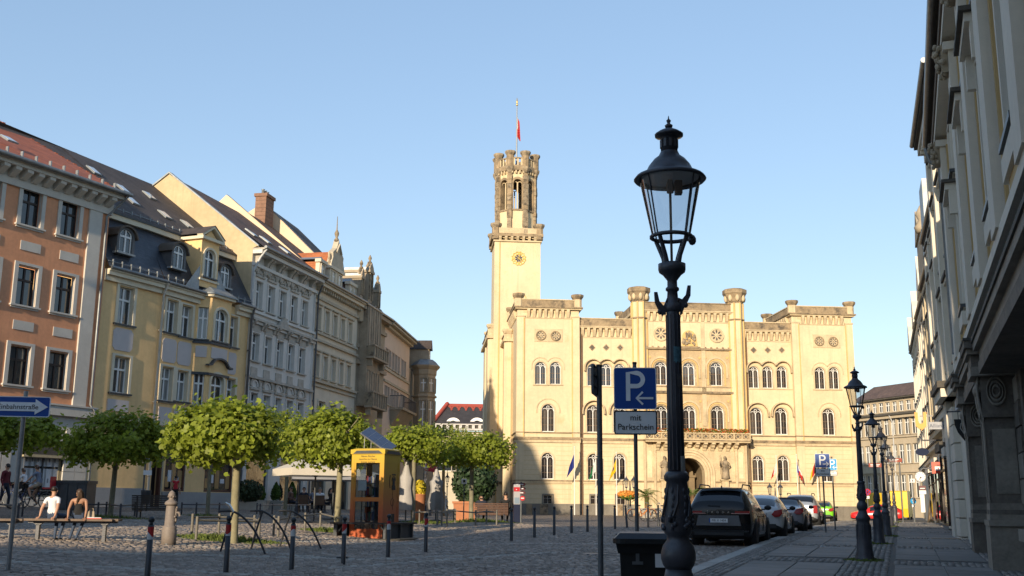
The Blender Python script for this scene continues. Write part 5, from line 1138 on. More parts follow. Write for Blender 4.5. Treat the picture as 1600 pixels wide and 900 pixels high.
for z, dd in ((ZB-.2,.6),(ZB-1.2,.2),(zq[3]+.3,.25),(zq[1],.15)): MB().box(0,LB,-dd,.02,z-.15,z+.15,BNW).build('belt_cornice', brown)
gutter(brown, ID, 0, LB, -.7, ZB+.05)
fa2 = dz(FB_, 412, 316, 0)
q = MB(); pk = (fa2[0], fa2[1]); q.add([(0,-.4,14),(0,16.5,14),(0,16.5,18.5),(0,pk[0],pk[1]),(0,-.4,15.4)], [(0,1,2,3,4)], CREAMG); q.add([(.3,-.4,14),(.3,16.5,14),(.3,16.5,18.5),(.3,pk[0],pk[1]),(.3,-.4,15.4)], [(4,3,2,1,0)], CREAMG); q.add([(-.05,-.4,15.4),(.35,-.4,15.4),(.35,pk[0],pk[1]+.1),(-.05,pk[0],pk[1]+.1)], [(0,1,2,3)], ZINC); q.build('gable_wall', brown)
q = MB(); q.add([(.3,-.6,15.3),(LB,-.6,15.3),(LB,pk[0],pk[1]-.1),(.3,pk[0],pk[1]-.1)], [(0,1,2,3)], OLDT); q.add([(.3,16.5,15.3),(LB,16.5,15.3),(LB,pk[0],pk[1]-.1),(.3,pk[0],pk[1]-.1)], [(0,1,2,3)], OLDT); q.build('roof', brown)
def tur(px, pyt, pyb, wpx, d=-.4, cap=True):
    u, z1 = FB_.uz(px, pyt, d); z0 = FB_.uz(px, pyb, d)[1]; a = wpx/2/17.5
    q = MB(); q.box(u-a,u+a,d,d+2*a+1.0,z0-.5,z1-.9,BNW); q.box(u-a*1.3,u+a*1.3,d-.15,d+2*a+1,z1-.95,z1-.75,BNL)
    for s in (-1, 1): q.box(u+s*a*.75-.08,u+s*a*.75+.08,d-.12,d,z0,z1-.95,HB)
    q.prism([(u-a*1.25,z1-.75),(u-a*.9,z1-.45),(u-a*.4,z1-.25),(u,z1-.1),(u+a*.4,z1-.25),(u+a*.9,z1-.45),(u+a*1.25,z1-.75)], d-.1, d+.3, BNW)
    q.box(u-a*1.25,u+a*1.25,d+.0,d+2*a+1,z1-.75,z1-.55,ZINC); q.lathe([(.14,0),(.18,.08),(.07,.22),(.13,.36),(.15,.44),(.03,.7)], HB, (u,d+.1,z1-.15), 8)
    for s in (-1, 1): q.lathe([(.1,0),(.12,.06),(.05,.18),(.1,.3),(.02,.55)], HB, (u+s*a*1.05,d+.1,z1-.65), 8)
    q.build('turret_dormer', brown); rect_window(brown, ID, u, d-.02, z0+.3, max(.45,a*.9), max(.8,(z1-z0)*.45), BROWNF, GLASS, None, .08, None, depth=.02)
tur(566.5, 417, 462, 11); tur(580, 409, 470, 17, -.6); tur(592, 440, 482, 10)
fch = Fac(*FB_.w(-.35,0,0).xy, FB_.rz, c0.z);
u, z1 = FB_.uz(411.5, 305, 7.0); z0 = FB_.uz(411.5, 362, 7.0)[1]
BRK = mat('red_chimney_brick', (.25,.14,.095), .9, .22, 3, bump=.4, bscale=14)
ch_d = 8.0; q = MB(); uA, zt = FB_.uz(404.5,330,ch_d); uB = FB_.uz(419,330,ch_d)[0]; zt = FB_.uz(411,306,ch_d)[1]; uA, uB = -4.4-.0, -3.2
chu, chz = FC.uz(411.5, 306, 7.6); cw_ = FC.uz(418.5,330,7.6)[0]-FC.uz(404.5,330,7.6)[0]
q = MB(); zc0 = 19.0; k = 0
while zc0 < chz-.3:
    e = random.uniform(-.012,.012); q.box(chu-.72-e,chu+.72+e,7.0,7.9,zc0,zc0+.29,BRK); q.box(chu-.7,chu+.7,7.02,7.88,zc0+.29,zc0+.31,GRD); zc0 += .31
q.box(chu-.8,chu+.8,6.9,8.0,zc0,zc0+.25,BRK)
for s in (-.4, 0, .4): q.lathe([(.12,0),(.12,.4),(.15,.45)], ZINC, (chu+s,7.45,zc0+.2), 8)
q.build('chimney', cream)
# ---- pinkish house -----------------------------------------------------------------
PKW = mat('pale_pink_stucco', (.66,.52,.41), .86, .06, .9, bump=.15, streak=.1)
pink = thing('townhouse', 'pale pink plain fronted house with a balcony beside the sooty brown house', 'house', FP_.o, FP_.rz)
ZP = 15.2; hs, ww = [], []
for lst in ([(604,543,572),(608.5,546,575),(613.5,552,578.5),(618,554.5,581),(622.5,557.5,583.5),(628,564,588),(632,566,590)], [(602,601,631),(606,602.5,633),(611.5,608,635),(616,609.5,637),(620.5,611,638.5),(626,616,641),(630,618,643)]):
    for x in lst: u, z0, h = pw(FP_, *x); ww.append([u, z0, h])
for k in (0, 7):
    z0 = np.mean([w_[1] for w_ in ww[k:k+7]]); h = np.mean([w_[2] for w_ in ww[k:k+7]])
    for w_ in ww[k:k+7]: w_[1], w_[2] = z0, h; hs.append((w_[0]-.4,w_[0]+.4,z0,z0+h))
q = MB(); wall(q, 0, LP, -1, ZP, hs, PKW, PKW, .2); q.build('wall', pink)
for u, z0, h in ww: rect_window(pink, ID, u, 0, z0, .8, h, BROWNF, GLASSC, PKW, .08, CRD, depth=.18)
box_sides(pink, ID, 0, LP, -1, ZP, 12, PKW, sides='lrb')
for z, dd in ((ZP-.05,.7),(ZP-.3,.35),(ww[0][1]-.3,.12),(ww[7][1]+ww[7][2]+.35,.12)): MB().box(-.02,LP,-dd,.02,z-.1,z+.1,CRD).build('belt_cornice', pink)
gutter(pink, ID, 0, LP, -.75, ZP+.1); z0 = ww[8][1]-.15
q = MB(); ca, cb_ = ww[9][0]-.7, ww[13][0]+.3; q.box(ca,cb_,-1.2,0,z0-.2,z0,BNL); q.add([(ca+.4,-.02,z0-1.6),(cb_-.4,-.02,z0-1.6),(cb_-.1,-1.0,z0-.2),(ca+.1,-1.0,z0-.2),(ca+.1,-.02,z0-.2),(cb_-.1,-.02,z0-.2)], [(0,1,2,3),(0,3,4),(1,5,2)], BNL)
q.tube([(ca,-.02,z0+1),(ca,-1.15,z0+1),(cb_,-1.15,z0+1),(cb_,-.02,z0+1)], .035, IRON, 6)
for i in range(24): x = ca+(cb_-ca)*i/23; q.tube([(x,-1.15,z0),(x,-1.15,z0+1)], .018, IRON, 4)
for i in range(5): q.tube([(ca,-1.15+.28*i,z0),(ca,-1.15+.28*i,z0+1)], .018, IRON, 4)
q.build('balcony', pink)
q = MB(); q.add([(0,-.7,ZP+.1),(LP,-.7,ZP+.1),(LP,5.5,ZP+3.6),(0,5.5,ZP+3.6)], [(0,1,2,3)], OLDT); q.add([(0,12,ZP+.1),(LP,12,ZP+.1),(LP,5.5,ZP+3.6),(0,5.5,ZP+3.6)], [(0,1,2,3)], OLDT); q.poly([(0,0,ZP),(0,12,ZP),(0,5.5,ZP+3.5)], PKW); q.poly([(LP,0,ZP),(LP,12,ZP),(LP,5.5,ZP+3.5)], PKW); q.build('roof', pink)
# ---- corner house with turret bay ----------------------------------------------------
cornerh = thing('corner_house', 'brown stone corner house with a polygonal turret bay and dark mansard', 'house', FK_.o, FK_.rz)
Yc = FK_.o.y+2.0; pc = at(664, 580, Yc); rr_ = (at(683,600,Yc).x-at(645,600,Yc).x)/2; lc = FK_.M.inverted() @ Vector((pc.x, Yc, 0)); zc_ = FK_.z if hasattr(FK_, 'z') else FK_.o.z
Zl = lambda px, py: at(px, py, Yc).z-FK_.o.z
q = MB(); q.box(0,9,0,10,-1,Zl(664,579),BNL); q.build('wall', cornerh)
zz = [Zl(664,y) for y in (668,640,622,619,588,579,574)]
q = MB(); q.lathe([(rr_*.92,-1),(rr_*.92,zz[2]),(rr_*1.06,zz[2]+.05),(rr_*1.06,zz[3]),(rr_*.92,zz[3]+.05),(rr_*.92,zz[4]),(rr_*1.0,zz[4]+.15),(rr_*1.02,zz[5]),(rr_*1.28,zz[6]),(rr_*1.3,zz[6]+.1)], BNL, (lc.x,lc.y,0), 8, False, R(22.5)); q.build('turret_bay', cornerh)
q = MB(); q.lathe([(rr_*1.28,zz[6]+.1),(rr_*1.0,zz[6]+.45),(rr_*.7,zz[6]+.7)], ZINC, (lc.x,lc.y,0), 8, False, R(22.5)); q.build('turret_roof', cornerh)
for k in range(8):
    Mk = Matrix.Translation((lc.x, lc.y, 0)) @ Matrix.Rotation(PI/4*k, 4, 'Z') @ Matrix.Translation((0,-rr_*.92*math.cos(PI/8),0))
    if k in (7, 0, 1, 6):
        for za, zb in ((zz[3]+.35,zz[4]-.3),(zz[1]-1.6,zz[2]-.35)): rect_window(cornerh, Mk, 0, -.03, za, rr_*.5, zb-za, WHITE, GLASSC, BNL, .1, None, depth=.03)
pd = at(655, 570, Yc); ld = FK_.M.inverted() @ Vector((pd.x, Yc, 0)); zd0, zd1 = Zl(655,570), Zl(655,547)
q = MB(); q.box(ld.x-.6,ld.x+.6,ld.y-1.0,ld.y+1.5,zd0-.5,zd1,BNW); q.build('dormer_wall', cornerh)
q = MB(); q.add([(ld.x-.75,ld.y-1.2,zd1),(ld.x+.75,ld.y-1.2,zd1),(ld.x,ld.y-1.2,zd1+.95),(ld.x-.75,ld.y+2,zd1),(ld.x+.75,ld.y+2,zd1),(ld.x,ld.y+2,zd1+.95)], [(0,1,2),(0,2,5,3),(1,4,5,2)], OLDT); q.build('dormer_roof', cornerh)
Mw = Matrix.Translation((0,0,0))
for s in (-.3, .3): rect_window(cornerh, Mw, ld.x+s, ld.y-1.02, zd0+.1, .5, zd1-zd0-.25, WHITE, GLASS, None, .05, None, depth=.02)
q = MB(); z0 = Zl(640,560); z1 = Zl(630,507); a = FK_.M.inverted() @ Vector((*at(618,560,Yc+5).xy,0)); b = FK_.M.inverted() @ Vector((*at(658,560,Yc+5).xy,0))
x0, x1 = a.x-1.5, max(a.x,b.x)+6; q.add([(0,.3,z0-1),(9,.3,z0-1),(9,9,z0-1),(0,9,z0-1),(.8,1.6,z1),(6,1.6,z1),(6,8,z1),(.8,8,z1)], [(0,1,5,4),(1,2,6,5),(2,3,7,6),(3,0,4,7),(4,5,6,7)], OLDT); q.build('mansard_roof', cornerh)
# ================================================================ right-hand row
FR_ = Fac(10.0, 22.4, R(-90-20.3), 0.0)         
DKS = mat('sooty_portal_stone', (.17,.145,.118), .82, .3, 1.4, bump=.5, bscale=22, stain=((.055,.048,.042), 1.2, .55)); DKL = mat('worn_portal_stone', (.28,.245,.20), .8, .25, 1.6, bump=.4, bscale=24)
RGW = mat('light_grey_render', (.68,.62,.52), .85, .06, .8, bump=.15, streak=.12); ROC = mat('ochre_render', (.50,.34,.15), .85, .08, .8); RCW = mat('warm_white_render', (.70,.63,.51), .85, .07, .8, bump=.15, streak=.1)
WOODS = mat('brown_timber_soffit', (.15,.11,.075), .75, .25, 3, bump=.2)
def rrow(name_label, t0, t1, ze, over, wm, cats='house'):
    r = thing('townhouse', name_label, cats, FR_.o, FR_.rz); return r
pal = rrow('dark stone portal house with pale upper walls at the right edge of the picture', 0, 0, 0, 0, 0)
zE = 11.9; T0, T1 = -26.0, 8.0
cols = [(-2.6,1.15), (-6.2,1.15), (-9.9,1.15), (-13.6,1.15), (3.6,1.1), (-17.3,1.15), (-21,1.15)]
hs = [(-t-w_/2, -t+w_/2, 6.15, 8.75) for t, w_ in cols] + [(-t-w_/2+.1, -t+w_/2-.1, 9.6, 10.9) for t, w_ in cols]
q = MB(); wall(q, -T1, -T0, 5.2, zE, hs, RGW, RGW, .3); q.poly([(-T1,0,-1),(-T1,9,-1),(-T1,9,zE),(-T1,0,zE)], RGW); q.poly([(-T0,0,-1),(-T0,0,zE),(-T0,9,zE),(-T0,9,-1)], RGW); q.build('wall', pal)
for h in hs: rect_window(pal, ID, (h[0]+h[1])/2, 0, h[2], h[1]-h[0], h[3]-h[2], WHITE, GLASS, RGW, .16, GREYM, depth=.28)
for t, w_ in cols:
    u = -t; q = MB(); q.box(u-.85,u+.85,-.28,.02,9.0,9.16,RGW); q.box(u-.95,u+.95,-.36,.02,9.16,9.24,GRD); q.build('window_hood', pal)
    for s in (-1, 1): MB().prism([(u+s*.72-.12,9.0),(u+s*.72+.12,9.0),(u+s*.72+.07,8.4),(u+s*.72-.07,8.4)], -.2, .02, RGW).build('hood_bracket', pal)
    q = MB(); q.box(u-.8,u+.8,-.12,.02,5.62,5.95,RGW); q.box(u-.6,u+.6,-.06,.02,5.2,5.62,ROC); q.build('window_apron', pal)
for t in (-.75, -4.4, -8.0, -11.8, -15.4, 5.9, -19.2):
    u = -t; q = MB(); q.box(u-.42,u+.42,-.2,.02,5.2,zE-.9,RGW); q.box(u+.46,u+.62,-.05,.02,5.2,zE-.9,ROC); q.box(u-.62,u-.46,-.05,.02,5.2,zE-.9,ROC); q.box(u-.5,u+.5,-.3,.02,zE-.9,zE-.72,RGW); q.build('pilaster', pal)
    q = MB(); rr = random.Random(int(t*10))
    for i in range(30): q.ball((u+rr.uniform(-.3,.3), -.26-rr.uniform(0,.12)-.004*i, zE-1.3+i*.021), .065, .06, .07, BNL, 6, 4)
    q.prism([(u-.35,zE-.72),(u+.35,zE-.72),(u+.2,zE-1.3),(u-.2,zE-1.3)], -.34, .02, BNL); q.build('carved_console', pal)
q = MB(); q.box(-T1,-T0,-.30,.02,zE-.55,zE-.35,RGW); q.box(-T1,-T0,-.34,.3,zE-.35,zE-.06,WOODS); q.box(-T1-.1,-T0,-.46,.3,zE-.06,zE+.08,WOODS)
for i in range(5): q.box(-T1,-T0,-.45+.03*i,-.43+.03*i,zE-.09,zE-.06,GRD)
q.build('eaves', pal)
gutter(pal, ID, -T1-.1, -T0, -.47, zE+.05, .10);
q = MB(); q.tube([(-T1+.05,-.47,zE-.1),(-T1+.05,-.4,zE-.5),(-T1+.05,-.12,zE-.75),(-T1+.05,-.12,5.6)], .07, GUT, 8); q.build('downpipe', pal)
q = MB(); q.add([(-T1,-.42,zE+.1),(-T0,-.42,zE+.1),(-T0,6,zE+4),(-T1,6,zE+4)], [(0,1,2,3)], OLDT); q.poly([(-T1,0,zE),(-T1,9,zE),(-T1,6,zE+4)], RGW); q.build('roof', pal)
dH = [(-5.0+.9,-.9-.1,-1,3.3)]
SH = Matrix.Translation((0,.55,0)); q = MB(SH); wall(q, -T1, -T0, -1.2, 5.2, [(-4.7,-1.5,-1.2,3.9,1.4),(2.3,4.7,.9,3.9),(7.2,9.6,.9,3.9),(12,14.4,.9,3.9)], DKS, DKS, .5); q.build('wall', pal)
MB(SH).box(-4.7,-1.5,.45,.55,-1.2,3.9,mat('dark_oak', (.05,.03,.02), .6)).build('door', pal)
for u0 in (2.3, 7.2, 12):
    o = MB(SH).ribbon([(u0+.05,.95),(u0+.05,3.85),(u0+2.35,3.85),(u0+2.35,.95)], .1, .3, .4, BROWNF, True).build('window', pal); MB(SH).box(u0,u0+2.4,.38,.4,.9,3.9,GLASS).build('pane', o)
    q = MB(SH)
    for i in range(9): q.tube([(u0+.15+i*.26,.1,.9),(u0+.15+i*.26,.1,3.9)], .018, IRON, 5)
    for z in (1.2, 2.4, 3.6): q.box(u0,u0+2.4,.09,.12,z-.02,z+.02,IRON)
    q.build('window_grille', pal); q = MB(SH); q.box(u0-.3,u0+2.7,-.25,.02,.68,.9,DKL); q.build('window_sill', pal)
k = 0
for z in (0.35, .85, 1.35, 1.85, 2.35, 2.85, 3.35):
    for a, b in ((-8,-6.6),(-6.6,-5.2),(-.9,.2),(.2,1.9)): MB(SH).box(a+.01,b-.01,-.035-random.uniform(0,.02),.02,z+.01,z+.48,DKS if random.random() < .6 else DKL).build('ashlar_block', pal)
PM = Matrix.Diagonal((1,.22,.92,1)); PE = Matrix.Diagonal((1,.42,.92,1))
for uc_ in (.62, -5.55):
    q = MB(PM); q.box(uc_-.62,uc_+.62,-.62,2.7,-1.0,1.02,DKL if uc_ > 0 else DKS); q.box(uc_-.68,uc_+.68,-.68,2.7,1.02,1.14,DKL); q.build('pedestal', pal)
    q = MB(PM); q.box(uc_-.5,uc_+.5,-.5,2.7,1.14,1.26,DKL); q.box(uc_-.46,uc_+.46,-.46,2.7,1.26,1.36,DKS); q.box(uc_-.42,uc_+.42,-.42,2.7,1.36,1.5,DKL); q.box(uc_-.34,uc_+.34,-.34,2.7,1.5,3.35,DKS); q.box(uc_-.36,uc_-.28,-.42,-.30,1.5,3.3,DKL); q.box(uc_+.28,uc_+.36,-.42,-.30,1.5,3.3,DKL); q.box(uc_+.33,uc_+.36,.3,2.2,1.7,3.1,DKL); q.build('portal_pilaster', pal)
    q = MB(PM); pts = [(-.02,0)]
    for s in (uc_-.3, uc_, uc_+.3): q.tube([(s,-.30,3.3),(s,-.42,3.42),(s,-.62,3.75),(s,-.68,4.0),(s,-.55,4.2),(s,-.4,4.12),(s,-.44,3.98)], [.09,.11,.13,.13,.12,.09,.06], DKS if s == uc_ else DKL, 8)
    q.box(uc_-.42,uc_+.42,-.4,2.7,3.35,4.25,DKS); q.ball((uc_,-.5,3.98),.42,.5,.16,DKL,10,6); q.lathe([(.05,0),(.30,.02),(.30,.05),(.22,.06),(.22,.08),(.12,.09),(.12,.11),(.03,.12)], DKL, (0,0,0), 14) if False else None
    for k_, rr0 in enumerate((.30,.21,.12)): q.tube([(uc_+.43,.9+rr0*2.6*math.cos(i_*PI/10),3.92+rr0*math.sin(i_*PI/10)) for i_ in range(21)], .045, DKL, 6, False)
    rr = random.Random(2)
    for i in range(8): q.ball((uc_+rr.uniform(-.3,.3),-.42-rr.uniform(0,.2),3.4+i*.05),.08,.08,.1,DKL,6,4)
    q.build('volute_console', pal)
    q = MB(PE); q.box(uc_-.6,uc_+.6,-.62,1.4,4.25,4.45,DKL); q.box(uc_-.55,uc_+.55,-.56,0,4.45,4.72,DKS); q.box(uc_-.7,uc_+.7,-.74,0,4.72,4.84,DKL); q.box(uc_-.82,uc_+.82,-.86,0,4.84,5.0,DKS); q.box(uc_-.86,uc_+.86,-.90,0,5.0,5.06,GRD); q.build('entablature_block', pal)
for a, b in ((-4.7,-.24),(1.5,26)):
    q = MB(PE); q.box(a,b,-.3,1.4,4.25,4.5,DKS); q.box(a,b,-.22,1.4,4.5,4.75,DKL); q.box(a,b,-.48,1.4,4.75,4.92,DKL); q.box(a,b,-.56,1.4,4.92,5.0,GRD); q.build('entablature', pal)
MB().box(-T1,-T0,-.16,.02,5.02,5.2,RGW).build('string_course', pal)
RH = []
def rhouse(label, t0, t1, ze, over, m, rows, pitch, ww_, hood=True, gf=None, roofm=OLDT, rh=3.2, y=0.0, frame=WHITE):
    rot = R(2.2) if t1-t0 < 20 else R(1.3); pv = FR_.w(-t1, 0, 0); r = thing('townhouse', label, 'house', FR_.o, FR_.rz+rot, None); r.location = pv-(Matrix.Rotation(rot,4,'Z') @ (pv-FR_.o)); n = max(1, round((t1-t0)/pitch)); hs = []
    for z0, h in rows:
        for i in range(n): u = -(t0+(t1-t0)*(i+.5)/n); hs.append((u-ww_/2,u+ww_/2,z0,z0+h))
    q = MB(); wall(q, -t1, -t0, -1, ze, hs, m, m, .25, y); q.poly([(-t1,y,-1),(-t1,9,-1),(-t1,9,ze),(-t1,y,ze)], m); q.poly([(-t0,y,-1),(-t0,y,ze),(-t0,9,ze),(-t0,9,-1)], m); q.build('wall', r)
    M = Matrix.Translation((0,y,0))
    for h in hs: rect_window(r, M, (h[0]+h[1])/2, 0, h[2], ww_, h[3]-h[2], frame, GLASSC, m, .14, GREYM, depth=.2)
    if hood:
        for h in hs:
            u = (h[0]+h[1])/2; q = MB(M); q.box(u-ww_/2-.3,u+ww_/2+.3,-.27,.02,h[3]+.25,h[3]+.36,GRD); q.box(u-ww_/2-.24,u+ww_/2+.24,-.20,.02,h[3]+.12,h[3]+.25,m); q.build('window_hood', r)
    for i in range(n+1):
        u = -(t0+(t1-t0)*i/n); u = min(max(u, -t1+.3), -t0-.3); MB(M).box(u-.28,u+.28,-.24,.02,5.3,ze-.7,m).build('pilaster', r)
    q = MB(M); q.box(-t1,-t0,-over*.45,.02,ze-.6,ze-.3,m); q.box(-t1,-t0,-over*.8,.02,ze-.3,ze-.05,m); q.box(-t1-.03,-t0+.03,-over,.02,ze-.05,ze+.14,GRD); q.build('cornice', r)
    d_ = MB().box(-.11,.11,-over*.72,0,-.2,0,m).mesh('dentil')
    for i in range(int((t1-t0)/.55)): link('dentil', d_, r, (-t0-.3-i*.55, y, ze-.3))
    q = MB(M); q.add([(-t1,-over,ze+.14),(-t0,-over,ze+.14),(-t0,6,ze+rh),(-t1,6,ze+rh)], [(0,1,2,3)], roofm)
    for u in (-t1, -t0): q.poly([(u,0,ze),(u,9,ze),(u,6,ze+rh)], m)
    q.build('roof', r); gutter(r, M, -t1, -t0, -over-.06, ze+.12, .09)
    q = MB(M); q.box(-t1,-t0,-.3,.02,4.9,5.2,m); q.box(-t1,-t0,-.38,.02,5.2,5.3,GRD); q.build('belt_cornice', r)
    RH.append((t0, t1, r)); return r, M
LBW = mat('bluish_white_render', (.50,.51,.52), .85, .06, .8)
r2, M_ = rhouse('tall cream house with deep dentilled cornice next after the dark portal house', 8.0, 16.2, 14.5, .60, RCW, [(6.0,2.4),(9.6,2.2),(12.2,1.2)], 2.7, 1.05)
q = MB(M_); q.box(-16.2,-15.0,-.25,.02,-1,4.9,RGW); q.build('ground_pier', r2); q = MB(M_); q.box(-10.4,-9.4,-.2,.02,-1,4.2,RGW); q.box(-10.6,-9.2,-.3,.02,4.2,4.5,LBW); q.build('ground_pier', r2)
q = MB(M_); q.box(-16.5,-13.2,-.5,.02,4.9,5.2,RCW); q.box(-16.6,-13.1,-.6,.02,5.2,5.42,GRD); q.build('shop_cornice', r2)
for i in range(8): MB(M_).box(-14.9,-13.2,-.2,.02,i*.6-.2,i*.6+.36,RGW).build('rustic_block', r2)
rhouse('ochre white house with rows of small window hoods beyond the tall cream house', 16.2, 27, 13.3, .26, RCW, [(5.9,2.2),(9.2,2.0),(11.7,.9)], 2.7, 1.0)
q_, M_ = rhouse('narrow house with grey dormer wall above its gutter, middle of right row', 27, 38, 13.2, .26, mat('sand_render', (.56,.46,.31), .86, .08, .8), [(5.7,2.2),(8.9,2.1),(11.3,1.0)], 2.2, .95)
q = MB(M_); q.box(-29.5,-27.2,-.5,4,13.3,16.6,ZINC); q.box(-34.8,-33,-.3,3,13.3,15.6,BNL); q.lathe([(.3,0),(.4,.3),(.15,.7),(.3,1.0),(.05,1.5)], BNL, (-33.9,-.2,15.6), 8); q.build('dormer', q_)
q_, M_ = rhouse('pale house with carved gable top towards the far end of the right row', 38, 56, 14.6, .30, RCW, [(5.6,2.2),(8.9,2.1),(11.9,1.5)], 2.4, 1.0)
q = MB(M_); q.box(-44,-40.5,-.6,3,14.7,17.2,BNL); q.prism([(-44.2,17.2),(-42.2,19),(-40.3,17.2)], -.7, .2, BNL); q.build('gable', q_)
q_, M_ = rhouse('white ornate house closing the far end of the right row behind the clock', 56, 92, 17.0, .40, mat('bright_white_render', (.72,.66,.55), .85, .06, .8), [(5.6,2.3),(9.2,2.2),(12.7,2.0)], 3.2, 1.15, y=-.1)
q = MB(M_)
for t in (60, 74, 88): q = MB(M_); q.prism([(-t-2,17.1),(-t-1.4,18.6),(-t-.5,19.2),(-t,20.2),(-t+.5,19.2),(-t+1.4,18.6),(-t+2,17.1)], -.6, .2, RCW); q.build('gable', q_)
q = MB(M_); q.box(-58.2,-56.6,-.55,.2,-.5,9.0,mat('sandstone_pillar', (.40,.27,.14), .9, .2, 1, bump=.4, bscale=12)); q.frus(-57.4,-.3,-.5,2.4,1.3,.9,.9,.5,mat('sandstone_pillar', (.40,.27,.14), .9));
rr = random.Random(8)
for i in range(60): q.ball((-57.4+rr.uniform(-.8,.8), -.45+rr.uniform(-.25,.2), 8.6+rr.uniform(0,1.9)), .17, .17, .2, mat('sandstone_pillar', (.40,.27,.14), .9), 6, 4)
q.build('carved_pillar', q_)
fb_ = at(1346, 800, 150); fa_ = Fac(fb_.x, 150, R(-66), .3)
BEI = mat('beige_far_stucco', (.46,.38,.27), .86, .08, .5, streak=.15); MRO = rows_mat('brown_metal_mansard', (.13,.085,.065), .4, .6, .2)
far = thing('corner_building', 'beige stucco building with brown mansard roof closing the end of the street', 'building', fa_.o, fa_.rz)
W_far = fa_.uz(1436, 700)[0]; zf1 = fa_.uz(1425, 622)[1]; zf0 = fa_.uz(1348,648)[1]
hs = []
zs_ = [fa_.uz(1405,y)[1] for y in (781,736,724,692,681,650,640,620)]
for i in range(9):
    u = W_far*(i+.5)/9;
    for za, zb in ((zs_[0]+.3,zs_[1]-.5),(zs_[2],zs_[3]-.2),(zs_[4]+.2,zs_[5]-.1)): hs.append((u-.5,u+.5,za,zb))
hw = zs_[6]-.7; q = MB(); wall(q, 0, W_far+6, -1, hw, hs, BEI, BEI, .25); q.poly([(0,0,-1),(0,14,-1),(0,14,hw),(0,0,hw)], BEI); q.build('wall', far)
for h in hs: rect_window(far, ID, (h[0]+h[1])/2, 0, h[2], 1.0, h[3]-h[2], WHITE, GLASSC, BEI, .16, BEI, depth=.2)
hs2 = [(W_far*(i+.5)/9-.45, W_far*(i+.5)/9+.45, hw+.6, hw+1.9) for i in range(9)]
q = MB(); wall(q, 0, W_far+6, hw+.3, hw+2.3, hs2, BEI, BEI, .2, .5); q.build('attic_wall', far)
for h in hs2: rect_window(far, ID, (h[0]+h[1])/2, .5, h[2], .9, h[3]-h[2], WHITE, GLASSC, BEI, .1, None, depth=.15)
q = MB(); q.box(-.4,W_far+6,-.8,.6,hw,hw+.3,GRD); q.box(-.3,W_far+6,-.5,.1,hw-.4,hw,BEI); q.box(-.4,W_far+6,-.1,.7,hw+2.3,hw+2.5,GRD)
for z in (zs_[1]-.1, zs_[4]-.1): q.box(-.1,W_far+6,-.22,.02,z-.12,z+.1,BEI)
q.build('cornice', far); q = MB(); q.add([(-.4,-.2,hw+2.5),(W_far+6,-.2,hw+2.5),(W_far+6,2.2,hw+4.5),(1.5,2.2,hw+4.5),(-.4,14,hw+2.5),(1.5,12,hw+4.5),(W_far+6,12,hw+4.5)], [(0,1,2,3),(0,3,5,4),(3,2,6,5)], MRO); q.build('mansard_roof', far)
downpipe(far, ID, [(W_far*.62,-.7,hw+.1),(W_far*.62,-.4,hw-.4),(W_far*.62,-.12,hw-.9),(W_far*.62,-.12,0)], .09, mat('pale_grey_downpipe', (.5,.5,.49), .5, .1))
Yf = 150.0; a_ = at(672, 790, Yf); ff = Fac(a_.x, Yf, R(4), .4); ferne = thing('school_building', 'pale building with dark hipped roof edged in red zigzag beyond the square', 'building', ff.o, ff.rz)
DRF = rows_mat('dark_slate_far_roof', (.055,.048,.047), .35, .7, .2); RZ = mat('red_ridge_tiles', (.40,.075,.045), .8, .1); PFW = mat('pale_far_render', (.48,.42,.31), .86, .05, .5)
Lf = 24.0; ze_, zr_ = ff.uz(720, 674)[1], ff.uz(730, 632, 4.5)[1]; hs = []
for za, zb, w_ in ((718,736,3.2),(694,706,2.6)):
    for pxc in (664, 694, 724, 753, 783): u, z0 = ff.uz(pxc, zb); z1 = ff.uz(pxc, za)[1]; hs.append((u-w_/2,u+w_/2,z0,z1))
q = MB(); wall(q, -8, Lf, -1, ze_, hs, PFW, PFW, .3); q.poly([(-8,0,-1),(-8,12,-1),(-8,12,ze_),(-8,0,ze_)], PFW); q.build('wall', ferne)
for h in hs: rect_window(ferne, ID, (h[0]+h[1])/2, 0, h[2], h[1]-h[0], h[3]-h[2], WHITE, GLASS, PFW, .15, None, depth=.2)
e0, e1 = ff.uz(674, 668)[0], Lf; r0 = ff.uz(699, 640, 4.5)[0]; q = MB(); q.add([(e0,-.6,ze_+.9),(e1,-.6,ze_+.9),(e1,4.5,zr_),(r0,4.5,zr_),(e0,10,ze_+.9),(e1,10,ze_+.9)], [(0,1,2,3),(0,3,4),(3,2,5,4)], DRF); q.build('roof', ferne)
q = MB(); q.box(e0-.3,e1,-.9,.2,ze_+.1,ze_+.35,mat('pale_cornice', (.55,.52,.48), .8)); q.box(e0-.2,e1,-.6,.2,ze_+.35,ze_+.9,GRD); q.box(e0-.3,e1,-.95,.2,ze_+.85,ze_+1.0,mat('pale_cornice', (.55,.52,.48), .8)); q.build('cornice', ferne)
dd_ = MB().box(-.2,.2,-.9,0,0,.5,mat('pale_cornice', (.55,.52,.48), .8)).mesh('dentil')
for i in range(int((e1-e0)/.9)): link('dentil', dd_, ferne, (e0+.5+i*.9, 0, ze_+.36))
sl = math.atan2(zr_-ze_-.9, 5.1); Mz = Matrix.Translation((0,4.5,zr_)) @ Matrix.Rotation(sl-PI/2, 4, 'X')
q = MB(Mz); q.box(r0,e1,-.06,.03,-.75,.1,RZ); n = int((e1-r0)/1.05)
for i in range(n):
    x = r0+.6+i*1.05; q.prism([(x-.42,-.7),(x,-1.75),(x+.42,-.7),(x+.2,-.7),(x,-1.15),(x-.2,-.7)], -.06, .03, RZ); q.prism([(x-.18,-1.7),(x,-1.95),(x+.18,-1.7),(x,-1.5)], -.06, .03, RZ)
q.build('zigzag_tiles', ferne)
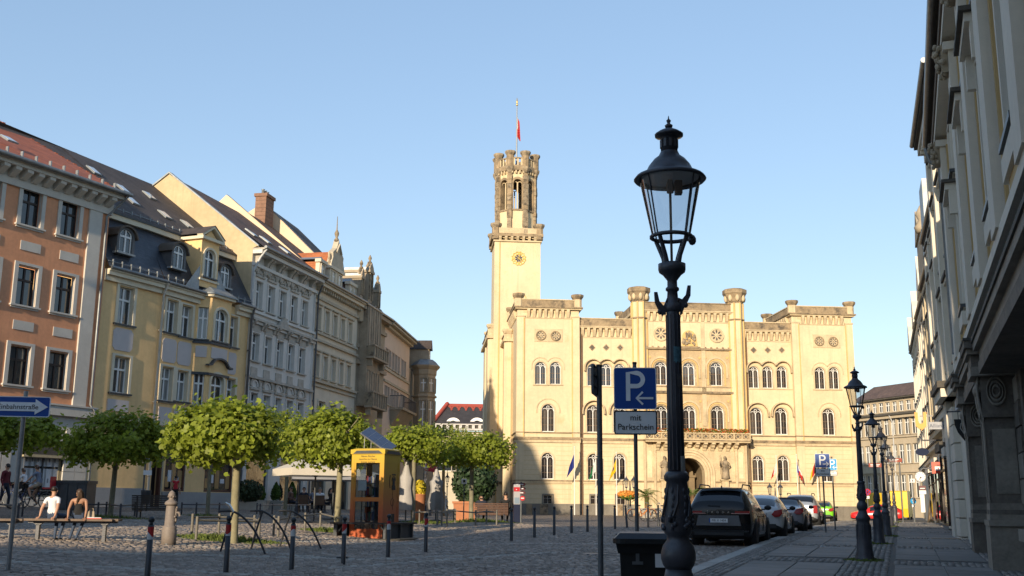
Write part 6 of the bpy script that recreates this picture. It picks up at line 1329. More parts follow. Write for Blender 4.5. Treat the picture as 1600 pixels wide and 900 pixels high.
q = MB(); v0 = Vector((e0,-.6,ze_+.9)); v1 = Vector((r0,4.5,zr_)); q.tube([v0+Vector((0,-.1,.05)), v1+Vector((0,-.1,.1))], .3, RZ, 6); q.build('hip_tiles', ferne)
for px in (708, 745):
    u, z = ff.uz(px, 660, 1.2); q = MB(); q.prism([(u-1.5,z-.4)]+arc(u,z-.4,1.1,160,20,10,1.0)+[(u+1.5,z-.4)], .2, 2.6, WHITE); q.prism(arc(u,z-.3,.55,180,0,8,.5), .15, .25, GLASS); q.build('eye_dormer', ferne)
def shade_house(label, x0, x1, y0, y1, ze, apex, m, ridge='y', z=-.4, wins_=True):  # house out of view, placed and sized for the shade it casts
    o = thing('townhouse', label, 'house', (x0, y0, z)); w_, d_ = x1-x0, y1-y0; q = MB(); q.box(0,w_,0,d_,-1,ze,m); q.build('wall', o); q = MB()
    if ridge == 'y': q.add([(-.3,-.3,ze),(w_+.3,-.3,ze),(w_/2,-.3,apex),(-.3,d_+.3,ze),(w_+.3,d_+.3,ze),(w_/2,d_+.3,apex)], [(0,1,2),(3,5,4),(0,2,5,3),(1,4,5,2)], OLDT)
    else: q.add([(-.3,-.3,ze),(w_+.3,-.3,ze),(w_+.3,d_+.3,ze),(-.3,d_+.3,ze),(-.3,d_/2,apex),(w_+.3,d_/2,apex)], [(0,1,5,4),(2,3,4,5),(0,4,3),(1,2,5)], OLDT)
    q.build('roof', o); n = int(w_/3)
    for i in range(n):
        for k in range(int(ze/3.6)): f = MB().box(-.55,.55,-.02,.06,0,1.7,WHITE).build('window', o, (w_*(i+.5)/n, d_, .9+k*3.5)); MB().box(-.46,.46,.04,.075,.1,1.6,GLASS).build('pane', f)
    return o
shade_house('unseen plain gabled townhouse left of the frame, shaped to shade the hall corner', -30.3, -24.2, 20, 26, 18.8, 27.0, RCW)  # unseen; outline shaped so its shadow lands on the hall corner
shade_house('unseen long eaves townhouse behind the camera, sized to shade square and street', -22.4, 2, -30, -18, 18.4, 20.5, PKW, 'x')  # unseen; height and left end set by the shadow on the square
shade_house('unseen broad townhouse behind the camera, placed to shade the right row', 2.4, 30, -34, -18, 19.6, 22, CRW, 'x')  # unseen; extends the shade caster toward the right row
shade_house('unseen low townhouse behind the camera, sized to shade the left foreground', -48, -23, -30, -18.5, 9.4, 13.0, GYW, 'x')  # unseen; ridge height set by where the foreground shadow ends
shade_house('unseen low end house behind the camera, closing the added shade row', -72, -48.6, -30, -18.5, 8, 13, PKW, 'x')  # unseen; outer end of the shade-casting row

for t0, w_, z1 in ((17.2,2.4,3.2),(20.6,1.3,2.9),(23,2.6,3.2),(28,2.3,3.0),(31.6,1.3,2.8),(34,2.6,3.0),(39,2.6,3.2),(43,1.4,3.0),(46,2.8,3.2),(50.5,3,3.2)):
    a, b = -(t0+w_), -t0; dpt = -.38 if t0 > 37 else -.30
    rt = [q_[2] for q_ in RH if q_[0] <= t0 < q_[1]][0]; o = link('shop_front', None, rt); Rm = Matrix.Translation(rt.location) @ Matrix.Rotation(rt.rotation_euler.z, 4, 'Z'); lp_ = Rm.inverted() @ FR_.w(a, 0, Gf(*FR_.w(a,0,0).xy)); o.location = (lp_.x, dpt+.02 if t0 < 56 else dpt, lp_.z); wf = w_
    f = MB(); f.ribbon([(.05,.3),(.05,z1),(wf-.05,z1),(wf-.05,.3)], .12, 0, .1, BROWNF, True); f.box(0,wf,0,.1,z1*.78,z1*.78+.07,BROWNF); f.build('frame', o); MB().box(.05,wf-.05,.05,.06,.3,z1,GLASS).build('pane', o); MB().box(-.15,wf+.15,-.15,.1,z1+.1,z1+.45,GRD if int(t0) % 2 else RGW).build('fascia', o)

shade_house('unseen low corner townhouse left of the frame, added to shade the trees', -29, -19.2, 8.5, 16.6, 9.6, 12.0, CRW, 'y')  # added out of view to keep the left trees in shade
# ================================================================ trees
LEAF = mat('plane_leaf', (.26,.31,.034), .5, .28, 3, trans=.52, spec=.4, island=.5)
BARK = mat('plane_bark', (.20,.18,.12), .85, .2, 5, bump=.3, bscale=12, stain=((.30,.27,.18), 2.2, .55)); BARKL = mat('sunlit_tint_bark', (.24,.215,.13), .85, .2, 5, bump=.35, bscale=12, stain=((.15,.13,.08), 2.5, .58))  # second bark is a paler copy with sunlight put into its colour
def leafgeom(P, N, S, rng):
    """broad five-pointed leaves with a fold, P centres, N normals, S sizes"""
    n = len(P); a = np.cross(N, rng.normal(size=(n,3))); a /= np.linalg.norm(a, axis=1)[:,None]; b = np.cross(N, a)
    shp = np.array([(0,-.55,0),(.42,-.38,.05),(.62,.08,.10),(.25,.22,.02),(0,.72,.06),(-.25,.22,.02),(-.62,.08,.10),(-.42,-.38,.05)])
    V = P[:,None,:] + S[:,None,None]*(a[:,None,:]*shp[None,:,:1] + b[:,None,:]*shp[None,:,1:2] + N[:,None,:]*shp[None,:,2:3])
    F = np.array([(0,1,2,3),(0,3,4,5),(0,5,6,7)]); faces = (F[None] + 8*np.arange(n)[:,None,None]).reshape(-1,4)
    return V.reshape(-1,3), faces
def quadmesh(name, V, faces, mats, mi=None, smooth=False):
    me = bpy.data.meshes.new(name); me.vertices.add(len(V)); me.vertices.foreach_set('co', V.ravel())
    me.loops.add(faces.size); me.loops.foreach_set('vertex_index', faces.ravel().astype(np.int32)); me.polygons.add(len(faces))
    me.polygons.foreach_set('loop_start', np.arange(0, faces.size, faces.shape[1])); me.polygons.foreach_set('loop_total', np.full(len(faces), faces.shape[1]))
    for m in mats: me.materials.append(m)
    if mi is not None: me.polygons.foreach_set('material_index', mi.astype(np.int32))
    me.update(calc_edges=True); return me
def plane_tree(seed, base, cx0, cx1, cz0, cz1, r, nleaf, size, label, bark=BARK, depth=None):
    rng = np.random.default_rng(seed); rr = random.Random(seed)
    t = thing('plane_tree', label, 'tree', base, 0, 'clipped plane trees on the square')
    W2_ = (cx1-cx0)/2; cc = np.array(((cx0+cx1)/2, 0, (cz0+cz1)/2)); hh = (cz1-cz0)/2; dp = depth or W2_*.85
    th = cz0+hh*.35; q = MB(); lean = rr.uniform(-.05,.05)
    q.tube([(0,0,-.1),(0,0,.15),(lean*.5,0,th*.5),(lean,0,th)], [r*1.25,r*1.05,r*.95,r*.85], bark, 10); q.build('trunk', t)
    q = MB(); tips = []
    for i in range(7):
        a = i*2*PI/7+rr.uniform(-.3,.3); e = (cc[0]*.5+math.cos(a)*W2_*.6, math.sin(a)*dp*.6, cc[2]+rr.uniform(-.3,.25)*hh)
        m_ = (e[0]*.45, e[1]*.45, th+.12+rr.uniform(0,.2)); q.tube([(lean,0,th-.1), m_, e], [r*.6,r*.42,r*.22], bark, 6); tips.append(e)
        for k in range(3): q.tube([e, (e[0]+rr.uniform(-.4,.4), e[1]+rr.uniform(-.4,.4), e[2]+rr.uniform(.1,.6)*hh)], [r*.18,r*.05], bark, 4)
    q.build('limbs', t)
    nc = 70; C = []
    while len(C) < nc:
        u = rng.uniform(-1,1,3)
        d = np.sqrt(u[0]**2+u[1]**2); f = abs(u[2])**(4.0 if u[2] < 0 else 1.8)+d**3.0
        if f < 1 and (f > .4 or rng.random() < .22): C.append(u)
    C = np.array(C); k = rng.integers(0, nc, nleaf); L = C[k]*np.array((W2_*.93, dp*.93, hh*.86)) + rng.normal(size=(nleaf,3))*np.array((.23,.23,.17))*(hh/.9)**.5
    L[:,2] -= (np.hypot(L[:,0]/W2_, L[:,1]/dp) > .75)*rng.random(nleaf)*.35*hh
    Pn = L + cc; N = L/np.array((W2_**2, dp**2, hh**2)); N /= np.linalg.norm(N,axis=1)[:,None]+1e-6; N = N*.8 + rng.normal(size=(nleaf,3))*.55 + np.array((0,-.1,.45)); N /= np.linalg.norm(N,axis=1)[:,None]
    keep = rng.random(len(Pn)) < .86; Pn, N = Pn[keep], N[keep]; nleaf = len(Pn)
    V, F = leafgeom(Pn, N, size*rng.uniform(.6,1.25,nleaf), rng)
    link('crown', quadmesh('crown', V, F, [LEAF]), t, kind='stuff'); return t
def ptree(seed, bx, by, cl, cr_, ct, cb, r, nleaf, size, label, bark=BARK, Y=None, depth=None):
    b = gpt(bx, by) if Y is None else at(bx, by, Y); b = Vector((b.x, b.y, Gf(b.x, b.y))); Yc = b.y
    x0 = at(cl, (ct+cb)/2, Yc).x-b.x; x1 = at(cr_, (ct+cb)/2, Yc).x-b.x; z1 = at((cl+cr_)/2, ct, Yc).z-b.z; z0 = at((cl+cr_)/2, cb, Yc).z-b.z
    return plane_tree(seed, b, x0, x1, z0, z1, r, nleaf, size, label, bark, depth)
ptree(1, -25, 806, -60, 92, 648, 700, .09, 5500, .115, 'clipped plane tree cut off by the left edge above the bench', Y=33)
ptree(2, 172, 809, 104, 266, 648, 720, .09, 8500, .12, 'shaded plane tree with thin grey trunk behind the seated couple')
ptree(3, 324, 806, 266, 352, 650, 718, .08, 4500, .115, 'shaded plane tree with dark trunk just behind the sunlit pale trunk')
ptree(4, 364, 851, 270, 430, 630, 718, .10, 10500, .115, 'sunlit plane tree with pale trunk beside the bicycle hoops', BARKL)
ptree(5, 445, 806, 394, 500, 643, 716, .085, 5500, .115, 'plane tree with dark trunk before the cream parasol')
ptree(6, 526, 834, 458, 576, 642, 724, .10, 8500, .115, 'plane tree with pale trunk immediately left of the yellow book booth', BARKL)
ptree(7, 645, 818, 592, 706, 666, 720, .10, 5500, .12, 'plane tree with slim trunk directly right of the book booth')
ptree(8, 692, 806, 652, 742, 662, 728, .12, 5500, .12, 'plane tree with brown trunk rising behind the small stone pump', mat('brown_mat_trunk', (.25,.16,.08), .9, .15, 5))
ptree(9, 736, 816, 690, 804, 677, 726, .11, 6500, .115, 'last plane tree toward the hall, rising beside the occupied bench')
GRASS = mat('grass_blade', (.13,.17,.035), .7, .3, 3, trans=.25, island=.4)
def grass(px, py, rx, ry, n, h, seed, lift=0.0, c=None):
    rng = np.random.default_rng(seed); c = c or gpt(px, py); a = rng.uniform(0,2*PI,n); s = np.sqrt(rng.random(n)); X = c.x+rx*s*np.cos(a)*(1+.2*np.sin(3*a)); Y = c.y+ry*s*np.sin(a); Z = G(X,Y)+lift
    hgt = h*rng.uniform(.3,1.1,n)*(1.15-s); d = rng.uniform(0,2*PI,n); w_ = .012+.01*rng.random(n); lx, ly = rng.normal(0,.35,n)*hgt, rng.normal(0,.35,n)*hgt
    V = np.zeros((n,4,3)); V[:,0] = np.stack([X-w_*np.cos(d),Y-w_*np.sin(d),Z],1); V[:,1] = np.stack([X+w_*np.cos(d),Y+w_*np.sin(d),Z],1); V[:,2] = np.stack([X+lx+w_*.5*np.cos(d),Y+ly+w_*.5*np.sin(d),Z+hgt],1); V[:,3] = np.stack([X+lx-w_*.5*np.cos(d),Y+ly-w_*.5*np.sin(d),Z+hgt],1)
    link('grass', quadmesh('grass', V.reshape(-1,3), np.arange(4*n).reshape(n,4), [GRASS]), None, kind='stuff')
grass(352, 846, 1.5, .9, 4200, .19, 1); grass(512, 832, 1.0, .8, 2600, .17, 2); grass(660, 819, 1.3, .9, 1800, .2, 3); grass(745, 817, 1.9, 1.0, 2800, .2, 4); grass(172, 811, 1.6, .8, 1400, .15, 5); grass(325, 808, 1.3, .6, 900, .15, 6)
# ================================================================ street furniture
def rail(posts, h, m, label, top=True, r=.035, grp='low tube rails round the trees', knob=False):
    P = [gpt(*p) for p in posts]; o = thing('tree_guard_rail', label, 'railing', P[0], 0, grp); b = P[0]
    for p in P:
        q = MB(); d = p-b; q.tube([d, d+Vector((0,0,h))], r, m, 8); q.ball(d+Vector((0,0,h)), r*1.1, r*1.1, r*.8, m, 8, 4); q.build('post', o)
    for a, c in zip(P, P[1:]): q = MB(); q.tube([a-b+Vector((0,0,h*.88)), c-b+Vector((0,0,h*.88))], r*.75, m, 8); q.build('rail', o)
    return o
GPOST = mat('weathered_grey_post', (.17,.155,.13), .7, .2, 4, bump=.15)
rail([(299,840),(341,838),(396,840),(404,846),(306,846)], .56, GPOST, 'grey low rail round the sunlit pale tree trunk')
rail([(427,839),(434,841),(476,831),(500,826),(532,836)], .56, GPOST, 'grey low rail between the bicycle hoops and the book booth')
rail([(645,823),(655,821),(683,822),(698,818),(709,816),(698,825)], .6, GPOST, 'grey low rail round the two trees right of the book booth')
rail([(690,823),(711,818),(743,823),(760,820),(776,822)], .6, GPOST, 'grey low rail in front of the bench with the man in black')
rail([(110,809),(152,809),(165,808),(187,812),(210,808)], .5, IRON, 'black low rail behind the seated couple')
rail([(283,806),(306,806),(342,805),(362,804)], .5, IRON, 'black low rail right of the slatted bench and stone pump')
rail([(401,804),(406,806),(425,804),(484,803)], .5, IRON, 'black low rail before the cafe tables')
rail([(-6,811),(27,815),(34,809)], .5, IRON, 'black low rail behind the left end bench')
BOL = mat('bollard_black', (.02,.022,.026), .4, .2, 5, spec=.5); BRD = mat('bollard_red', (.40,.02,.02), .45, .1); BWH = mat('bollard_white', (.55,.55,.54), .5, .1)
def bollard(band=True):
    o = thing('bollard', 'x', 'bollard', (0,0,0), 0, 'black bollards round the square'); q = MB(); q.lathe([(.055,-.1),(.055,.02),(.048,.04),(.045,.86)], BOL, n=12); q.build('post', o)
    q = MB(); q.lathe([(.03,.86),(.03,.9)], BOL, n=8); q.ball((0,0,.935), .05, .05, .05, BOL, 12, 8); q.build('ball', o)
    if band:
        q = MB()
        n = 16; vs = []
        for k in range(n):
            a = 2*PI*k/n; zz = .72+.05*math.cos(a); vs += [(.0475*math.cos(a),.0475*math.sin(a),.64),(.0475*math.cos(a),.0475*math.sin(a),zz),(.0475*math.cos(a),.0475*math.sin(a),.83)]
        for k in range(n): a, b = 3*k, 3*((k+1)%n); q.add(vs, [(a,b,b+1,a+1)], BWH); q.add(vs, [(a+1,b+1,b+2,a+2)], BRD)
        q.build('band', o)
    return o
bb = bollard(True); bn_ = bollard(False); used = set()
for px, py, band, lab in ((240,None,1,'nearest red banded bollard, in front of the stone pump'),(360,None,1,'red banded bollard in front of the first bicycle hoop'),(455,894,1,'red banded bollard in front of the last bicycle hoop'),(536,884,1,'red banded bollard left in front of the book booth'),(606,873,1,'red banded bollard right in front of the book booth'),(665,865,1,'red banded bollard right of the book booth'),
    (799,847,0,'plain black bollard in front of the information stele'),(835,842,0,'second black bollard of the row crossing the square'),(866,838,0,'third black bollard of the row crossing the square'),(893,834.5,0,'black bollard before the blue flag'),(918,832.5,0,'black bollard just left of the tall bare signpost'),(961,828,0,'black bollard between bare signpost and parking sign'),(980,826,0,'leaning black bollard beside the parking sign post'),(1013,824,0,'black bollard right of the parking sign post by the bicycles'),(1029,822,0,'black bollard left of the big lamp post')):
    if py is None: p = Vector((-5.5,16.6,0)) if px == 240 else Vector((-4.87,18.75,0)); p.z = Gf(p.x,p.y)
    else: p = gpt(px, py)
    src = bb if band else bn_
    if src.name in used: src = copytree(src)
    used.add((bb if band else bn_).name); src.location = p; src['label'] = lab; src.rotation_euler = (0, R(4) if px == 980 else 0, random.uniform(0,6))
PUMP = mat('painted_cast_pump', (.20,.165,.14), .6, .15, 4, bump=.25, bscale=25); PUMP2 = mat('pale_stone_pump', (.50,.47,.42), .8, .1, 4)
def pump(p, s, m, label):
    o = thing('water_pump', label, 'water pump', p, 0, 'ornamental water pumps'); q = MB()
    q.lathe([(.17,-.05),(.17,.36),(.155,.38),(.165,.42),(.15,.45),(.125,.47),(.112,.9),(.10,.93)], m, n=20); q.build('column', o)
    q = MB(); q.lathe([(.10,.92),(.15,.95),(.155,.98),(.13,1.02),(.07,1.06),(.06,1.09),(.085,1.13),(.09,1.17),(.07,1.22),(.035,1.26),(.005,1.28)], m, n=16);
    for k in range(3):
        for j in range(8): a = j*PI/4+k*.4; q.ball((.082*math.cos(a)*(1-.2*k),.082*math.sin(a)*(1-.2*k),1.13+.045*k),.022,.022,.022,m,6,4)
    q.build('cap', o); q = MB(); rr = random.Random(1)
    for i in range(12): z = .55+.03*i; q.ball((.125+rr.uniform(-.01,.02), rr.uniform(-.04,.04), z), .03,.03,.03, m, 6, 4)
    q.tube([(.10,0,.78),(.2,0,.76),(.22,0,.68)], [.035,.03,.028], m, 8); q.build('spout', o)
    q = MB(); q.prism([(-.04,-.02),(-.03,.06),(.03,.06),(.04,-.02)], -.18, -.10, IRON); q.build('drain_gap', o); o.scale = (s,s,s); return o
pp_ = gpt(263, 853); s_ = (at(266, 766, pp_.y).z-pp_.z)/1.28; pump(pp_, s_, PUMP, 'stout brown cast pump with pine cone top between the bench and the hoops')
pp_ = gpt(693, 806); s_ = (at(693, 767, pp_.y).z-pp_.z)/1.28; pump(pp_, s_, PUMP2, 'pale stone pump under the trees toward the far building')
HOOP = mat('dark_hoop_steel', (.03,.031,.035), .5, .2, 4)
hp = None
for i, (leg, tip, lab) in enumerate((((343,864),(417,869),'leftmost arched bicycle hoop before the pale tree trunk'),((391,860),(458,864),'middle arched bicycle hoop'),((436,856),(504,860),'rightmost arched bicycle hoop toward the book booth'))):
    a = gpt(*leg); b = gpt(*tip); o = thing('bicycle_hoop', lab, 'bicycle rack', a, math.atan2(b.y-a.y, b.x-a.x), 'arched bicycle hoops'); L = (b.xy-a.xy).length; dzb = b.z-a.z
    q = MB(); q.tube([(0,0,-.05),(L*.11,0,.42),(L*.23,0,.84)], .022, HOOP, 8); q.build('leg', o)
    q = MB(); pts = [(-.05,0,.86),(L*.22,0,.86),(L*.45,0,.74),(L*.66,0,.53),(L*.83,0,.26),(L,0,dzb-.05)]; P3 = []
    for k in range(len(pts)-1):
        for s in range(4):
            t_ = s/4; p0 = Vector(pts[max(k-1,0)]); p1 = Vector(pts[k]); p2 = Vector(pts[k+1]); p3 = Vector(pts[min(k+2,len(pts)-1)])
            P3.append(.5*((2*p1)+(-p0+p2)*t_+(2*p0-5*p1+4*p2-p3)*t_*t_+(-p0+3*p1-3*p2+p3)*t_**3))
    P3.append(Vector(pts[-1])); q.tube(P3, .023, HOOP, 8); q.build('arch', o)
    if i == 0: q = MB(); q.tube([(L*.24,0,.84),(L*.14,0,1.0),(L*.06,0,1.04)], .03, mat('bright_steel', (.7,.68,.64), .25, .05, metal=.9), 8); q.build('bar_end', o)
SBL = mat('sign_blue', (.009,.065,.29), .4, .06); SWH = mat('sign_white', (.78,.78,.78), .45, .05); SBK = mat('sign_black', (.015,.015,.015), .5, .05); SPOST = mat('grey_sign_post', (.13,.14,.15), .45, .2, 4, metal=.5); SLB = mat('sign_light_blue', (.02,.30,.62), .4, .05); SBACK = mat('sign_back_grey', (.11,.115,.12), .5, .15)
TX = lambda x, y, z, s=1: Matrix.Translation((x,y,z)) @ Matrix.Rotation(PI/2, 4, 'X')
def rrect(w_, h, r=.03): a, b = w_/2, h/2; return [p for cx, cz, s in ((a-r,b-r,0),(-a+r,b-r,90),(-a+r,-b+r,180),(a-r,-b+r,270)) for p in arc(cx, cz, r, s, s+90, 4)]
Yo = 16.6; pa = at(36, 660, Yo); o = thing('one_way_sign', 'blue one-way street sign with white arrow on a tall steel post', 'sign', (pa.x, Yo, Gf(pa.x,Yo)), R(8)); zt = at(38, 617, Yo).z-o.location.z; zb = at(38, 655, Yo).z-o.location.z; zc_ = (zt+zb)/2
q = MB(); q.tube([(0,0,-.2),(0,0,zt+.06)], .034, STEEL, 10); q.build('post', o)
wS = at(80, 635, Yo).x-at(1, 635, Yo).x; hS = wS*.40
q = MB(); q.prism([(x,z+zc_) for x,z in rrect(wS,hS,.03)], -.055, -.040, SBL); q.ribbon([(x,z+zc_) for x,z in rrect(wS-.01,hS-.01,.03)], .012, -.058, -.05, SWH, True); b_ = q.build('sign_board', o)
q = MB(); q.prism([(x*wS,z*hS+zc_) for x,z in ((-.44,-.22),(.22,-.22),(.22,-.38),(.46,0),(.22,.38),(.22,.22),(-.44,.22))], -.062, -.054, SWH); ar_ = q.build('arrow', o)
q = MB(); textmb(q, 'Einbahnstraße', hS*.34, SBK, Matrix.Translation((-wS*.10,-.064,zc_-.005)) @ Matrix.Rotation(PI/2,4,'X'), .003); q.build('lettering', o)
def psign(name_l, px, Ys, sx0, sx1, sy0, sy1, rz, arrow, text, postr=.03, blue=SBL, small=True, base=None):
    pm = at((sx0+sx1)/2, (sy0+sy1)/2, Ys); g = Gf(pm.x, Ys)+(.1 if Sinv(pm.x,Ys)[1] > .1 else 0); o = thing('parking_sign', name_l, 'sign', (pm.x, Ys, g), rz); W_ = at(sx1,(sy0+sy1)/2,Ys).x-at(sx0,(sy0+sy1)/2,Ys).x; z1 = at((sx0+sx1)/2,sy0,Ys).z-g; z0 = at((sx0+sx1)/2,sy1,Ys).z-g; Hh = z1-z0; zc = (z0+z1)/2
    q = MB(); q.tube([(0,0,-.3),(0,0,z1+.07)], postr, SPOST, 10); q.build('post', o); q = MB(); q.tube([(0,0,z1+.06),(0,0,z1+.09)], postr*1.15, SBK, 10); q.build('post_cap', o)
    q = MB(); q.prism([(x,z+zc) for x,z in rrect(W_,Hh,.04)], -postr-.025, -postr-.008, blue); q.ribbon([(x,z+zc) for x,z in rrect(W_-.012,Hh-.012,.035)], .012, -postr-.028, -postr-.02, SWH, True); q.build('sign_board', o)
    y = -postr-.031; q = MB(); s = Hh; x0 = -.22*s; t = .105*s 
    q.ribbon([(x0+t/2,zc-.30*s),(x0+t/2,zc+.42*s-t/2),(x0+.25*s,zc+.42*s-t/2)]+arc(x0+.25*s,zc+.21*s,.21*s-t/2,90,-90,12)[1:]+[(x0+t,zc+t/2)], t, y, y+.01, SWH); q.build('letter', o)
    q = MB(); a = 1 if arrow == 'r' else -1; xm, zm = .22*s, zc-.235*s; q.ribbon([(xm-a*.21*s,zm),(xm+a*.18*s,zm)], .05*s, y, y+.01, SWH); q.ribbon([(xm+a*.04*s,zm+.15*s),(xm+a*.19*s,zm),(xm+a*.04*s,zm-.15*s)], .05*s, y-.002, y+.009, SWH); q.build('arrow', o)
    if small:
        h2 = W_*.56; z2 = z0-.02-h2/2; q = MB(); q.prism([(x,z+z2) for x,z in rrect(W_,h2,.035)], -postr-.025, -postr-.008, mat('sign_grey_white', (.74,.74,.73), .5, .05)); q.ribbon([(x,z+z2) for x,z in rrect(W_-.016,h2-.016,.03)], .018, -postr-.029, -postr-.02, SBK, True); q.build('supplementary_board', o)
        q = MB(); textmb(q, 'mit', W_*.20, SBK, Matrix.Translation((0,y,z2+h2*.20)) @ Matrix.Rotation(PI/2,4,'X'), .003); textmb(q, 'Parkschein', W_*.195, SBK, Matrix.Translation((0,y,z2-h2*.19)) @ Matrix.Rotation(PI/2,4,'X'), .003); q.build('lettering', o)
    return o
psign('large blue parking sign with left arrow above a white ticket plate beside the near lamp', 992, 16, 959, 1025, 575, 640, R(-3), 'l', 1)
psign('dark blue parking sign with right arrow and grey plate on the pavement by the cars', 1285, 40, 1273.5, 1296, 709, 731, R(-12), 'r', 1)
psign('lighter blue parking sign with left arrow half hidden behind the dark blue one', 1300, 44, 1293, 1307, 717, 735, R(-10), 'l', 1, blue=SLB)
Yb = 14.5; pm = at(938, 800, Yb); o = thing('signpost', 'tall grey post with a sign seen edge-on, left of the large parking sign', 'sign', (pm.x, Yb, Gf(pm.x,Yb)), 0); zt = at(934, 573, Yb).z-o.location.z; zb = at(934, 617, Yb).z-o.location.z
q = MB(); q.tube([(0,0,-.3),(0,0,zt)], .038, SPOST, 10); q.build('post', o); q = MB(); q.tube([(0,0,zt),(0,0,zt+.03)], .043, SBK, 10); q.build('post_cap', o)
q = MB(Matrix.Rotation(R(78), 4, 'Z')); q.prism([(x,z+(zt+zb)/2) for x,z in rrect(.62,zt-zb,.04)], .05, .066, SBACK); q.ribbon([(x,z+(zt+zb)/2) for x,z in rrect(.62,zt-zb,.04)], .02, .04, .07, SBACK, True); q.box(-.2,.2,.02,.05,zb+.1,zb+.14,SPOST); q.box(-.2,.2,.02,.05,zt-.14,zt-.1,SPOST); q.build('sign_board', o)
BIN = mat('black_bin_plastic', (.012,.013,.014), .5, .2, 8, bump=.08, bscale=80); BINL = mat('dark_grey_bin_lid', (.035,.04,.048), .42, .15, 5)
Yk = 9.4; pm = at(1018, 860, Yk); gz = Gf(pm.x,Yk)+.0; o = thing('wheelie_bin', 'black wheeled refuse bin with grey lid behind the near lamp post', 'bin', (pm.x, Yk, gz), R(-6)); zl = at(1018, 831, Yk).z-gz
q = MB(); a0, a1 = .235, .275; b0_, b1_ = .25, .33; q.frus(0,0,.12,zl-.09,a0,b0_,a1,b1_,BIN); q.frus(0,0,zl-.17,zl-.09,a1+.012,b1_+.012,a1+.03,b1_+.03,BIN); q.build('body', o)
q = MB(); pts = rrect(.66,.80,.1); q.slab([(x,z) for x,z in pts], zl-.09, zl-.05, BIN); q.frus(0,0,zl-.05,zl-.005,.315,.385,.27,.34,BINL); q.tube([(-.31,.30,zl-.06),(.31,.30,zl-.06)], .035, BIN, 8); q.build('lid', o)
for s in (-1,1): q = MB(); q.tube([(s*.27,.27,.1),(s*.22,.27,.1)], .1, RUBBER, 14); q.build('wheel', o)
q = MB(); q.box(.02,.11,-.345,-.335,zl-.28,zl-.17,SWH); q.build('sticker', o); q = MB(); q.box(-.14,-.11,-.34,-.33,zl-.26,zl-.12,SBACK); q.box(-.17,-.08,-.342,-.33,zl-.26,zl-.235,SBACK); q.build('latch', o)
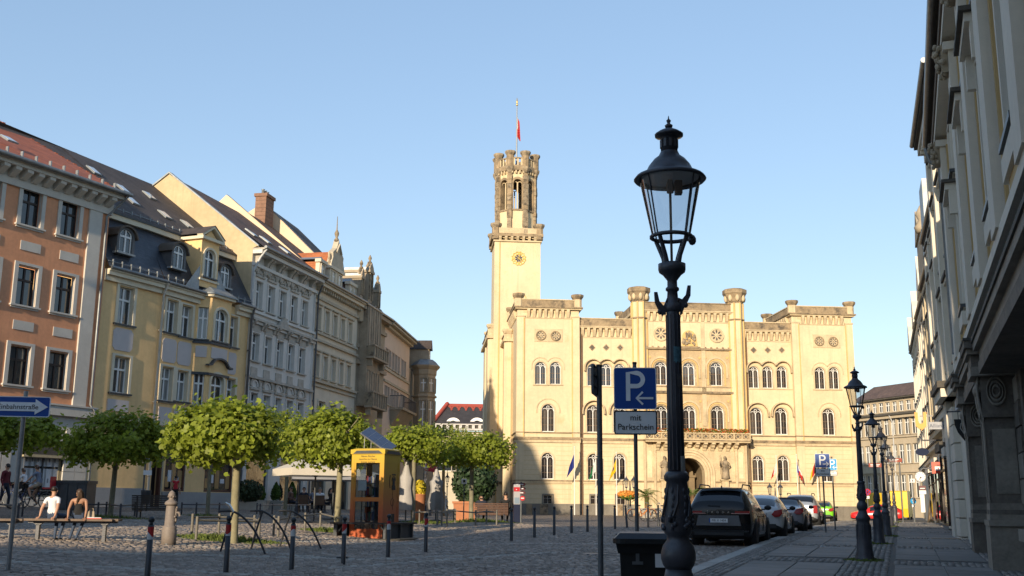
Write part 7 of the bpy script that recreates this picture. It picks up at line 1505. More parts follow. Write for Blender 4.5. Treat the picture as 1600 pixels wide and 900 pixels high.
# ---------------------------------------------------------------- lamps
LGL = clear_glass('lantern_glass', (.86,.88,.90), .14); STK = mat('torn_blue_sticker', (.10,.22,.27), .6, .5, 14); STK2 = mat('torn_white_sticker', (.42,.42,.41), .7, .25, 12)
def lamp(loc, label, s=1.0, detail=True, rz=0):
    """cast iron candelabra with conical glass lantern; total height 4.3 m"""
    o = thing('street_lamp', label, 'street lamp', loc, rz, 'cast iron lanterns along the pavement'); n = 20 if detail else 12
    q = MB(); q.lathe([(.205,-.1),(.205,.06),(.185,.09),(.19,.13),(.175,.17),(.16,.42),(.142,.80),(.138,.86),(.158,.89),(.158,.93),(.13,.97),(.10,1.03),(.085,1.09)], IRON, n=n)
    for k in range(8): a = k*PI/4; q.box(-.042,.042,-.004,.012,.46,.78,IRON,Matrix.Rotation(a,4,'Z') @ Matrix.Translation((0,-.154,0)))
    q.build('base', o)
    q = MB(); q.lathe([(.085,1.08),(.105,1.11),(.118,1.15),(.118,1.19),(.105,1.235),(.078,1.27),(.075,1.30),(.092,1.32),(.095,1.34),(.092,1.46),(.080,1.60),(.072,1.66),(.086,1.675),(.088,1.70),(.076,1.72),(.066,1.73)], IRON, n=n)
    rr = random.Random(5)
    if detail:
        for k in range(6):
            a = k*PI/3
            for j in range(6): q.ball(((.095-.004*j)*math.cos(a+.08*math.sin(j*2)),(.095-.004*j)*math.sin(a+.08*math.sin(j*2)),1.36+.048*j), .013,.013,.024, IRON, 6, 5)
            q.tube([(.07*math.cos(a+.5),.07*math.sin(a+.5),1.64),(.095*math.cos(a+.4),.095*math.sin(a+.4),1.52),(.105*math.cos(a+.1),.105*math.sin(a+.1),1.43)], .008, IRON, 5)
            for j in range(6): q.ball((.100*math.cos(a+rr.uniform(-.25,.25)),.100*math.sin(a+rr.uniform(-.25,.25)),1.40+rr.uniform(-.05,.04)), .016,.016,.018, IRON, 6, 4)
    q.build('floral_vase', o)
    q = MB(); q.lathe([(.056,1.72),(.053,2.2),(.046,2.84),(.044,2.86)], IRON, n=n)
    if detail:
        for k in range(12): a = k*PI/6; q.tube([(.055*math.cos(a),.055*math.sin(a),1.74),(.047*math.cos(a),.047*math.sin(a),2.82)], .005, IRON, 4)
    q.build('shaft', o)
    q = MB(); q.lathe([(.045,2.84),(.056,2.855),(.056,2.90),(.042,2.91),(.036,2.99),(.048,3.0),(.048,3.015),(.036,3.025),(.035,3.07),(.065,3.11),(.092,3.13),(.098,3.15),(.098,3.19),(.07,3.20)], IRON, n=n); q.build('neck', o)
    q = MB() 
    for sx in (-1, 1):
        dzz = 0 if sx > 0 else -.05; q.prism([(sx*.04,2.945),(sx*.065,2.935+dzz),(sx*.095,2.970+dzz),(sx*.108,3.035+dzz),(sx*.130,3.035+dzz),(sx*.126,2.960+dzz),(sx*.105,2.915+dzz),(sx*.088,2.895+dzz),(sx*.075,2.860+dzz),(sx*.062,2.825),(sx*.050,2.825),(sx*.052,2.870),(sx*.04,2.900)][::sx], -.014, .014, IRON); q.ball((sx*.090,0,2.895+dzz),.02,.018,.022,IRON,8,5)
    q.build('ladder_rest', o)
    q = MB()
    for k in range(4): a = k*PI/2+PI/4; c, s_ = math.cos(a), math.sin(a); q.tube([(.055*c,.055*s_,3.18),(.075*c,.075*s_,3.25),(.135*c,.135*s_,3.38)], [.02,.017,.016], IRON, 6)
    q.tube([(.142*math.cos(i*PI/12),.142*math.sin(i*PI/12),3.39) for i in range(25)], .015, IRON, 6, False); q.ball((.15,0,3.37),.03,.03,.04,IRON,8,5); q.build('lantern_cradle', o)
    q = MB(); m = 28; vs = []
    for z, r in ((3.40,.138),(3.82,.222)): vs += [(r*math.cos(2*PI*k/m),r*math.sin(2*PI*k/m),z) for k in range(m)]
    q.add(vs, [(k,(k+1)%m,(k+1)%m+m,k+m) for k in range(m)], LGL, True); q.build('glass', o)
    q = MB()
    for k in range(4): a = k*PI/2+PI*.22; q.tube([(.142*math.cos(a),.142*math.sin(a),3.40),(.228*math.cos(a),.228*math.sin(a),3.83)], .006, IRON, 5)
    q.build('lantern_ribs', o)
    q = MB(); q.tube([(0,0,3.16),(0,0,3.80)], .010, mat('burner_pipe', (.12,.10,.08), .5), 6); q.box(.035,.085,-.03,.03,3.71,3.81,mat('sensor_box', (.22,.16,.13), .5)); q.lathe([(.025,3.72),(.03,3.77),(.018,3.82)], mat('sensor_box', (.22,.16,.13), .5), n=8); q.build('burner', o)
    q = MB(); q.lathe([(.02,3.845),(.12,3.85),(.205,3.828),(.21,3.84),(.12,3.87),(.02,3.872)], mat('white_reflector', (.72,.72,.70), .35), n=24); q.build('reflector', o)
    q = MB(); vs = []; pr = [(.222,3.82),(.250,3.808),(.262,3.82),(.245,3.842),(.175,3.875),(.150,3.925),(.115,3.97),(.078,4.0),(.064,4.03)]
    q.lathe(pr, IRON, n=28); q.f = [f for f in q.f if len(f) != 28]; q.mi = q.mi[:len(q.f)]; q.sm = q.sm[:len(q.f)]; q.build('lantern_hood', o)
    q = MB(); q.lathe([(.062,4.03),(.060,4.13),(.07,4.14),(.103,4.15),(.105,4.165),(.07,4.19),(.04,4.205),(.018,4.215)], IRON, n=16)
    for k in range(10): a = k*PI/5; q.box(-.010,.010,-.004,.004,4.06,4.12,IRON,Matrix.Rotation(a,4,'Z') @ Matrix.Translation((0,-.062,0)))
    q.lathe([(.012,4.21),(.026,4.22),(.03,4.235),(.010,4.25),(.014,4.262),(.018,4.272),(.006,4.285),(.002,4.31)], IRON, n=10); q.build('chimney_cap', o)
    o.scale = (s,s,s); return o
pl = at(1046, 470, 7.35); b_ = Vector((at(1060,870,7.35).x, 7.35, 0)); b_.z = at(1046, 181, 7.35).z-4.31
nl = lamp(b_, 'large cast iron street lamp with glass lantern in the foreground');
def wrap(o, z0, z1, r, a0, a1, m, name='sticker'):
    q = MB(); n = 8; vs = []
    for k in range(n+1): a = R(a0+(a1-a0)*k/n); vs += [(r*math.cos(a),r*math.sin(a),z0+.01*math.sin(k*2.1)),(r*math.cos(a),r*math.sin(a),z1+.008*math.sin(k*3))]
    q.add(vs, [(2*k,2*k+2,2*k+3,2*k+1) for k in range(n)], m, True); return q.build(name, o)
zof = lambda py: at(1050, py, 7.35).z-b_.z
wrap(nl, zof(567), zof(543), .0575, -100, -40, STK); wrap(nl, zof(606), zof(586), .0585, -80, -35, mat('faded_sticker', (.09,.09,.095), .6, .5, 20)); wrap(nl, zof(739), zof(713), .0615, -70, -20, STK2)
LP_ = [(1352,876,1335,572,'second street lamp along the pavement, yellow hall behind its lantern'),(1374,850,1368,640,'third street lamp along the pavement'),(1386,838,1378,664,'fourth street lamp, nearly hidden behind the third'),(1391,823,1384,684,'fifth street lamp, thin and far down the pavement'),(1399,816,1392,704,'sixth street lamp, far down the pavement')]
for i, (bx, by, tx, ty, lab) in enumerate(LP_):
    p = gpt(bx, by, .1); zt = at(tx, ty, p.y).z; o = lamp(p, lab, (zt-p.z)/4.31, i < 2, R(20*i))
    grass(0, 0, .42, .42, 700 if i == 0 else 300, .10, 30+i, .1, c=Vector((p.x,p.y,0)))

# ================================================================ benches, booth, cafe, signs, palms
WOOD = mat('weathered_bench_wood', (.15,.105,.075), .7, .25, 4, bump=.2, bscale=20); WOODD = mat('dark_bench_wood', (.055,.042,.034), .65, .25, 4, bump=.2, bscale=20); WOODR = mat('red_brown_bench_wood', (.11,.055,.035), .65, .25, 4, bump=.2)
def flatbench(px0, px1, py_seat, leg_px, py_leg, label):
    a = gpt(leg_px[0], py_leg[0]); Yb = a.y; z = at((px0+px1)/2, py_seat, Yb).z; x0, x1 = at(px0, py_seat, Yb).x, at(px1, py_seat, Yb).x; c = (x0+x1)/2; g = Gf(c, Yb)
    o = thing('bench', label, 'bench', (c, Yb, g), R(3), 'flat backless benches'); L = (x1-x0)/2; zs = z-g; dd = .26
    for k in range(5):
        y = -dd+2*dd*(k+.5)/5; e = L-(.0 if abs(k-2) < 2 else .10); MB().box(-e,e,y-dd/5+.006,y+dd/5-.006,zs-.045,zs,WOOD).build('slat', o)
    q = MB(); q.box(-L*.95,L*.95,-.03,.03,zs-.09,zs-.046,IRON); q.build('seat_beam', o)
    for lp, ly in zip(leg_px, py_leg):
        x = at(lp, ly, Yb).x-c; q = MB(); q.box(x-.035,x+.035,-.05,.05,-.1,zs-.12,IRON); q.prism([(x-.035,zs-.14),(x-.16,zs-.05),(x+.16,zs-.05),(x+.035,zs-.14)], -.05, .05, IRON); q.build('leg', o)
    return o, zs
fb, zs1 = flatbench(43, 187, 810.5, (59,161), (845,847), 'flat wooden bench with the seated couple, left of the stone pump')
fb2, _ = flatbench(-75, 38, 810, (15,), (843,), 'flat wooden bench cut off by the left picture edge')
def backbench(px0, px1, pyt, pys, py_base, label, wood, rz=R(2), nsl=7, person_side=None):
    b = gpt((px0+px1)/2, py_base); Yb = b.y; x0, x1 = at(px0, pyt, Yb).x, at(px1, pyt, Yb).x; L = (x1-x0)/2; c = (x0+x1)/2; g = Gf(c, Yb); zt = at((px0+px1)/2, pyt, Yb).z-g; zs = at((px0+px1)/2, pys, Yb).z-g
    o = thing('bench', label, 'bench', (c, Yb, g), rz, 'slatted benches with backs'); h = zt-zs
    for k in range(nsl): z0 = zs+h*k/nsl; t = .14*(1-k/nsl); MB().box(-L,L,-.02-.0,.015,z0+.012,z0+h/nsl-.008,wood).build('back_slat', o, (0,.0-t*-.0-.10*k/nsl,0))
    for k in range(4): MB().box(-L,L,.03+k*.11,.13+k*.11,zs-.04,zs,wood).build('seat_slat', o)
    for s in (-1,1):
        x = s*(L-.18); q = MB(); q.tube([(x,.02,-.1),(x,.02,zs),(x,-.08,zt-.02)], .03, IRON, 6); q.tube([(x,.42,-.1),(x,.42,zs-.04)], .03, IRON, 6); q.box(x-.025,x+.025,.0,.45,zs-.085,zs-.045,IRON); q.build('leg', o)
        q = MB(); q.tube([(x,-.02,zs+.24),(x,.42,zs+.24),(x,.44,zs-.02)], .022, IRON, 6); q.build('armrest', o)
    return o, zs, L
sb, _, _ = backbench(208, 278, 773.5, 796, 812, 'dark slatted bench with back standing behind the stone pump', WOODD)
mb_, zsm, Lm_ = backbench(741, 794, 786, 803.5, 817, 'red brown slatted bench with the man in black sitting on it', WOODR)
b = gpt(112, 797); o = thing('planter_box', 'large dark grey box planter in front of the orange house', 'planter', b, R(60)); W_ = at(137,790,b.y).x-at(81,790,b.y).x; zt = at(110,751,b.y).z-b.z
q = MB(Matrix.Rotation(R(-60),4,'Z')); q.box(-W_/2,W_/2,-.5,.5,-.1,zt,GREYM); q.box(-W_/2-.04,W_/2+.04,-.54,.54,zt-.12,zt,GREYM); q.build('box', o)
for i in range(4): MB(Matrix.Rotation(R(-60),4,'Z')).box(-W_/2+W_*i/4+.03,-W_/2+W_*(i+1)/4-.03,-.53,-.49,.05,zt-.16,GREYM).build('panel', o)
pb = gpt(221, 800); Yp = pb.y+1.0; pg_ = at(222, 790, Yp); o = thing('pedestrian_sign', 'small round blue footpath sign on a grey post behind the slatted bench', 'sign', (pg_.x, Yp, Gf(pg_.x,Yp)), R(15)); zc = at(229,715,Yp).z-o.location.z; rS = (at(234,715,Yp).x-at(224,715,Yp).x)/2*1.0
q = MB(); q.tube([(0,0,-.1),(0,0,zc+.5)], .04, SPOST, 8); q.build('post', o); q = MB(); q.prism(arc(.16,zc,rS*1.15,0,360,20)[:-1], -.08, -.06, SBL); q.ribbon(arc(.16,zc,rS*1.08,0,360,20)[:-1], .02, -.085, -.07, SWH, True); q.build('sign_board', o)
q = MB(); q.ball((.16,-.085,zc+.12),.035,.006,.035,SWH,8,5); q.ribbon([(.16,zc+.08),(.16,zc-.04),(.12,zc-.15)],.05,-.088,-.08,SWH); q.ribbon([(.16,zc-.04),(.2,zc-.15)],.045,-.088,-.08,SWH); q.build('symbol', o)
q = MB(); q.box(-.05,.3,-.06,-.05,zc-.75,zc-.55,SWH); q.build('plate', o)
o = thing('litter_bin', 'dark litter bin hanging behind the slatted bench under the round blue sign', 'bin', (pb.x, pb.y+.4, Gf(pb.x,pb.y)), 0); zt = at(221,766,pb.y+.4).z-o.location.z
q = MB(); q.lathe([(.18,zt-.55),(.22,zt-.02),(.22,zt),(.20,zt)], GREYM, n=14); q.build('body', o); q = MB(); q.tube([(0,.2,-.1),(0,.2,zt-.1)], .04, GREYM, 8); q.build('post', o)
def gradmat(name, c0, c1, z0, z1):
    m = mat(name, c0, .35, .05, 2); t = m.node_tree; b = t.nodes['Principled BSDF']; N, L = t.nodes.new, t.links.new; g = N('ShaderNodeTexCoord'); s = N('ShaderNodeSeparateXYZ'); L(g.outputs['Object'], s.inputs[0])
    r = N('ShaderNodeMapRange'); r.inputs[1].default_value = z0; r.inputs[2].default_value = z1; L(s.outputs[2], r.inputs[0]); x = N('ShaderNodeMix'); x.data_type = 'RGBA'; L(r.outputs[0], x.inputs[0]); x.inputs[6].default_value = (*c0,1); x.inputs[7].default_value = (*c1,1); L(x.outputs[2], b.inputs['Base Color']); return m
BTH = gradmat('booth_yellow_to_orange', (.48,.115,.045), (.52,.35,.03), .8, 2.5)
gb = gpt(585, 843); o = booth = thing('book_booth', 'yellow and orange old phone booth with books inside and a solar panel on top', 'booth', (at(582,800,gb.y).x, gb.y+.5, Gf(gb.x,gb.y)), R(-20)); zt = at(590,702,gb.y+.3).z-o.location.z; a = .545; fs = .10
q = MB()
for x in (-a, a-fs):
    for y in (-a, a-fs): q.box(x,x+fs,y,y+fs,-.05,zt-.02,BTH)
q.build('corner_frame', o)
def side(k, glass_lo=True, picture=False):
    M = Matrix.Rotation(PI/2*k, 4, 'Z'); q = MB(M); w0, w1 = -a+fs, a-fs
    q.box(w0,w1,-a+.004,-a+.06,zt-.42,zt-.16,BTH); q.box(w0,w1,-a+.004,-a+.06,.02,.30,BTH); q.box(w0,w1,-a+.006,-a+.05,1.10,1.22,BTH)
    q.box(w0,w0+.05,-a+.008,-a+.055,.3,zt-.42,BTH); q.box(w1-.05,w1,-a+.008,-a+.055,.3,zt-.42,BTH)
    if picture: q.box(w0,w1,-a+.012,-a+.04,.3,zt-.42,BTH)
    q.build('side_panel', o)
    if not picture:
        MB(M).box(w0+.05,w1-.05,-a+.03,-a+.036,1.22,zt-.42,clear_glass('booth_glass', (.85,.88,.9), .04)).build('pane', o); MB(M).box(w0+.05,w1-.05,-a+.03,-a+.036,.3,1.10,clear_glass('booth_glass', (.85,.88,.9), .04)).build('pane', o)
side(0); side(1, picture=True); side(2); side(3)
q = MB(); q.box(-a-.03,a+.03,-a-.03,a+.03,zt-.16,zt-.02,BTH)
for k in range(4): T = Matrix.Rotation(PI/2*k,4,'Z'); q.add([T @ Vector(v) for v in ((-a+.05,-a-.034,zt-.15),(a-.05,-a-.034,zt-.15),(a-.17,-a-.034,zt-.055),(-a+.17,-a-.034,zt-.055))], [(0,1,2,3)], GREYM)
q.frus(0,0,zt-.02,zt+.02,a,a,a-.1,a-.1,BTH); q.build('roof', o)
q = MB(); TXT = mat('booth_dark_lettering', (.06,.05,.02), .6)
for i, s in enumerate(('Nimm Bücher', 'tausche zu Hause', 'bringe zurück')): textmb(q, s, .085, TXT, Matrix.Translation((0,-a-.002,zt-.225-.085*i)) @ Matrix.Rotation(PI/2,4,'X') @ Matrix.Shear('XY',4,(.2,0)), .003)
q.build('lettering', o)
Mr = Matrix.Rotation(PI/2,4,'Z'); q = MB(Mr); BLK = mat('black_print', (.03,.028,.025), .6); y = -a+.006 
q.box(.02,.26,y-.003,y,1.45,1.58,BLK); q.ribbon(arc(.14,1.72,.12,0,180,8),.03,y-.003,y,BLK); q.box(.06,.22,y-.0028,y,1.58,1.80,BLK); q.ribbon([(-.10,1.50),(-.13,1.62),(-.13,1.80),(-.10,1.88)],.04,y-.003,y,BLK)
q.ribbon([(.1,1.45),(.08,1.3),(.13,1.15),(.09,1.0),(.12,.85)],.018,y-.003,y,BLK); q.ribbon(arc(.08,1.08,.11,0,360,12)[:-1],.012,y-.003,y,BLK,True); q.box(.0,.24,y-.003,y,.5,.74,BLK); q.ribbon([(.02,1.9),(.26,1.9)],.04,y-.003,y,BLK)
q.build('telephone_print', o)
BOOKS = [mat('book_%d' % i, c, .6) for i, c in enumerate(((.25,.03,.03),(.03,.06,.18),(.28,.22,.12),(.03,.12,.06),(.4,.38,.35),(.08,.04,.03)))]
q = MB();
for z in (.55,.95,1.3,1.65): q.box(-a+.12,a-.12,.05,a-.12,z-.02,z,WOODD)
q.box(.08,.12,-.25,a-.12,.02,1.9,mat('booth_inner_blue', (.05,.08,.13), .6)); q.build('shelves', o)
rr = random.Random(9)
for z in (.55,.95,1.3,1.65):
    x = -a+.14
    while x < a-.18: w_ = rr.uniform(.02,.05); h = rr.uniform(.17,.25); MB().box(x,x+w_*.92,.12,.30,z,z+h,BOOKS[rr.randrange(6)]).build('book', o); x += w_
q = MB(); q.box(-.33,-.05,-a+.05,-a+.06,1.42,1.72,mat('pale_notice', (.50,.56,.57), .6)); q.box(-.21,-.17,-a+.06,-a+.07,.5,1.45,WOODD); q.build('notice', o)
q = MB(); Ms = Matrix.Translation((.02,.05,zt+.30)) @ Matrix.Rotation(R(-16)*-1,4,'Z') @ Matrix.Rotation(R(34),4,'Y') @ Matrix.Rotation(R(24),4,'X')
PV = mat('solar_cell_blue', (.035,.05,.10), .12, .2, 8, spec=.8); q.M = Ms; q.box(-.52,.52,-.34,.34,-.02,.015,STEEL); q.box(-.50,.50,-.32,.32,.015,.022,PV)
for i in range(5): q.box(-.5+.25*i-.004,-.5+.25*i+.004,-.32,.32,.022,.025,STEEL)
q.build('solar_panel', o); q = MB()
for x in (-.38,.30):
    for y in (-.25,.25): p = Ms @ Vector((x,y,-.02)); q.tube([(p.x,p.y,zt),(p.x,p.y,p.z)], .012, STEEL, 5)
q.build('panel_struts', o)
for k, (u0, u1) in enumerate(((-.92,.92),(-.92,.92),(-.92,.92),(-.92,.92))):
    M = Matrix.Rotation(PI/2*k,4,'Z')
    for j in range(3): MB(M).box(-a-.08-.12*(j+1),a+.08+.12*(j+1),-a-.03-.12*(j+1),-a-.035-.12*j,.44,.49,WOODD).build('plank', o)
    for x in (-.8,-.0,.8):
        if k == 0 and x == 0: continue
        q = MB(M); q.box(x-.04,x+.04,-a-.36,-a-.28,-.1,.44,GREYM); q.tube([(x,-a-.3,.12),(x,-a-.05,.42)], .025, GREYM, 5); q.build('seat_leg', o)
    if k == 1 or k == 2 or k == 3: MB(M).box(-.86,.86,-a-.30,-a-.27,.0,.43,GREYM).build('seat_apron', o)
q = MB(); q.slab([(1.35*math.cos(i*PI/6),1.25*math.sin(i*PI/6)) for i in range(12)], -.2, .035, mat('dark_booth_base', (.07,.065,.055), .85, .2, 4)); q.build('base_slab', o)
b = gpt(340, 793); o = thing('sidewalk_sign', 'white round-topped pavement sign with red letter A before the yellow house', 'sign', b, R(-14)); h = at(341,753,b.y).z-b.z; W_ = at(352,775,b.y).x-at(330,775,b.y).x; PR = mat('pharmacy_red', (.45,.02,.03), .45, .05)
for s, m in ((-1, SWH), (1, SWH)):
    M = Matrix.Translation((0,s*.22,0)) @ Matrix.Rotation(R(-s*-9),4,'X'); q = MB(M); q.prism([(-W_/2,.02),(-W_/2,h-W_/2)]+arc(0,h-W_/2,W_/2,180,0,12)[1:-1]+[(W_/2,h-W_/2),(W_/2,.02)], -.015, .015, m); q.ribbon([(-W_/2,.02),(-W_/2,h-W_/2)]+arc(0,h-W_/2,W_/2,180,0,12)[1:-1]+[(W_/2,h-W_/2),(W_/2,.02)], .03, -.02, .02, PR, True); q.build('board', o)
M = Matrix.Translation((0,-.22,0)) @ Matrix.Rotation(R(-9),4,'X'); q = MB(M); q.box(-W_/2,W_/2,-.022,-.015,h*.66,h*.685,PR); c = h*.83; q.ribbon([(-.11,c-.14),(-.08,c+.10),(.0,c+.14),(.08,c+.10),(.11,c-.14)],.05,-.024,-.016,PR); q.box(-.09,.09,-.024,-.016,c-.03,c+.01,PR); q.build('letter', o)
q = MB(M)
for i, z in enumerate((h*.38,h*.33,h*.29)): q.box(-.12,.13-.04*i,-.02,-.016,z,z+.03,mat('faint_pink_print', (.45,.22,.20), .6))
q.build('lettering', o)
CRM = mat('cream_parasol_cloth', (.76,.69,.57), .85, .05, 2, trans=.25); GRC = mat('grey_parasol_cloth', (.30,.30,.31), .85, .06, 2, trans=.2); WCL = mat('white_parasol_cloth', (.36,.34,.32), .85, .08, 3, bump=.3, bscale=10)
def parasol(pxc, py_top, py_edge, pxl, pxr, Yp, label, m, rz):
    p = at(pxc, 790, Yp); g = Gf(p.x, Yp); o = thing('parasol', label, 'parasol', (p.x, Yp, g), rz, 'open cafe parasols'); zt = at(pxc,py_top,Yp).z-g; ze = at(pxc,py_edge,Yp).z-g; rw = (at(pxr,py_edge,Yp).x-at(pxl,py_edge,Yp).x)/2/1.25
    q = MB(); q.tube([(0,0,0),(0,0,zt-.05)], .035, GREYM, 8); q.build('pole', o); q = MB(); C4 = [(-rw,-rw),(rw,-rw),(rw,rw),(-rw,rw)]
    for i in range(4):
        (x0,y0),(x1,y1) = C4[i], C4[(i+1)%4]; q.add([(x0,y0,ze),(x1,y1,ze),(x1*.5,y1*.5,ze+(zt-ze)*.54),(x0*.5,y0*.5,ze+(zt-ze)*.54)], [(0,1,2,3)], m); q.add([(x0*.5,y0*.5,ze+(zt-ze)*.54),(x1*.5,y1*.5,ze+(zt-ze)*.54),(0,0,zt)], [(0,1,2)], m); q.add([(x0,y0,ze),(x1,y1,ze),(x1*1.005,y1*1.005,ze-.26),(x0*1.005,y0*1.005,ze-.26)], [(0,1,2,3)], m)
    q.build('canopy', o)
    for i in range(4): q = MB(); x0,y0 = C4[i]; q.tube([(0,0,zt-.08),(x0*.98,y0*.98,ze-.03)], .016, GREYM, 5); q.tube([(0,0,ze-.3),(x0*.5,y0*.5,ze+(zt-ze)*.5-.04)], .014, GREYM, 5); q.build('rib', o)
    q = MB(); q.box(-.4,.4,-.4,.4,-.05,.08,GREYM); q.build('base', o)
parasol(491, 711, 733, 412, 546, 40, 'large cream parasol over the cafe tables behind the hoops', CRM, R(28))
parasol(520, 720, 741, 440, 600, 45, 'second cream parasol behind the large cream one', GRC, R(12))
def closed(px, pyt, pyb, Yp, label):
    p = at(px, pyb, Yp); g = Gf(p.x, Yp); o = thing('closed_parasol', label, 'parasol', (p.x, Yp, g), 0, 'closed white parasols'); zt = at(px,pyt,Yp).z-g
    q = MB(); n = 16; vs = []; prof = ((.28,.55),(.32,.9),(.22,1.5),(.26,1.9),(.17,zt-.5),(.05,zt));
    for r, z in prof: vs += [(r*(1+.28*(-1)**k)*math.cos(2*PI*k/n), r*(1+.28*(-1)**k)*math.sin(2*PI*k/n), z) for k in range(n)]
    q.add(vs, [(i*n+k,i*n+(k+1)%n,(i+1)*n+(k+1)%n,(i+1)*n+k) for i in range(len(prof)-1) for k in range(n)], WCL, True); q.build('cloth', o); q = MB(); q.tube([(0,0,0),(0,0,zt+.08)], .03, GREYM, 8); q.lathe([(.3,0),(.3,.1),(.05,.12)], GREYM, n=12); q.build('pole', o)
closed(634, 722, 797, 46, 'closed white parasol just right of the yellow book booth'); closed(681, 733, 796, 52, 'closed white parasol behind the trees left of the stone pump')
HEDGE = mat('conifer_green', (.07,.12,.015), .7, .3, 6, trans=.2, island=.4); TERR = mat('terracotta', (.42,.17,.08), .8, .12, 3); CONC = mat('planter_stone', (.36,.33,.28), .85, .1, 3)
def leafball(t, name, c, rx, rz_, n, size, m, seed, cone=False):
    rng = np.random.default_rng(seed); u = rng.uniform(-1,1,(n*3,3)); f = np.linalg.norm(u,axis=1); u = u[(f<1)&(f>.45)][:n]
    if cone: s = (1-u[:,2])/2; u[:,:2] *= (.15+.85*s**.7)[:,None]*1.1
    P = u*np.array((rx,rx,rz_))+np.array(c); N = u+rng.normal(size=u.shape)*.5; N /= np.linalg.norm(N,axis=1)[:,None]; V, F = leafgeom(P, N, size*rng.uniform(.6,1.3,len(P)), rng); return link(name, quadmesh(name, V, F, [m]), t, kind='stuff')
for px, pt, pb_, lab in ((430,753,791,'cone shaped conifer in a stone trough left of the cafe tables'),(406,756,791,'smaller cone shaped conifer in a stone trough by the grey house'),(455,752,792,'light green shrub in a stone trough behind the dark tree trunk')):
    b = gpt(px, 797); b.y += 4; p = at(px, pb_, b.y); g = Gf(p.x,b.y); o = thing('potted_conifer', lab, 'plant', (p.x,b.y,g), 0, 'conifers in stone troughs'); z1 = at(px,pt,b.y).z-g; q = MB(); q.frus(0,0,-.05,.5,.42,.3,.5,.36,CONC); q.frus(0,0,.44,.52,.53,.39,.53,.39,CONC); q.build('trough', o); q = MB(); q.tube([(0,0,.4),(0,0,.8)], .04, BARK, 6); q.build('stem', o); leafball(o, 'foliage', (0,0,(z1+.5)/2), .38, (z1-.5)/2, 1400, .08, HEDGE, px, True)
b = gpt(390, 800); p = at(388, 780, b.y+5); o = thing('hedge', 'dark clipped hedge in a trough beside the grey house entrance', 'hedge', (p.x,b.y+5,Gf(p.x,b.y+5)), 0); q = MB(); q.box(-.9,.9,-.3,.3,-.1,.45,CONC); q.build('trough', o); leafball(o, 'foliage', (0,0,1.0), .8, .65, 1800, .1, mat('dark_hedge_green', (.025,.04,.012), .7, .3, 6, island=.4), 77)
def cafe_table(px, py, Yo, label):
    p = gpt(px, py); p.y += Yo; g = Gf(p.x,p.y); o = thing('cafe_table', label, 'table', (p.x,p.y,g), 0, 'cafe tables'); q = MB(); q.lathe([(.4,.70),(.4,.73)], WOODR, n=18); q.build('table_top', o); q = MB(); q.tube([(0,0,.02),(0,0,.7)], .03, IRON, 8); q.lathe([(.22,0),(.22,.02),(.04,.05)], IRON, n=10); q.build('leg', o); return o
def cafe_chair(x, y, rz, label):
    g = Gf(x,y); o = thing('cafe_chair', label, 'chair', (x,y,g), rz, 'wicker chairs at the cafe tables'); WK = mat('brown_wicker', (.10,.055,.03), .7, .3, 12, bump=.4, bscale=60)
    q = MB(); q.box(-.26,.26,-.25,.25,.40,.45,WK); q.build('seat', o); q = MB(); q.box(-.28,.28,.23,.28,.42,.92,WK); q.build('backrest', o)
    for s in (-1,1):
        q = MB(); q.box(s*.28-.025,s*.28+.025,-.25,.25,.62,.66,WK); q.build('armrest', o)
        for t_ in (-1,1): q = MB(); q.tube([(s*.24,t_*.22,0),(s*.24,t_*.22,.42)], .018, IRON, 6); q.build('leg', o)
    return o
tp = gpt(482, 801); tY = tp.y
cafe_table(478, 801, .9, 'round cafe table left, under the cream parasol'); cafe_table(503, 801, .8, 'round cafe table right, under the cream parasol')
CH = [(454,0,R(70),'wicker chair at the left end of the cafe tables'),(474,-.1,R(180),'wicker chair with its back to the square, second from left'),(499,-.2,R(185),'wicker chair with its back to the square, under the person in the white shirt'),(515,.3,R(-80),'wicker chair at the right end of the cafe tables')]
CHP = []
for px, dy, rz, lab in CH: p = at(px, 795, tY+.2+dy); cafe_chair(p.x, tY+.2+dy, rz, lab); CHP.append((p.x, tY+.2+dy))
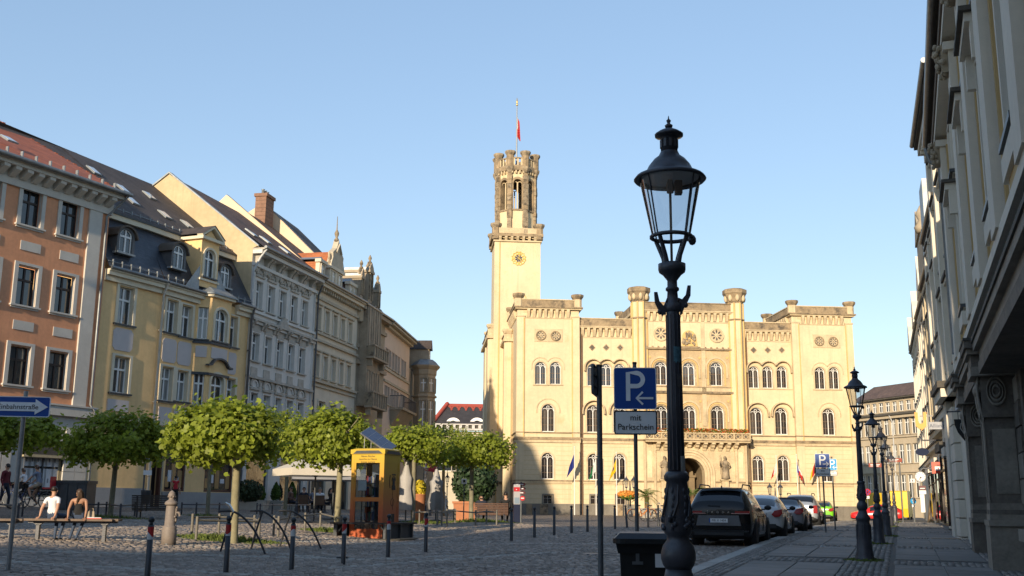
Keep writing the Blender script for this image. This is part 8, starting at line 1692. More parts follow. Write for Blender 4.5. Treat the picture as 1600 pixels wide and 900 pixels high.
# bicycles ------------------------------------------------------------------------
def bicycle(loc, rz, label, col, basket=False, seat=False, stand=True, lean=0):
    o = thing('bicycle', label, 'bicycle', loc, rz, 'bicycles'); o.rotation_euler = (R(lean), 0, rz); F_ = mat('bike_'+col[0], col[1], .35, .1, 4)
    for x in (-.52, .52):
        q = MB(); q.tube([(x+.33*math.cos(i*PI/12),0,.35+.33*math.sin(i*PI/12)) for i in range(25)], .018, RUBBER, 6, False); wlo = q.build('wheel', o)
        q = MB(); q.tube([(x+.30*math.cos(i*PI/10),0,.35+.30*math.sin(i*PI/10)) for i in range(21)], .008, STEEL, 4, False)
        for k in range(9): q.tube([(x,0,.35),(x+.3*math.cos(k*PI*2/9),0,.35+.3*math.sin(k*PI*2/9))], .0035, STEEL, 3)
        q.build('spokes', wlo)
        q = MB(); q.tube([(x+.37*math.cos(R(a)),0,.35+.37*math.sin(R(a))) for a in range(20,190,20)], .016, F_, 5); q.build('mudguard', wlo)
    q = MB(); q.tube([(.52,0,.35),(.40,0,.78),(.36,0,.95)], .018, F_, 6); q.tube([(.40,0,.72),(-.02,0,.32)], .02, F_, 6); q.tube([(-.02,0,.30),(-.18,0,.85)], .018, F_, 6); q.tube([(.39,0,.80),(.05,0,.42),(-.12,0,.62)], .016, F_, 6); q.tube([(-.52,0,.35),(-.02,0,.30)], .012, F_, 6); q.tube([(-.52,0,.35),(-.15,0,.75)], .012, F_, 6); q.build('frame', o)
    q = MB(); q.tube([(.22,-.27,1.03),(.34,-.2,1.04),(.37,0,1.0),(.34,.2,1.04),(.22,.27,1.03)], .014, STEEL, 6); q.build('handlebar', o)
    q = MB(); q.ball((-.2,0,.90), .13,.085,.035, RUBBER, 10, 6); q.build('saddle', o); q = MB(); q.tube([(-.02,-.1,.3),(-.02,.1,.3)], .012, STEEL, 5); q.box(-.08,.04,-.16,-.10,.16,.18,RUBBER); q.box(-.04,.08,.10,.16,.43,.45,RUBBER); q.build('pedals', o)
    q = MB(); q.box(-.85,-.3,-.07,.07,.72,.735,STEEL); q.tube([(-.52,.05,.35),(-.6,.05,.72)], .008, STEEL, 4); q.build('carrier', o)
    if basket: q = MB(); q.frus(.55,0,.82,1.08,.13,.16,.17,.20,RUBBER); q.build('basket', o)
    if seat: q = MB(); q.box(-.78,-.42,-.16,.16,.80,.86,PR); q.box(-.80,-.74,-.17,.17,.80,1.3,PR); q.build('child_seat', o)
    return o
# palms, bowl planters, twin lamps by the hall --------------------------------------------
PALM = mat('palm_green', (.12,.17,.03), .55, .3, 4, trans=.25, island=.3); PTR = mat('palm_trunk', (.22,.13,.07), .9, .3, 8, bump=.5, bscale=20)
def palm(px, py_c, py_b, Yp, label, s=1.0, seed=1):
    p = at(px, py_b, Yp); g = Gf(p.x,Yp); o = thing('palm', label, 'palm', (p.x,Yp,g), 0, 'palms in tubs before the hall'); zc = at(px,py_c,Yp).z-g; rr = random.Random(seed)
    q = MB(); q.frus(0,0,-.05,.62,.38,.38,.45,.45,CONC); q.frus(0,0,.6,.66,.48,.48,.48,.48,CONC); q.build('tub', o); q = MB(); q.tube([(0,0,.5),(0,0,zc*.8),(0,0,zc)], [.17,.15,.2], PTR, 10); q.build('trunk', o)
    for i in range(30):
        az = rr.uniform(0,2*PI); el = rr.uniform(-.35,1.3); L = s*rr.uniform(.85,1.15); q = MB(); pts = []
        for k in range(7): t = k/6; e = el-1.15*t*t; pts.append(Vector((math.cos(az)*L*t*math.cos(el*.6),math.sin(az)*L*t*math.cos(el*.6),zc+L*(t*math.sin(el)-.55*t*t))))
        q.tube(pts, [.014]*6+[.005], PALM, 4)
        for k in range(1,6):
            for sub in (0,.5):
                a = pts[k].lerp(pts[min(k+1,6)],sub); d = (pts[min(k+1,6)]-pts[k-1]).normalized(); sd = d.cross(Vector((0,0,1))).normalized(); ln = s*.34*(1-.09*k)
                for sg in (-1,1): e = a+d*ln*.6+sd*sg*ln*.75-Vector((0,0,ln*.2)); q.add([a-d*.02,a+d*.035,e], [(0,1,2)], PALM)
        q.build('frond', o)
palm(1011, 775, 806, 80, 'palm with spreading fronds right of the parking sign post', 1.25, 1); palm(1083, 772, 808, 79, 'palm rising between the big lamp post and the black car', 1.3, 2)
p = at(982, 806, 84); o = thing('flower_bowl', 'raised bowl of orange flowers beside the palm in front of the hall', 'planter', (p.x,84,Gf(p.x,84))); zc = at(982,775,84).z-o.location.z
q = MB(); q.tube([(0,0,0),(0,0,zc-.2)], .05, GREYM, 8); q.build('stand', o); q = MB(); q.lathe([(.15,zc-.35),(.5,zc),(.52,zc+.03)], mat('green_bowl', (.04,.12,.06), .5), n=16); q.build('bowl', o); leafball(o, 'flowers', (0,0,zc+.12), .85, .28, 700, .14, FLO[1], 5); leafball(o, 'leaves', (0,0,zc+.02), .75, .3, 500, .14, FLO[2], 6)
def twin(px, pxa, pxb, pyl, py_b, Yp, label):
    p = at(px, py_b, Yp); g = Gf(p.x,Yp); o = thing('twin_lamp', label, 'street lamp', (p.x,Yp,g), 0, 'twin lanterns before the hall'); zl = at(px,pyl,Yp).z-g; w_ = (at(pxb,pyl,Yp).x-at(pxa,pyl,Yp).x)/2
    q = MB(); q.lathe([(.2,0),(.2,.3),(.1,.5),(.07,.9),(.055,zl-.9),(.09,zl-.85),(.03,zl+.1)], IRON, n=10); q.build('post', o)
    for s in (-1,1):
        q = MB(); q.tube([(0,0,zl-.8),(s*w_*.5,0,zl-.95),(s*w_,0,zl-.7),(s*w_,0,zl-.4)], .03, IRON, 6); q.build('arm', o); q = MB(); q.lathe([(.10,zl-.4),(.19,zl+.1)], LGL, (s*w_,0,0), 6, False); q.build('lantern_glass', o); q = MB(); q.lathe([(.24,zl+.1),(.22,zl+.14),(.08,zl+.32),(.03,zl+.4),(.02,zl+.5)], IRON, (s*w_,0,0), 8); q.lathe([(.04,zl-.5),(.12,zl-.42),(.12,zl-.38)], IRON, (s*w_,0,0), 8); q.build('lantern_hood', o)
twin(985, 979, 990.5, 753, 806, 86, 'twin lantern lamp left of the hall portal near the yellow flag'); twin(1213, 1205, 1221.5, 764, 812, 86, 'twin lantern lamp right of the hall portal above the parked cars')
for px, Yp, rz, col, lab in ((1003,62,R(8),('orange',(.5,.17,.03)),'bicycle with orange panels parked left of the palm tub'),(1022,63,R(-12),('silver',(.4,.4,.42)),'silver bicycle parked by the bollards near the palm'),(1040,63,R(10),('dark',(.05,.05,.06)),'dark bicycle parked just left of the big lamp post')):
    p = at(px, 812, Yp); bicycle((p.x,Yp,Gf(p.x,Yp)), rz, lab, col, lean=6)
b = gpt(807, 818); o = thing('information_stele', 'dark blue and grey information stele beside the bench with the man in black', 'information board', b, R(8)); h = at(806,757,b.y).z-b.z; hm = at(806,788,b.y).z-b.z; W_ = at(811.5,790,b.y).x-at(801.5,790,b.y).x; DBL = mat('stele_dark_blue', (.012,.018,.045), .4, .1)
q = MB(); q.box(-W_/2,W_/2,-.08,.08,-.05,hm,DBL); q.build('lower_body', o); q = MB(); q.box(-W_/2,W_/2,-.075,.075,hm,h,mat('stele_grey', (.38,.37,.38), .4, .1)); q.build('upper_body', o); q = MB(); q.box(-W_/2+.03,W_/2-.03,-.085,-.07,hm+.03,hm+.3,mat('stele_print_blue', (.2,.26,.32), .5)); q.build('print', o)
q = MB(); q.box(-W_/2,W_/2*.9,-.085,-.07,h*.82,h*.93,PR); q.box(-W_/2+.1,W_/2-.15,-.09,-.08,h*.86,h*.88,SWH); q.build('red_plate', o)
b2 = at(814, 812, b.y+4); g = Gf(b2.x,b.y+4); o = thing('finger_post', 'signpost with stacked dark direction boards behind the information stele', 'sign', (b2.x,b.y+4,g), R(5)); q = MB(); zt = at(813,753,b.y+4).z-g; q.tube([(0,0,-.1),(0,0,zt)], .04, SPOST, 8); q.build('post', o)
for i in range(3): q = MB(); z = zt-.12-.2*i; q.prism([(-.42,z-.07),(.16,z-.07),(.22,z),(.16,z+.07),(-.42,z+.07)], -.06, -.04, mat('sign_maroon', (.10,.02,.025), .5)); q.box(-.34,.1,-.066,-.058,z-.02,z+.02,SWH); q.build('direction_board', o)
q = MB(); q.prism(arc(.06,zt-.78,.12,0,360,16)[:-1], -.07, -.05, PR); q.box(-.01,.13,-.075,-.065,zt-.80,zt-.75,SWH); q.build('no_entry_disc', o)
p = at(735, 798, 58); o = thing('bush', 'big dark green bush in a terracotta planter behind the last tree', 'bush', (p.x,58,Gf(p.x,58))); q = MB(); q.frus(-.25,0,0,.95,.55,.55,.65,.65,TERR); q.frus(-.25,0,.9,1.02,.7,.7,.7,.7,TERR); q.build('planter', o); leafball(o, 'foliage', (.2,0,2.0), 1.25, 1.25, 2600, .16, mat('dark_bush_green', (.022,.045,.014), .6, .3, 5, island=.4), 9); q = MB(); q.tube([(-.2,0,.8),(.1,0,1.8)], [.06,.03], BARK, 6); q.build('stem', o)
p = at(655, 799, 50); o = thing('potted_plant', 'yellow flowering plant in a tall terracotta pot behind the trees', 'plant', (p.x,50,Gf(p.x,50))); z0 = at(655,773,50).z-o.location.z; z1 = at(655,754,50).z-o.location.z; q = MB(); q.lathe([(.2,0),(.24,.4),(.30,z0),(.33,z0+.03)], TERR, n=14); q.build('pot', o); leafball(o, 'foliage', (0,0,(z0+z1)/2), .30, (z1-z0)/2+.1, 500, .14, mat('yellow_leaf', (.45,.35,.02), .6, .2, 5, island=.3), 4)
p = at(724.5, 800, 52); g = Gf(p.x,52); o = thing('small_sign', 'small white square sign on a thin post before the dark bush', 'sign', (p.x,52,g)); z0 = at(724.5,756,52).z-g; z1 = at(724.5,748,52).z-g; q = MB(); q.tube([(0,0,0),(0,0,z1)], .03, SPOST, 6); q.build('post', o); q = MB(); q.box(-.13,.13,-.05,-.035,z0,z1,SWH); q.build('sign_board', o); q = MB(); q.box(-.05,.06,-.055,-.045,z0+.06,z1-.06,SBK); q.build('symbol', o)
for px, pt, Yp, lab in ((698,738,75,'thin dark lantern post before the far school building, right of the brown trunk'),(672.5,753,70,'thin dark lantern post before the far school building, left of the brown trunk'),(663.5,722,64,'taller lantern post behind the potted yellow plant'),(463.5,718,44,'slim pale lantern post rising through the cream parasol')):
    p = at(px, 795, Yp); g = Gf(p.x,Yp); z = at(px,pt,Yp).z-g; lamp((p.x,Yp,g), lab, z/4.31, False)
p = at(662, 735, 90); o = thing('shop_flag', 'red banner hanging among the trees near the corner house', 'banner', (p.x,90,Gf(p.x,90))); z1 = at(662,722,90).z-o.location.z; q = MB(); q.tube([(0,0,0),(0,0,z1+.2)], .04, GREYM, 6); q.build('pole', o); q = MB(); q.add([(0,0,z1),(1.1,.1,z1-.1),(1.2,-.1,z1-.9),(.1,0,z1-.7)], [(0,1,2,3)], PR); o2 = q.build('cloth', o); o2.modifiers.new('t','SOLIDIFY').thickness = .01
# ---------------------------------------------------------------- signs and things on the right
def fsign(px, py, t_y, name, label, cat='sign'): 
    p = at(px, py, t_y); return thing(name, label, cat, p, R(-20)), p
def wall_n(Yp):    
    return 10.0+math.tan(R(20.3))*(Yp-22.4)
o, p = fsign(1508, 655, 30, 'hanging_sign', 'black shield-shaped cafe sign hanging from an iron bracket'); wS = at(1526,660,30).x-at(1493,660,30).x; q = MB(); sh = [(-wS*.5,0),(wS*.5,0),(wS*.47,-wS*.5),(wS*.3,-wS*.85),(.0+wS*.12,-wS*1.15),(-wS*.1,-wS*1.0),(-wS*.36,-wS*.62),(-wS*.47,-wS*.3)]; q.prism(sh, -.03, .03, SBK); q.build('sign_board', o)
WL = mat('sign_cream_line', (.42,.40,.35), .6); q = MB(); q.ribbon([(.22*wS,-.98*wS),(-.05*wS,-.75*wS),(-.24*wS,-.42*wS),(-.2*wS,-.2*wS),(-.02*wS,-.14*wS),(.08*wS,-.24*wS)], .028, -.036, -.028, WL); q.ribbon([(.08*wS,-.24*wS),(.02*wS,-.08*wS),(.2*wS,-.06*wS),(.34*wS,-.2*wS),(.24*wS,-.36*wS),(.1*wS,-.36*wS)], .025, -.037, -.028, WL); q.build('bird_drawing', o)
q = MB(); textmb(q, 'ORIG', wS*.17, WL, Matrix.Translation((.16*wS,-.035,-.52*wS)) @ Matrix.Rotation(PI/2,4,'X'), .004); textmb(q, 'KAFF', wS*.17, WL, Matrix.Translation((.18*wS,-.035,-.70*wS)) @ Matrix.Rotation(PI/2,4,'X'), .004); q.build('lettering', o)
xw = (wall_n(30)-p.x); q = MB(); q.tube([(-wS*.75,0,.22),(max(xw,wS)*1.0+.2,0,.22)], .018, IRON, 6); q.tube([(-wS*.3,0,.22),(-wS*.3,0,0)], .01, IRON, 5); q.tube([(wS*.3,0,.22),(wS*.3,0,0)], .01, IRON, 5); q.ball((-wS*.75,0,.22),.03,.03,.03,IRON,8,5); q.build('bracket', o)
o, p = fsign(1467, 665, 43, 'hanging_sign', 'grey rectangular insurance sign projecting from the right row'); wS = at(1484,665,43).x-at(1453.5,665,43).x; hS = at(1467,659.5,43).z-at(1467,671,43).z; q = MB(); q.box(-wS/2,wS/2+.3,-.05,.05,-hS/2,hS/2,mat('sign_grey', (.33,.34,.37), .5)); q.build('sign_board', o); q = MB(); textmb(q, 'Allianz', hS*.72, mat('sign_text_blue', (.02,.04,.10), .5), Matrix.Translation((-wS*.10,-.052,-.01)) @ Matrix.Rotation(PI/2,4,'X'), .004); q.ribbon(arc(wS*.36,0,hS*.26,0,360,14)[:-1],.03,-.054,-.048,mat('sign_text_blue', (.02,.04,.10), .5),True)
for x in (-.07,0,.07): q.box(wS*.36+x-.015,wS*.36+x+.015,-.054,-.048,-hS*.15,hS*.15,mat('sign_text_blue', (.02,.04,.10), .5))
q.build('lettering', o); q = MB(); q.tube([(wS/2,.03,0),(wS/2+.8,.03,0)], .03, IRON, 6); q.build('bracket', o)
o, p = fsign(1439, 660, 56, 'hanging_sign', 'orange U-shaped shop sign high above the far pavement'); k_ = 56/1685; q = MB(); OG = mat('sign_orange', (.75,.30,.02), .45, .05)
q.add([(x*k_,-.08,z*k_) for x,z in ((-9,16),(-4,16),(-4,2),(-2,-2),(2,-2),(4,2),(4,16),(9,16),(8,-6),(0,-13),(-8,-6))]+[(x*k_,.08,z*k_) for x,z in ((-9,16),(-4,16),(-4,2),(-2,-2),(2,-2),(4,2),(4,16),(9,16),(8,-6),(0,-13),(-8,-6))], [tuple(range(11)),tuple(range(21,10,-1))]+[(i,i+11,(i+1)%11+11,(i+1)%11) for i in range(11)], OG); q.build('sign_board', o); q = MB(); q.box(-.03,2.2,-.02,.02,.30,.36,IRON); q.build('bracket', o)
o, p = fsign(1441, 706, 54, 'hanging_sign', 'dark blue oval sign hanging below a long iron bracket'); k_ = 54/1685; q = MB(); q.prism([(x,z) for x,z in arc(0,0,10*k_,0,360,20,6*k_)[:-1]], -.05, .05, mat('sign_navy', (.008,.016,.05), .6, .1, spec=.15)); q.build('sign_board', o); q = MB(); q.tube([(0,0,6*k_),(0,0,36*k_)], .03, IRON, 6); q.tube([(0,0,18*k_),(44*k_,0,18*k_)], .035, IRON, 6); q.tube([(0,0,-6*k_),(0,0,-10*k_)], .03, IRON, 6); q.build('bracket', o)
o, p = fsign(1466, 731, 50, 'hanging_sign', 'square red sign with white mark projecting over the far pavement'); k_ = 50/1685; q = MB(); RD = mat('sign_bright_red', (.62,.07,.03), .45, .05); q.box(-9.5*k_,9.5*k_,-.06,.06,-9*k_,9*k_,RD); q.build('sign_board', o); q = MB(); q.box(-5*k_,5*k_,-.068,-.058,-4*k_,2*k_,SWH); q.box(-1*k_,1*k_,-.072,-.06,-2*k_,0,RD); q.box(-2*k_,2*k_,-.07,-.06,3.4*k_,5*k_,SBK); q.build('mark', o); q = MB(); q.box(9.5*k_,15*k_,-.04,.04,-5*k_,5*k_,GREYM); q.build('bracket', o)
o, p = fsign(1438, 745, 55, 'street_clock', 'round white street clock with dark rim on the far right row', 'clock'); k_ = 55/1685; q = MB(); q.prism(arc(0,0,8.5*k_,0,360,28)[:-1], -.12, .12, IRON); q.build('case', o); q = MB(); q.prism(arc(0,0,7.3*k_,0,360,28)[:-1], -.13, -.11, SWH); q.build('dial', o); q = MB()
for i in range(12): a = i*PI/6; q.ribbon([(6.7*k_*math.sin(a),6.7*k_*math.cos(a)),(5.4*k_*math.sin(a),5.4*k_*math.cos(a))], .035, -.136, -.126, SBK)
q.ribbon([(0,0),(2.6*k_*math.sin(2.5),2.6*k_*math.cos(2.5))], .05, -.145, -.135, SBK); q.ribbon([(0,0),(4.8*k_*math.sin(3.4),4.8*k_*math.cos(3.4))], .04, -.15, -.14, SBK); q.build('hands', o); q = MB(); q.tube([(0,.02,8*k_),(4*k_,.02,13*k_),(18*k_,.02,13*k_)], .05, IRON, 6); q.build('bracket', o)
o, p = fsign(1441.5, 766, 55, 'vending_box', 'small dark red box under the street clock', 'box'); q = MB(); q.box(-5*k_,5*k_,-.1,.1,0,7*k_,mat('sign_maroon', (.10,.02,.025), .5)); q.box(-5*k_,5*k_,-.1,.1,-6*k_,-.3*k_,mat('sign_grey_white', (.50,.50,.49), .5, .05)); q.box(-3.5*k_,3.5*k_,-.11,-.09,2.2*k_,3.4*k_,SWH); q.build('case', o); q = MB(); q.box(-4*k_,2*k_,-.05,.1,-34*k_,-6*k_,WHITE); q.build('stand', o)
b = gpt(1469, 815, .1); o = thing('a_board', 'white A-shaped wooden board standing on the far pavement', 'sign', b, R(-10)); h = at(1470,791,b.y).z-b.z; w_ = (at(1480,800,b.y).x-at(1461,800,b.y).x)/2; q = MB(); q.ribbon([(-w_,0),(0,h),(w_,0)], .16, -.3, -.22, WHITE); q.build('frame', o); q = MB(); q.prism([(-w_*.8,.1),(0,h*.88),(w_*.8,.1)], -.2, .2, mat('sandstone_pillar', (.40,.27,.14), .9)) if False else q.ribbon([(-w_,0),(0,h)], .08, .2, .28, WHITE); q.ribbon([(w_,0),(0,h)], .08, .2, .28, WHITE); q.build('rear_frame', o)
def rsign(px, py, r, Yp, name, label, ms, by=None):
    p = at(px, py, Yp); g = Gf(p.x,Yp); o = thing(name, label, 'sign', (p.x,Yp,g), 0); z = p.z-g; k = Yp/1685; q = MB(); q.tube([(0,0,-.1),(0,0,z+r*k)], .04, SPOST, 8); q.build('post', o); return o, z, k
o, z, k = rsign(1355, 769, 5, 92, 'no_stopping_sign', 'round red and blue no-stopping sign beside the hall corner', None); q = MB(); q.prism(arc(0,z,5.2*k,0,360,20)[:-1], -.08, -.05, PR); q.prism(arc(0,z,3.8*k,0,360,20)[:-1], -.09, -.06, SBL); q.ribbon([(-2.6*k,z-2.6*k),(2.6*k,z+2.6*k)], .1, -.1, -.08, PR); q.ribbon([(2.6*k,z-2.6*k),(-2.6*k,z+2.6*k)], .1, -.1, -.08, PR); q.build('sign_board', o); q = MB(); q.box(-2.6*k,2.6*k,-.08,-.05,z-10*k,z-5.8*k,SWH); q.build('plate', o)
o, z, k = rsign(1426.5, 783, 5, 85, 'arrow_sign', 'round blue sign with white upward arrow near the red parked cars', None); q = MB(); q.prism(arc(0,z,4.6*k,0,360,20)[:-1], -.08, -.05, SLB); q.build('sign_board', o); q = MB(); q.ribbon([(0,z-3*k),(0,z+2.4*k)], .09, -.09, -.07, SWH); q.ribbon([(-1.8*k,z+.8*k),(0,z+2.8*k),(1.8*k,z+.8*k)], .08, -.092, -.07, SWH); q.build('arrow', o); q = MB(); q.box(-2.6*k,2.6*k,-.08,-.05,z-9*k,z-5.4*k,SWH); q.build('plate', o)
for px0, px1, py, lab in ((1357,1380,727,'long red-brown direction board, the lower one among the lamps'),(1386,1409,719,'long red-brown direction board, the upper one among the lamps')):
    Yp = 70; p = at((px0+px1)/2, py, Yp); g = Gf(p.x,Yp); o = thing('direction_sign', lab, 'sign', (p.x,Yp,g), 0, 'red-brown direction boards'); k = Yp/1685; z = p.z-g; q = MB(); q.tube([(8*k,.05,0),(8*k,.05,z+.3)], .05, SPOST, 8); q.build('post', o); q = MB(); q.box(-11.5*k,11.5*k,-.05,-.02,z-3*k,z+3*k,mat('sign_rust', (.36,.10,.07), .5)); q.build('sign_board', o); q = MB(); q.box(-9*k,6*k,-.06,-.045,z+.5*k,z+1.6*k,SWH); q.box(-9*k,4*k,-.06,-.045,z-1.7*k,z-.6*k,SWH); q.build('lettering', o)
o, z, k = rsign(1425.5, 751, 3, 80, 'small_sign', 'small white square sign left of the street clock', None); q = MB(); q.box(-3.4*k,3.4*k,-.06,-.03,z-3*k,z+3*k,SWH); q.build('sign_board', o); q = MB(); q.box(-.6*k,.6*k,-.07,-.05,z-1.6*k,z+1.6*k,SBK); q.build('symbol', o)

x, y = S(16.6, 4.4); o = thing('drain_grate', 'dark iron drain grate beside a beige slab in the right pavement', 'grate', (x,y,Gf(x,y)+.104), R(-20)); q = MB(); q.box(-.4,.4,-.35,.35,-.02,.0,IRON); q.build('frame', o)
for i in range(8): MB().box(-.36+.09*i,-.31+.09*i,-.3,.3,.0,.012,GREYM).build('bar', o)
x, y = S(16.7, 5.3); tag(MB().box(-.5,.5,-.35,.35,-.02,.008,mat('beige_slab', (.30,.22,.15), .8, .1)).build('patch_slab', None, (x,y,Gf(x,y)+.104), R(-20)), 'beige replacement slab in the pavement by the dark portal', 'paving slab')
x, y = S(8.9, 1.9); tag(MB().box(-.06,.06,-.03,.03,0,.02,PAP).build('litter', None, (x,y,Gf(x,y)+.104), R(10)), 'small scrap of white paper lying on the pavement', 'litter')
for px, py in ((930,868),(520,872)):
    b = gpt(px, py); o = thing('manhole_cover', 'round iron manhole cover in the cobbles ' + ('right of the book booth' if px > 900 else 'in front of the bollards'), 'manhole cover', (b.x,b.y,b.z+.03)); q = MB(); q.lathe([(.34,-.03),(.34,.008),(.31,.012)], GREYM, n=24); q.build('cover', o)
# ================================================================ cars
CGL = mat('car_glass', (.012,.014,.017), .05, .2, 2, spec=.9); TYRE = mat('tyre_rubber', (.018,.018,.019), .8, .2, 8); CPL = mat('black_car_plastic', (.02,.021,.023), .6, .15, 6); RIM = mat('alloy_rim', (.42,.42,.43), .3, .1, 4, metal=.8); TAIL = mat('tail_light_red', (.28,.012,.012), .12, .1, 4, spec=.8); CHR = mat('chrome', (.6,.6,.6), .15, .05, metal=.9); PLT = mat('plate_white', (.7,.7,.7), .4, .03)
def paint(n, c, met=.0): return mat('paint_'+n, c, .25, .05, 1.0, coat=.35, metal=met, spec=.25 if n == 'black' else .4)
def car(label, loc, rz, pm, st, wheel=.34, rails=False, roofm=None, plate='', tails=None, wlb=(.78,3.55), hatch=True):
    """st: stations from rear to front: y, half widths sill/mid/belt/roof, heights sill/mid/belt/roof"""
    o = thing('parked_car', label, 'car', loc, rz, 'cars parked along the kerb'); roofm = roofm or pm
    rings = []
    for (y, ws, wm, wb, wr, zs, zm, zb, zr) in st:
        half = [(0,zs-.02),(ws*.9,zs-.02),(ws,zs+.06),(wm,zm),(wb,zb),(wr,zr-.015),(wr*.72,zr+.02),(0,zr+.035)]
        rings.append([(x,y,z) for x,z in half]+[(-x,y,z) for x,z in half[-2:0:-1]])
    n = len(rings[0]); vs = [v for r in rings for v in r]; b = MB(); mats = [pm, CGL, CPL, roofm]
    F, MI = [], []
    for i in range(len(rings)-1):
        y0, y1 = st[i][0], st[i+1][0]; r0, r1 = st[i][8], st[i+1][8]; gl = st[i][8]-st[i][7] > .22 and st[i+1][8]-st[i+1][7] > .22
        for k in range(n):
            k2 = (k+1)%n; F.append((i*n+k,(i+1)*n+k,(i+1)*n+k2,i*n+k2)); kk = k if k < 7 else 13-k; m = 0
            if kk in (0,1): m = 2
            elif kk == 4: m = 1 if gl else 0
            elif kk in (5,6): m = 3 if (gl and abs(r1-r0) < .12) else (1 if (max(r0-st[i][7],r1-st[i+1][7]) > .22 and abs(r1-r0)/max(.05,abs(y1-y0)) > .28) else 0)
            MI.append(m)
    F.append(tuple(range(n))); MI.append(0); L0 = (len(rings)-1)*n; F.append(tuple(range(L0+n-1,L0-1,-1))); MI.append(0)
    me = bpy.data.meshes.new('body'); me.from_pydata(vs, [], F)
    for m in mats: me.materials.append(m)
    me.polygons.foreach_set('material_index', MI); me.polygons.foreach_set('use_smooth', [True]*len(F)); me.update()
    bo = link('body', me, o); s = bo.modifiers.new('sub', 'SUBSURF'); s.levels = 2; s.render_levels = 2
    W_ = max(q[2] for q in st);
    for yy in wlb:
        for sx in (-1,1):
            q = MB(Matrix.Translation((sx*(W_-.10),yy,wheel)) @ Matrix.Rotation(PI/2,4,'Y')); q.lathe([(wheel*.6,-.10),(wheel*.93,-.11),(wheel,-.07),(wheel,.07),(wheel*.93,.11),(wheel*.6,.10)], TYRE, n=22); wl = q.build('wheel', o)
            q = MB(Matrix.Translation((sx*(W_-.02),yy,wheel)) @ Matrix.Rotation(PI/2,4,'Y')); q.lathe([(wheel*.58,-.02),(wheel*.66,-.01),(wheel*.66,.012),(wheel*.58,.006)], RIM, n=20)
            for k in range(5): q.box(wheel*.08,wheel*.62,-.035,.035,-.012,.008,RIM,Matrix.Rotation(k*2*PI/5,4,'Z'))
            q.lathe([(.06,-.02),(.06,.012)], RIM, n=10); q.build('rim', wl)
            q = MB(Matrix.Translation((sx*(W_-.17),yy,wheel+.02)) @ Matrix.Rotation(PI/2,4,'Y')); q.lathe([(wheel*1.14,-.16),(wheel*1.14,.165)], CPL, n=22); q.build('wheel_arch', o)
    yb = st[0][0]; s0 = st[1]
    if plate is not None:
        zp = st[0][6] + .12 if hatch else st[0][6]; q = MB(); q.box(-.26,.26,yb-.045,yb-.02,zp-.055,zp+.055,PLT); q.box(-.26,-.225,yb-.047,yb-.03,zp-.055,zp+.055,SBL); pl_ = q.build('number_plate', o)
        if plate: q = MB(); textmb(q, plate, .085, SBK, Matrix.Translation((.015,yb-.047,zp)) @ Matrix.Rotation(PI/2,4,'X'), .003); q.build('lettering', pl_)
    for sx in (-1,1):
        q = MB(); (tails or (lambda q, sx: q.box(sx*(W_-.30)-.12,sx*(W_-.30)+.12,yb-.02,yb+.12,st[0][7]-.18,st[0][7]-.04,TAIL)))(q, sx); q.build('tail_light', o)
        ym = [q_[0] for q_ in st if q_[8]-q_[7] > .22][-1]; zb = [q_[7] for q_ in st if q_[8]-q_[7] > .22][-1]
        q = MB(); q.ball((sx*(W_+.06),ym-.05,zb+.10), .11,.07,.075, pm if False else CPL, 10, 6); q.box(sx*(W_-.08)-.06,sx*(W_-.08)+.06,ym-.06,ym-.02,zb+.03,zb+.07,CPL); q.build('wing_mirror', o)
        for yy in (wlb[0]+.55, wlb[0]+1.55, wlb[1]-.5): MB().box(sx*(W_+.003)-.012,sx*(W_+.003)+.004 if sx > 0 else sx*(W_+.003)+.012,yy-.006,yy+.006,.42,zb-.06,CPL).build('door_seam', o)
        for yy in (wlb[0]+.75, wlb[0]+1.75): MB().box(sx*(W_+.01)-.015,sx*(W_+.01)+.015,yy-.09,yy+.09,zb-.17,zb-.14,pm).build('door_handle', o)
    if rails:
        for sx in (-1,1): zr = max(q_[8] for q_ in st); y0 = [q_[0] for q_ in st if q_[8] > zr-.1][0]; q = MB(); xr = sx*(st[3][4]*.93); q.tube([(xr,y0+.05,zr-.02),(xr,y0+.2,zr+.075),(xr,y0+1.7,zr+.075),(xr,y0+1.95,zr-.01)], .018, CPL, 6); q.build('roof_rail', o)
    q = MB(); q.box(-W_*.72,W_*.72,yb-.03,yb+.10,st[0][5]+.0,st[0][5]+.14,CPL); q.build('bumper_insert', o)
    return o
SUV = [(.0,.80,.84,.84,.66,.34,.62,1.02,1.06),(.10,.86,.91,.89,.70,.28,.64,1.05,1.22),(.48,.90,.94,.91,.66,.24,.66,1.07,1.60),(.62,.91,.945,.91,.65,.23,.66,1.07,1.63),(1.5,.92,.945,.91,.645,.23,.66,1.05,1.665),(2.5,.92,.945,.91,.64,.23,.66,1.02,1.62),(3.15,.92,.945,.90,.66,.23,.66,1.00,1.30),(3.5,.92,.94,.89,.68,.23,.66,.98,1.05),(4.2,.88,.92,.84,.62,.24,.62,.92,.95),(4.55,.80,.84,.72,.5,.28,.58,.80,.84),(4.65,.70,.74,.62,.42,.34,.55,.72,.74)]
HAT = [(.0,.76,.80,.78,.56,.36,.62,.92,.96),(.12,.84,.88,.86,.60,.28,.62,.97,1.05),(.75,.86,.90,.86,.58,.22,.62,.99,1.34),(1.3,.88,.905,.86,.56,.22,.62,.97,1.44),(2.0,.88,.905,.86,.55,.22,.62,.94,1.46),(2.6,.88,.905,.85,.56,.22,.62,.92,1.32),(3.2,.88,.905,.84,.62,.22,.60,.90,.98),(3.9,.85,.87,.78,.56,.24,.58,.84,.87),(4.25,.72,.76,.62,.42,.30,.52,.70,.74)]
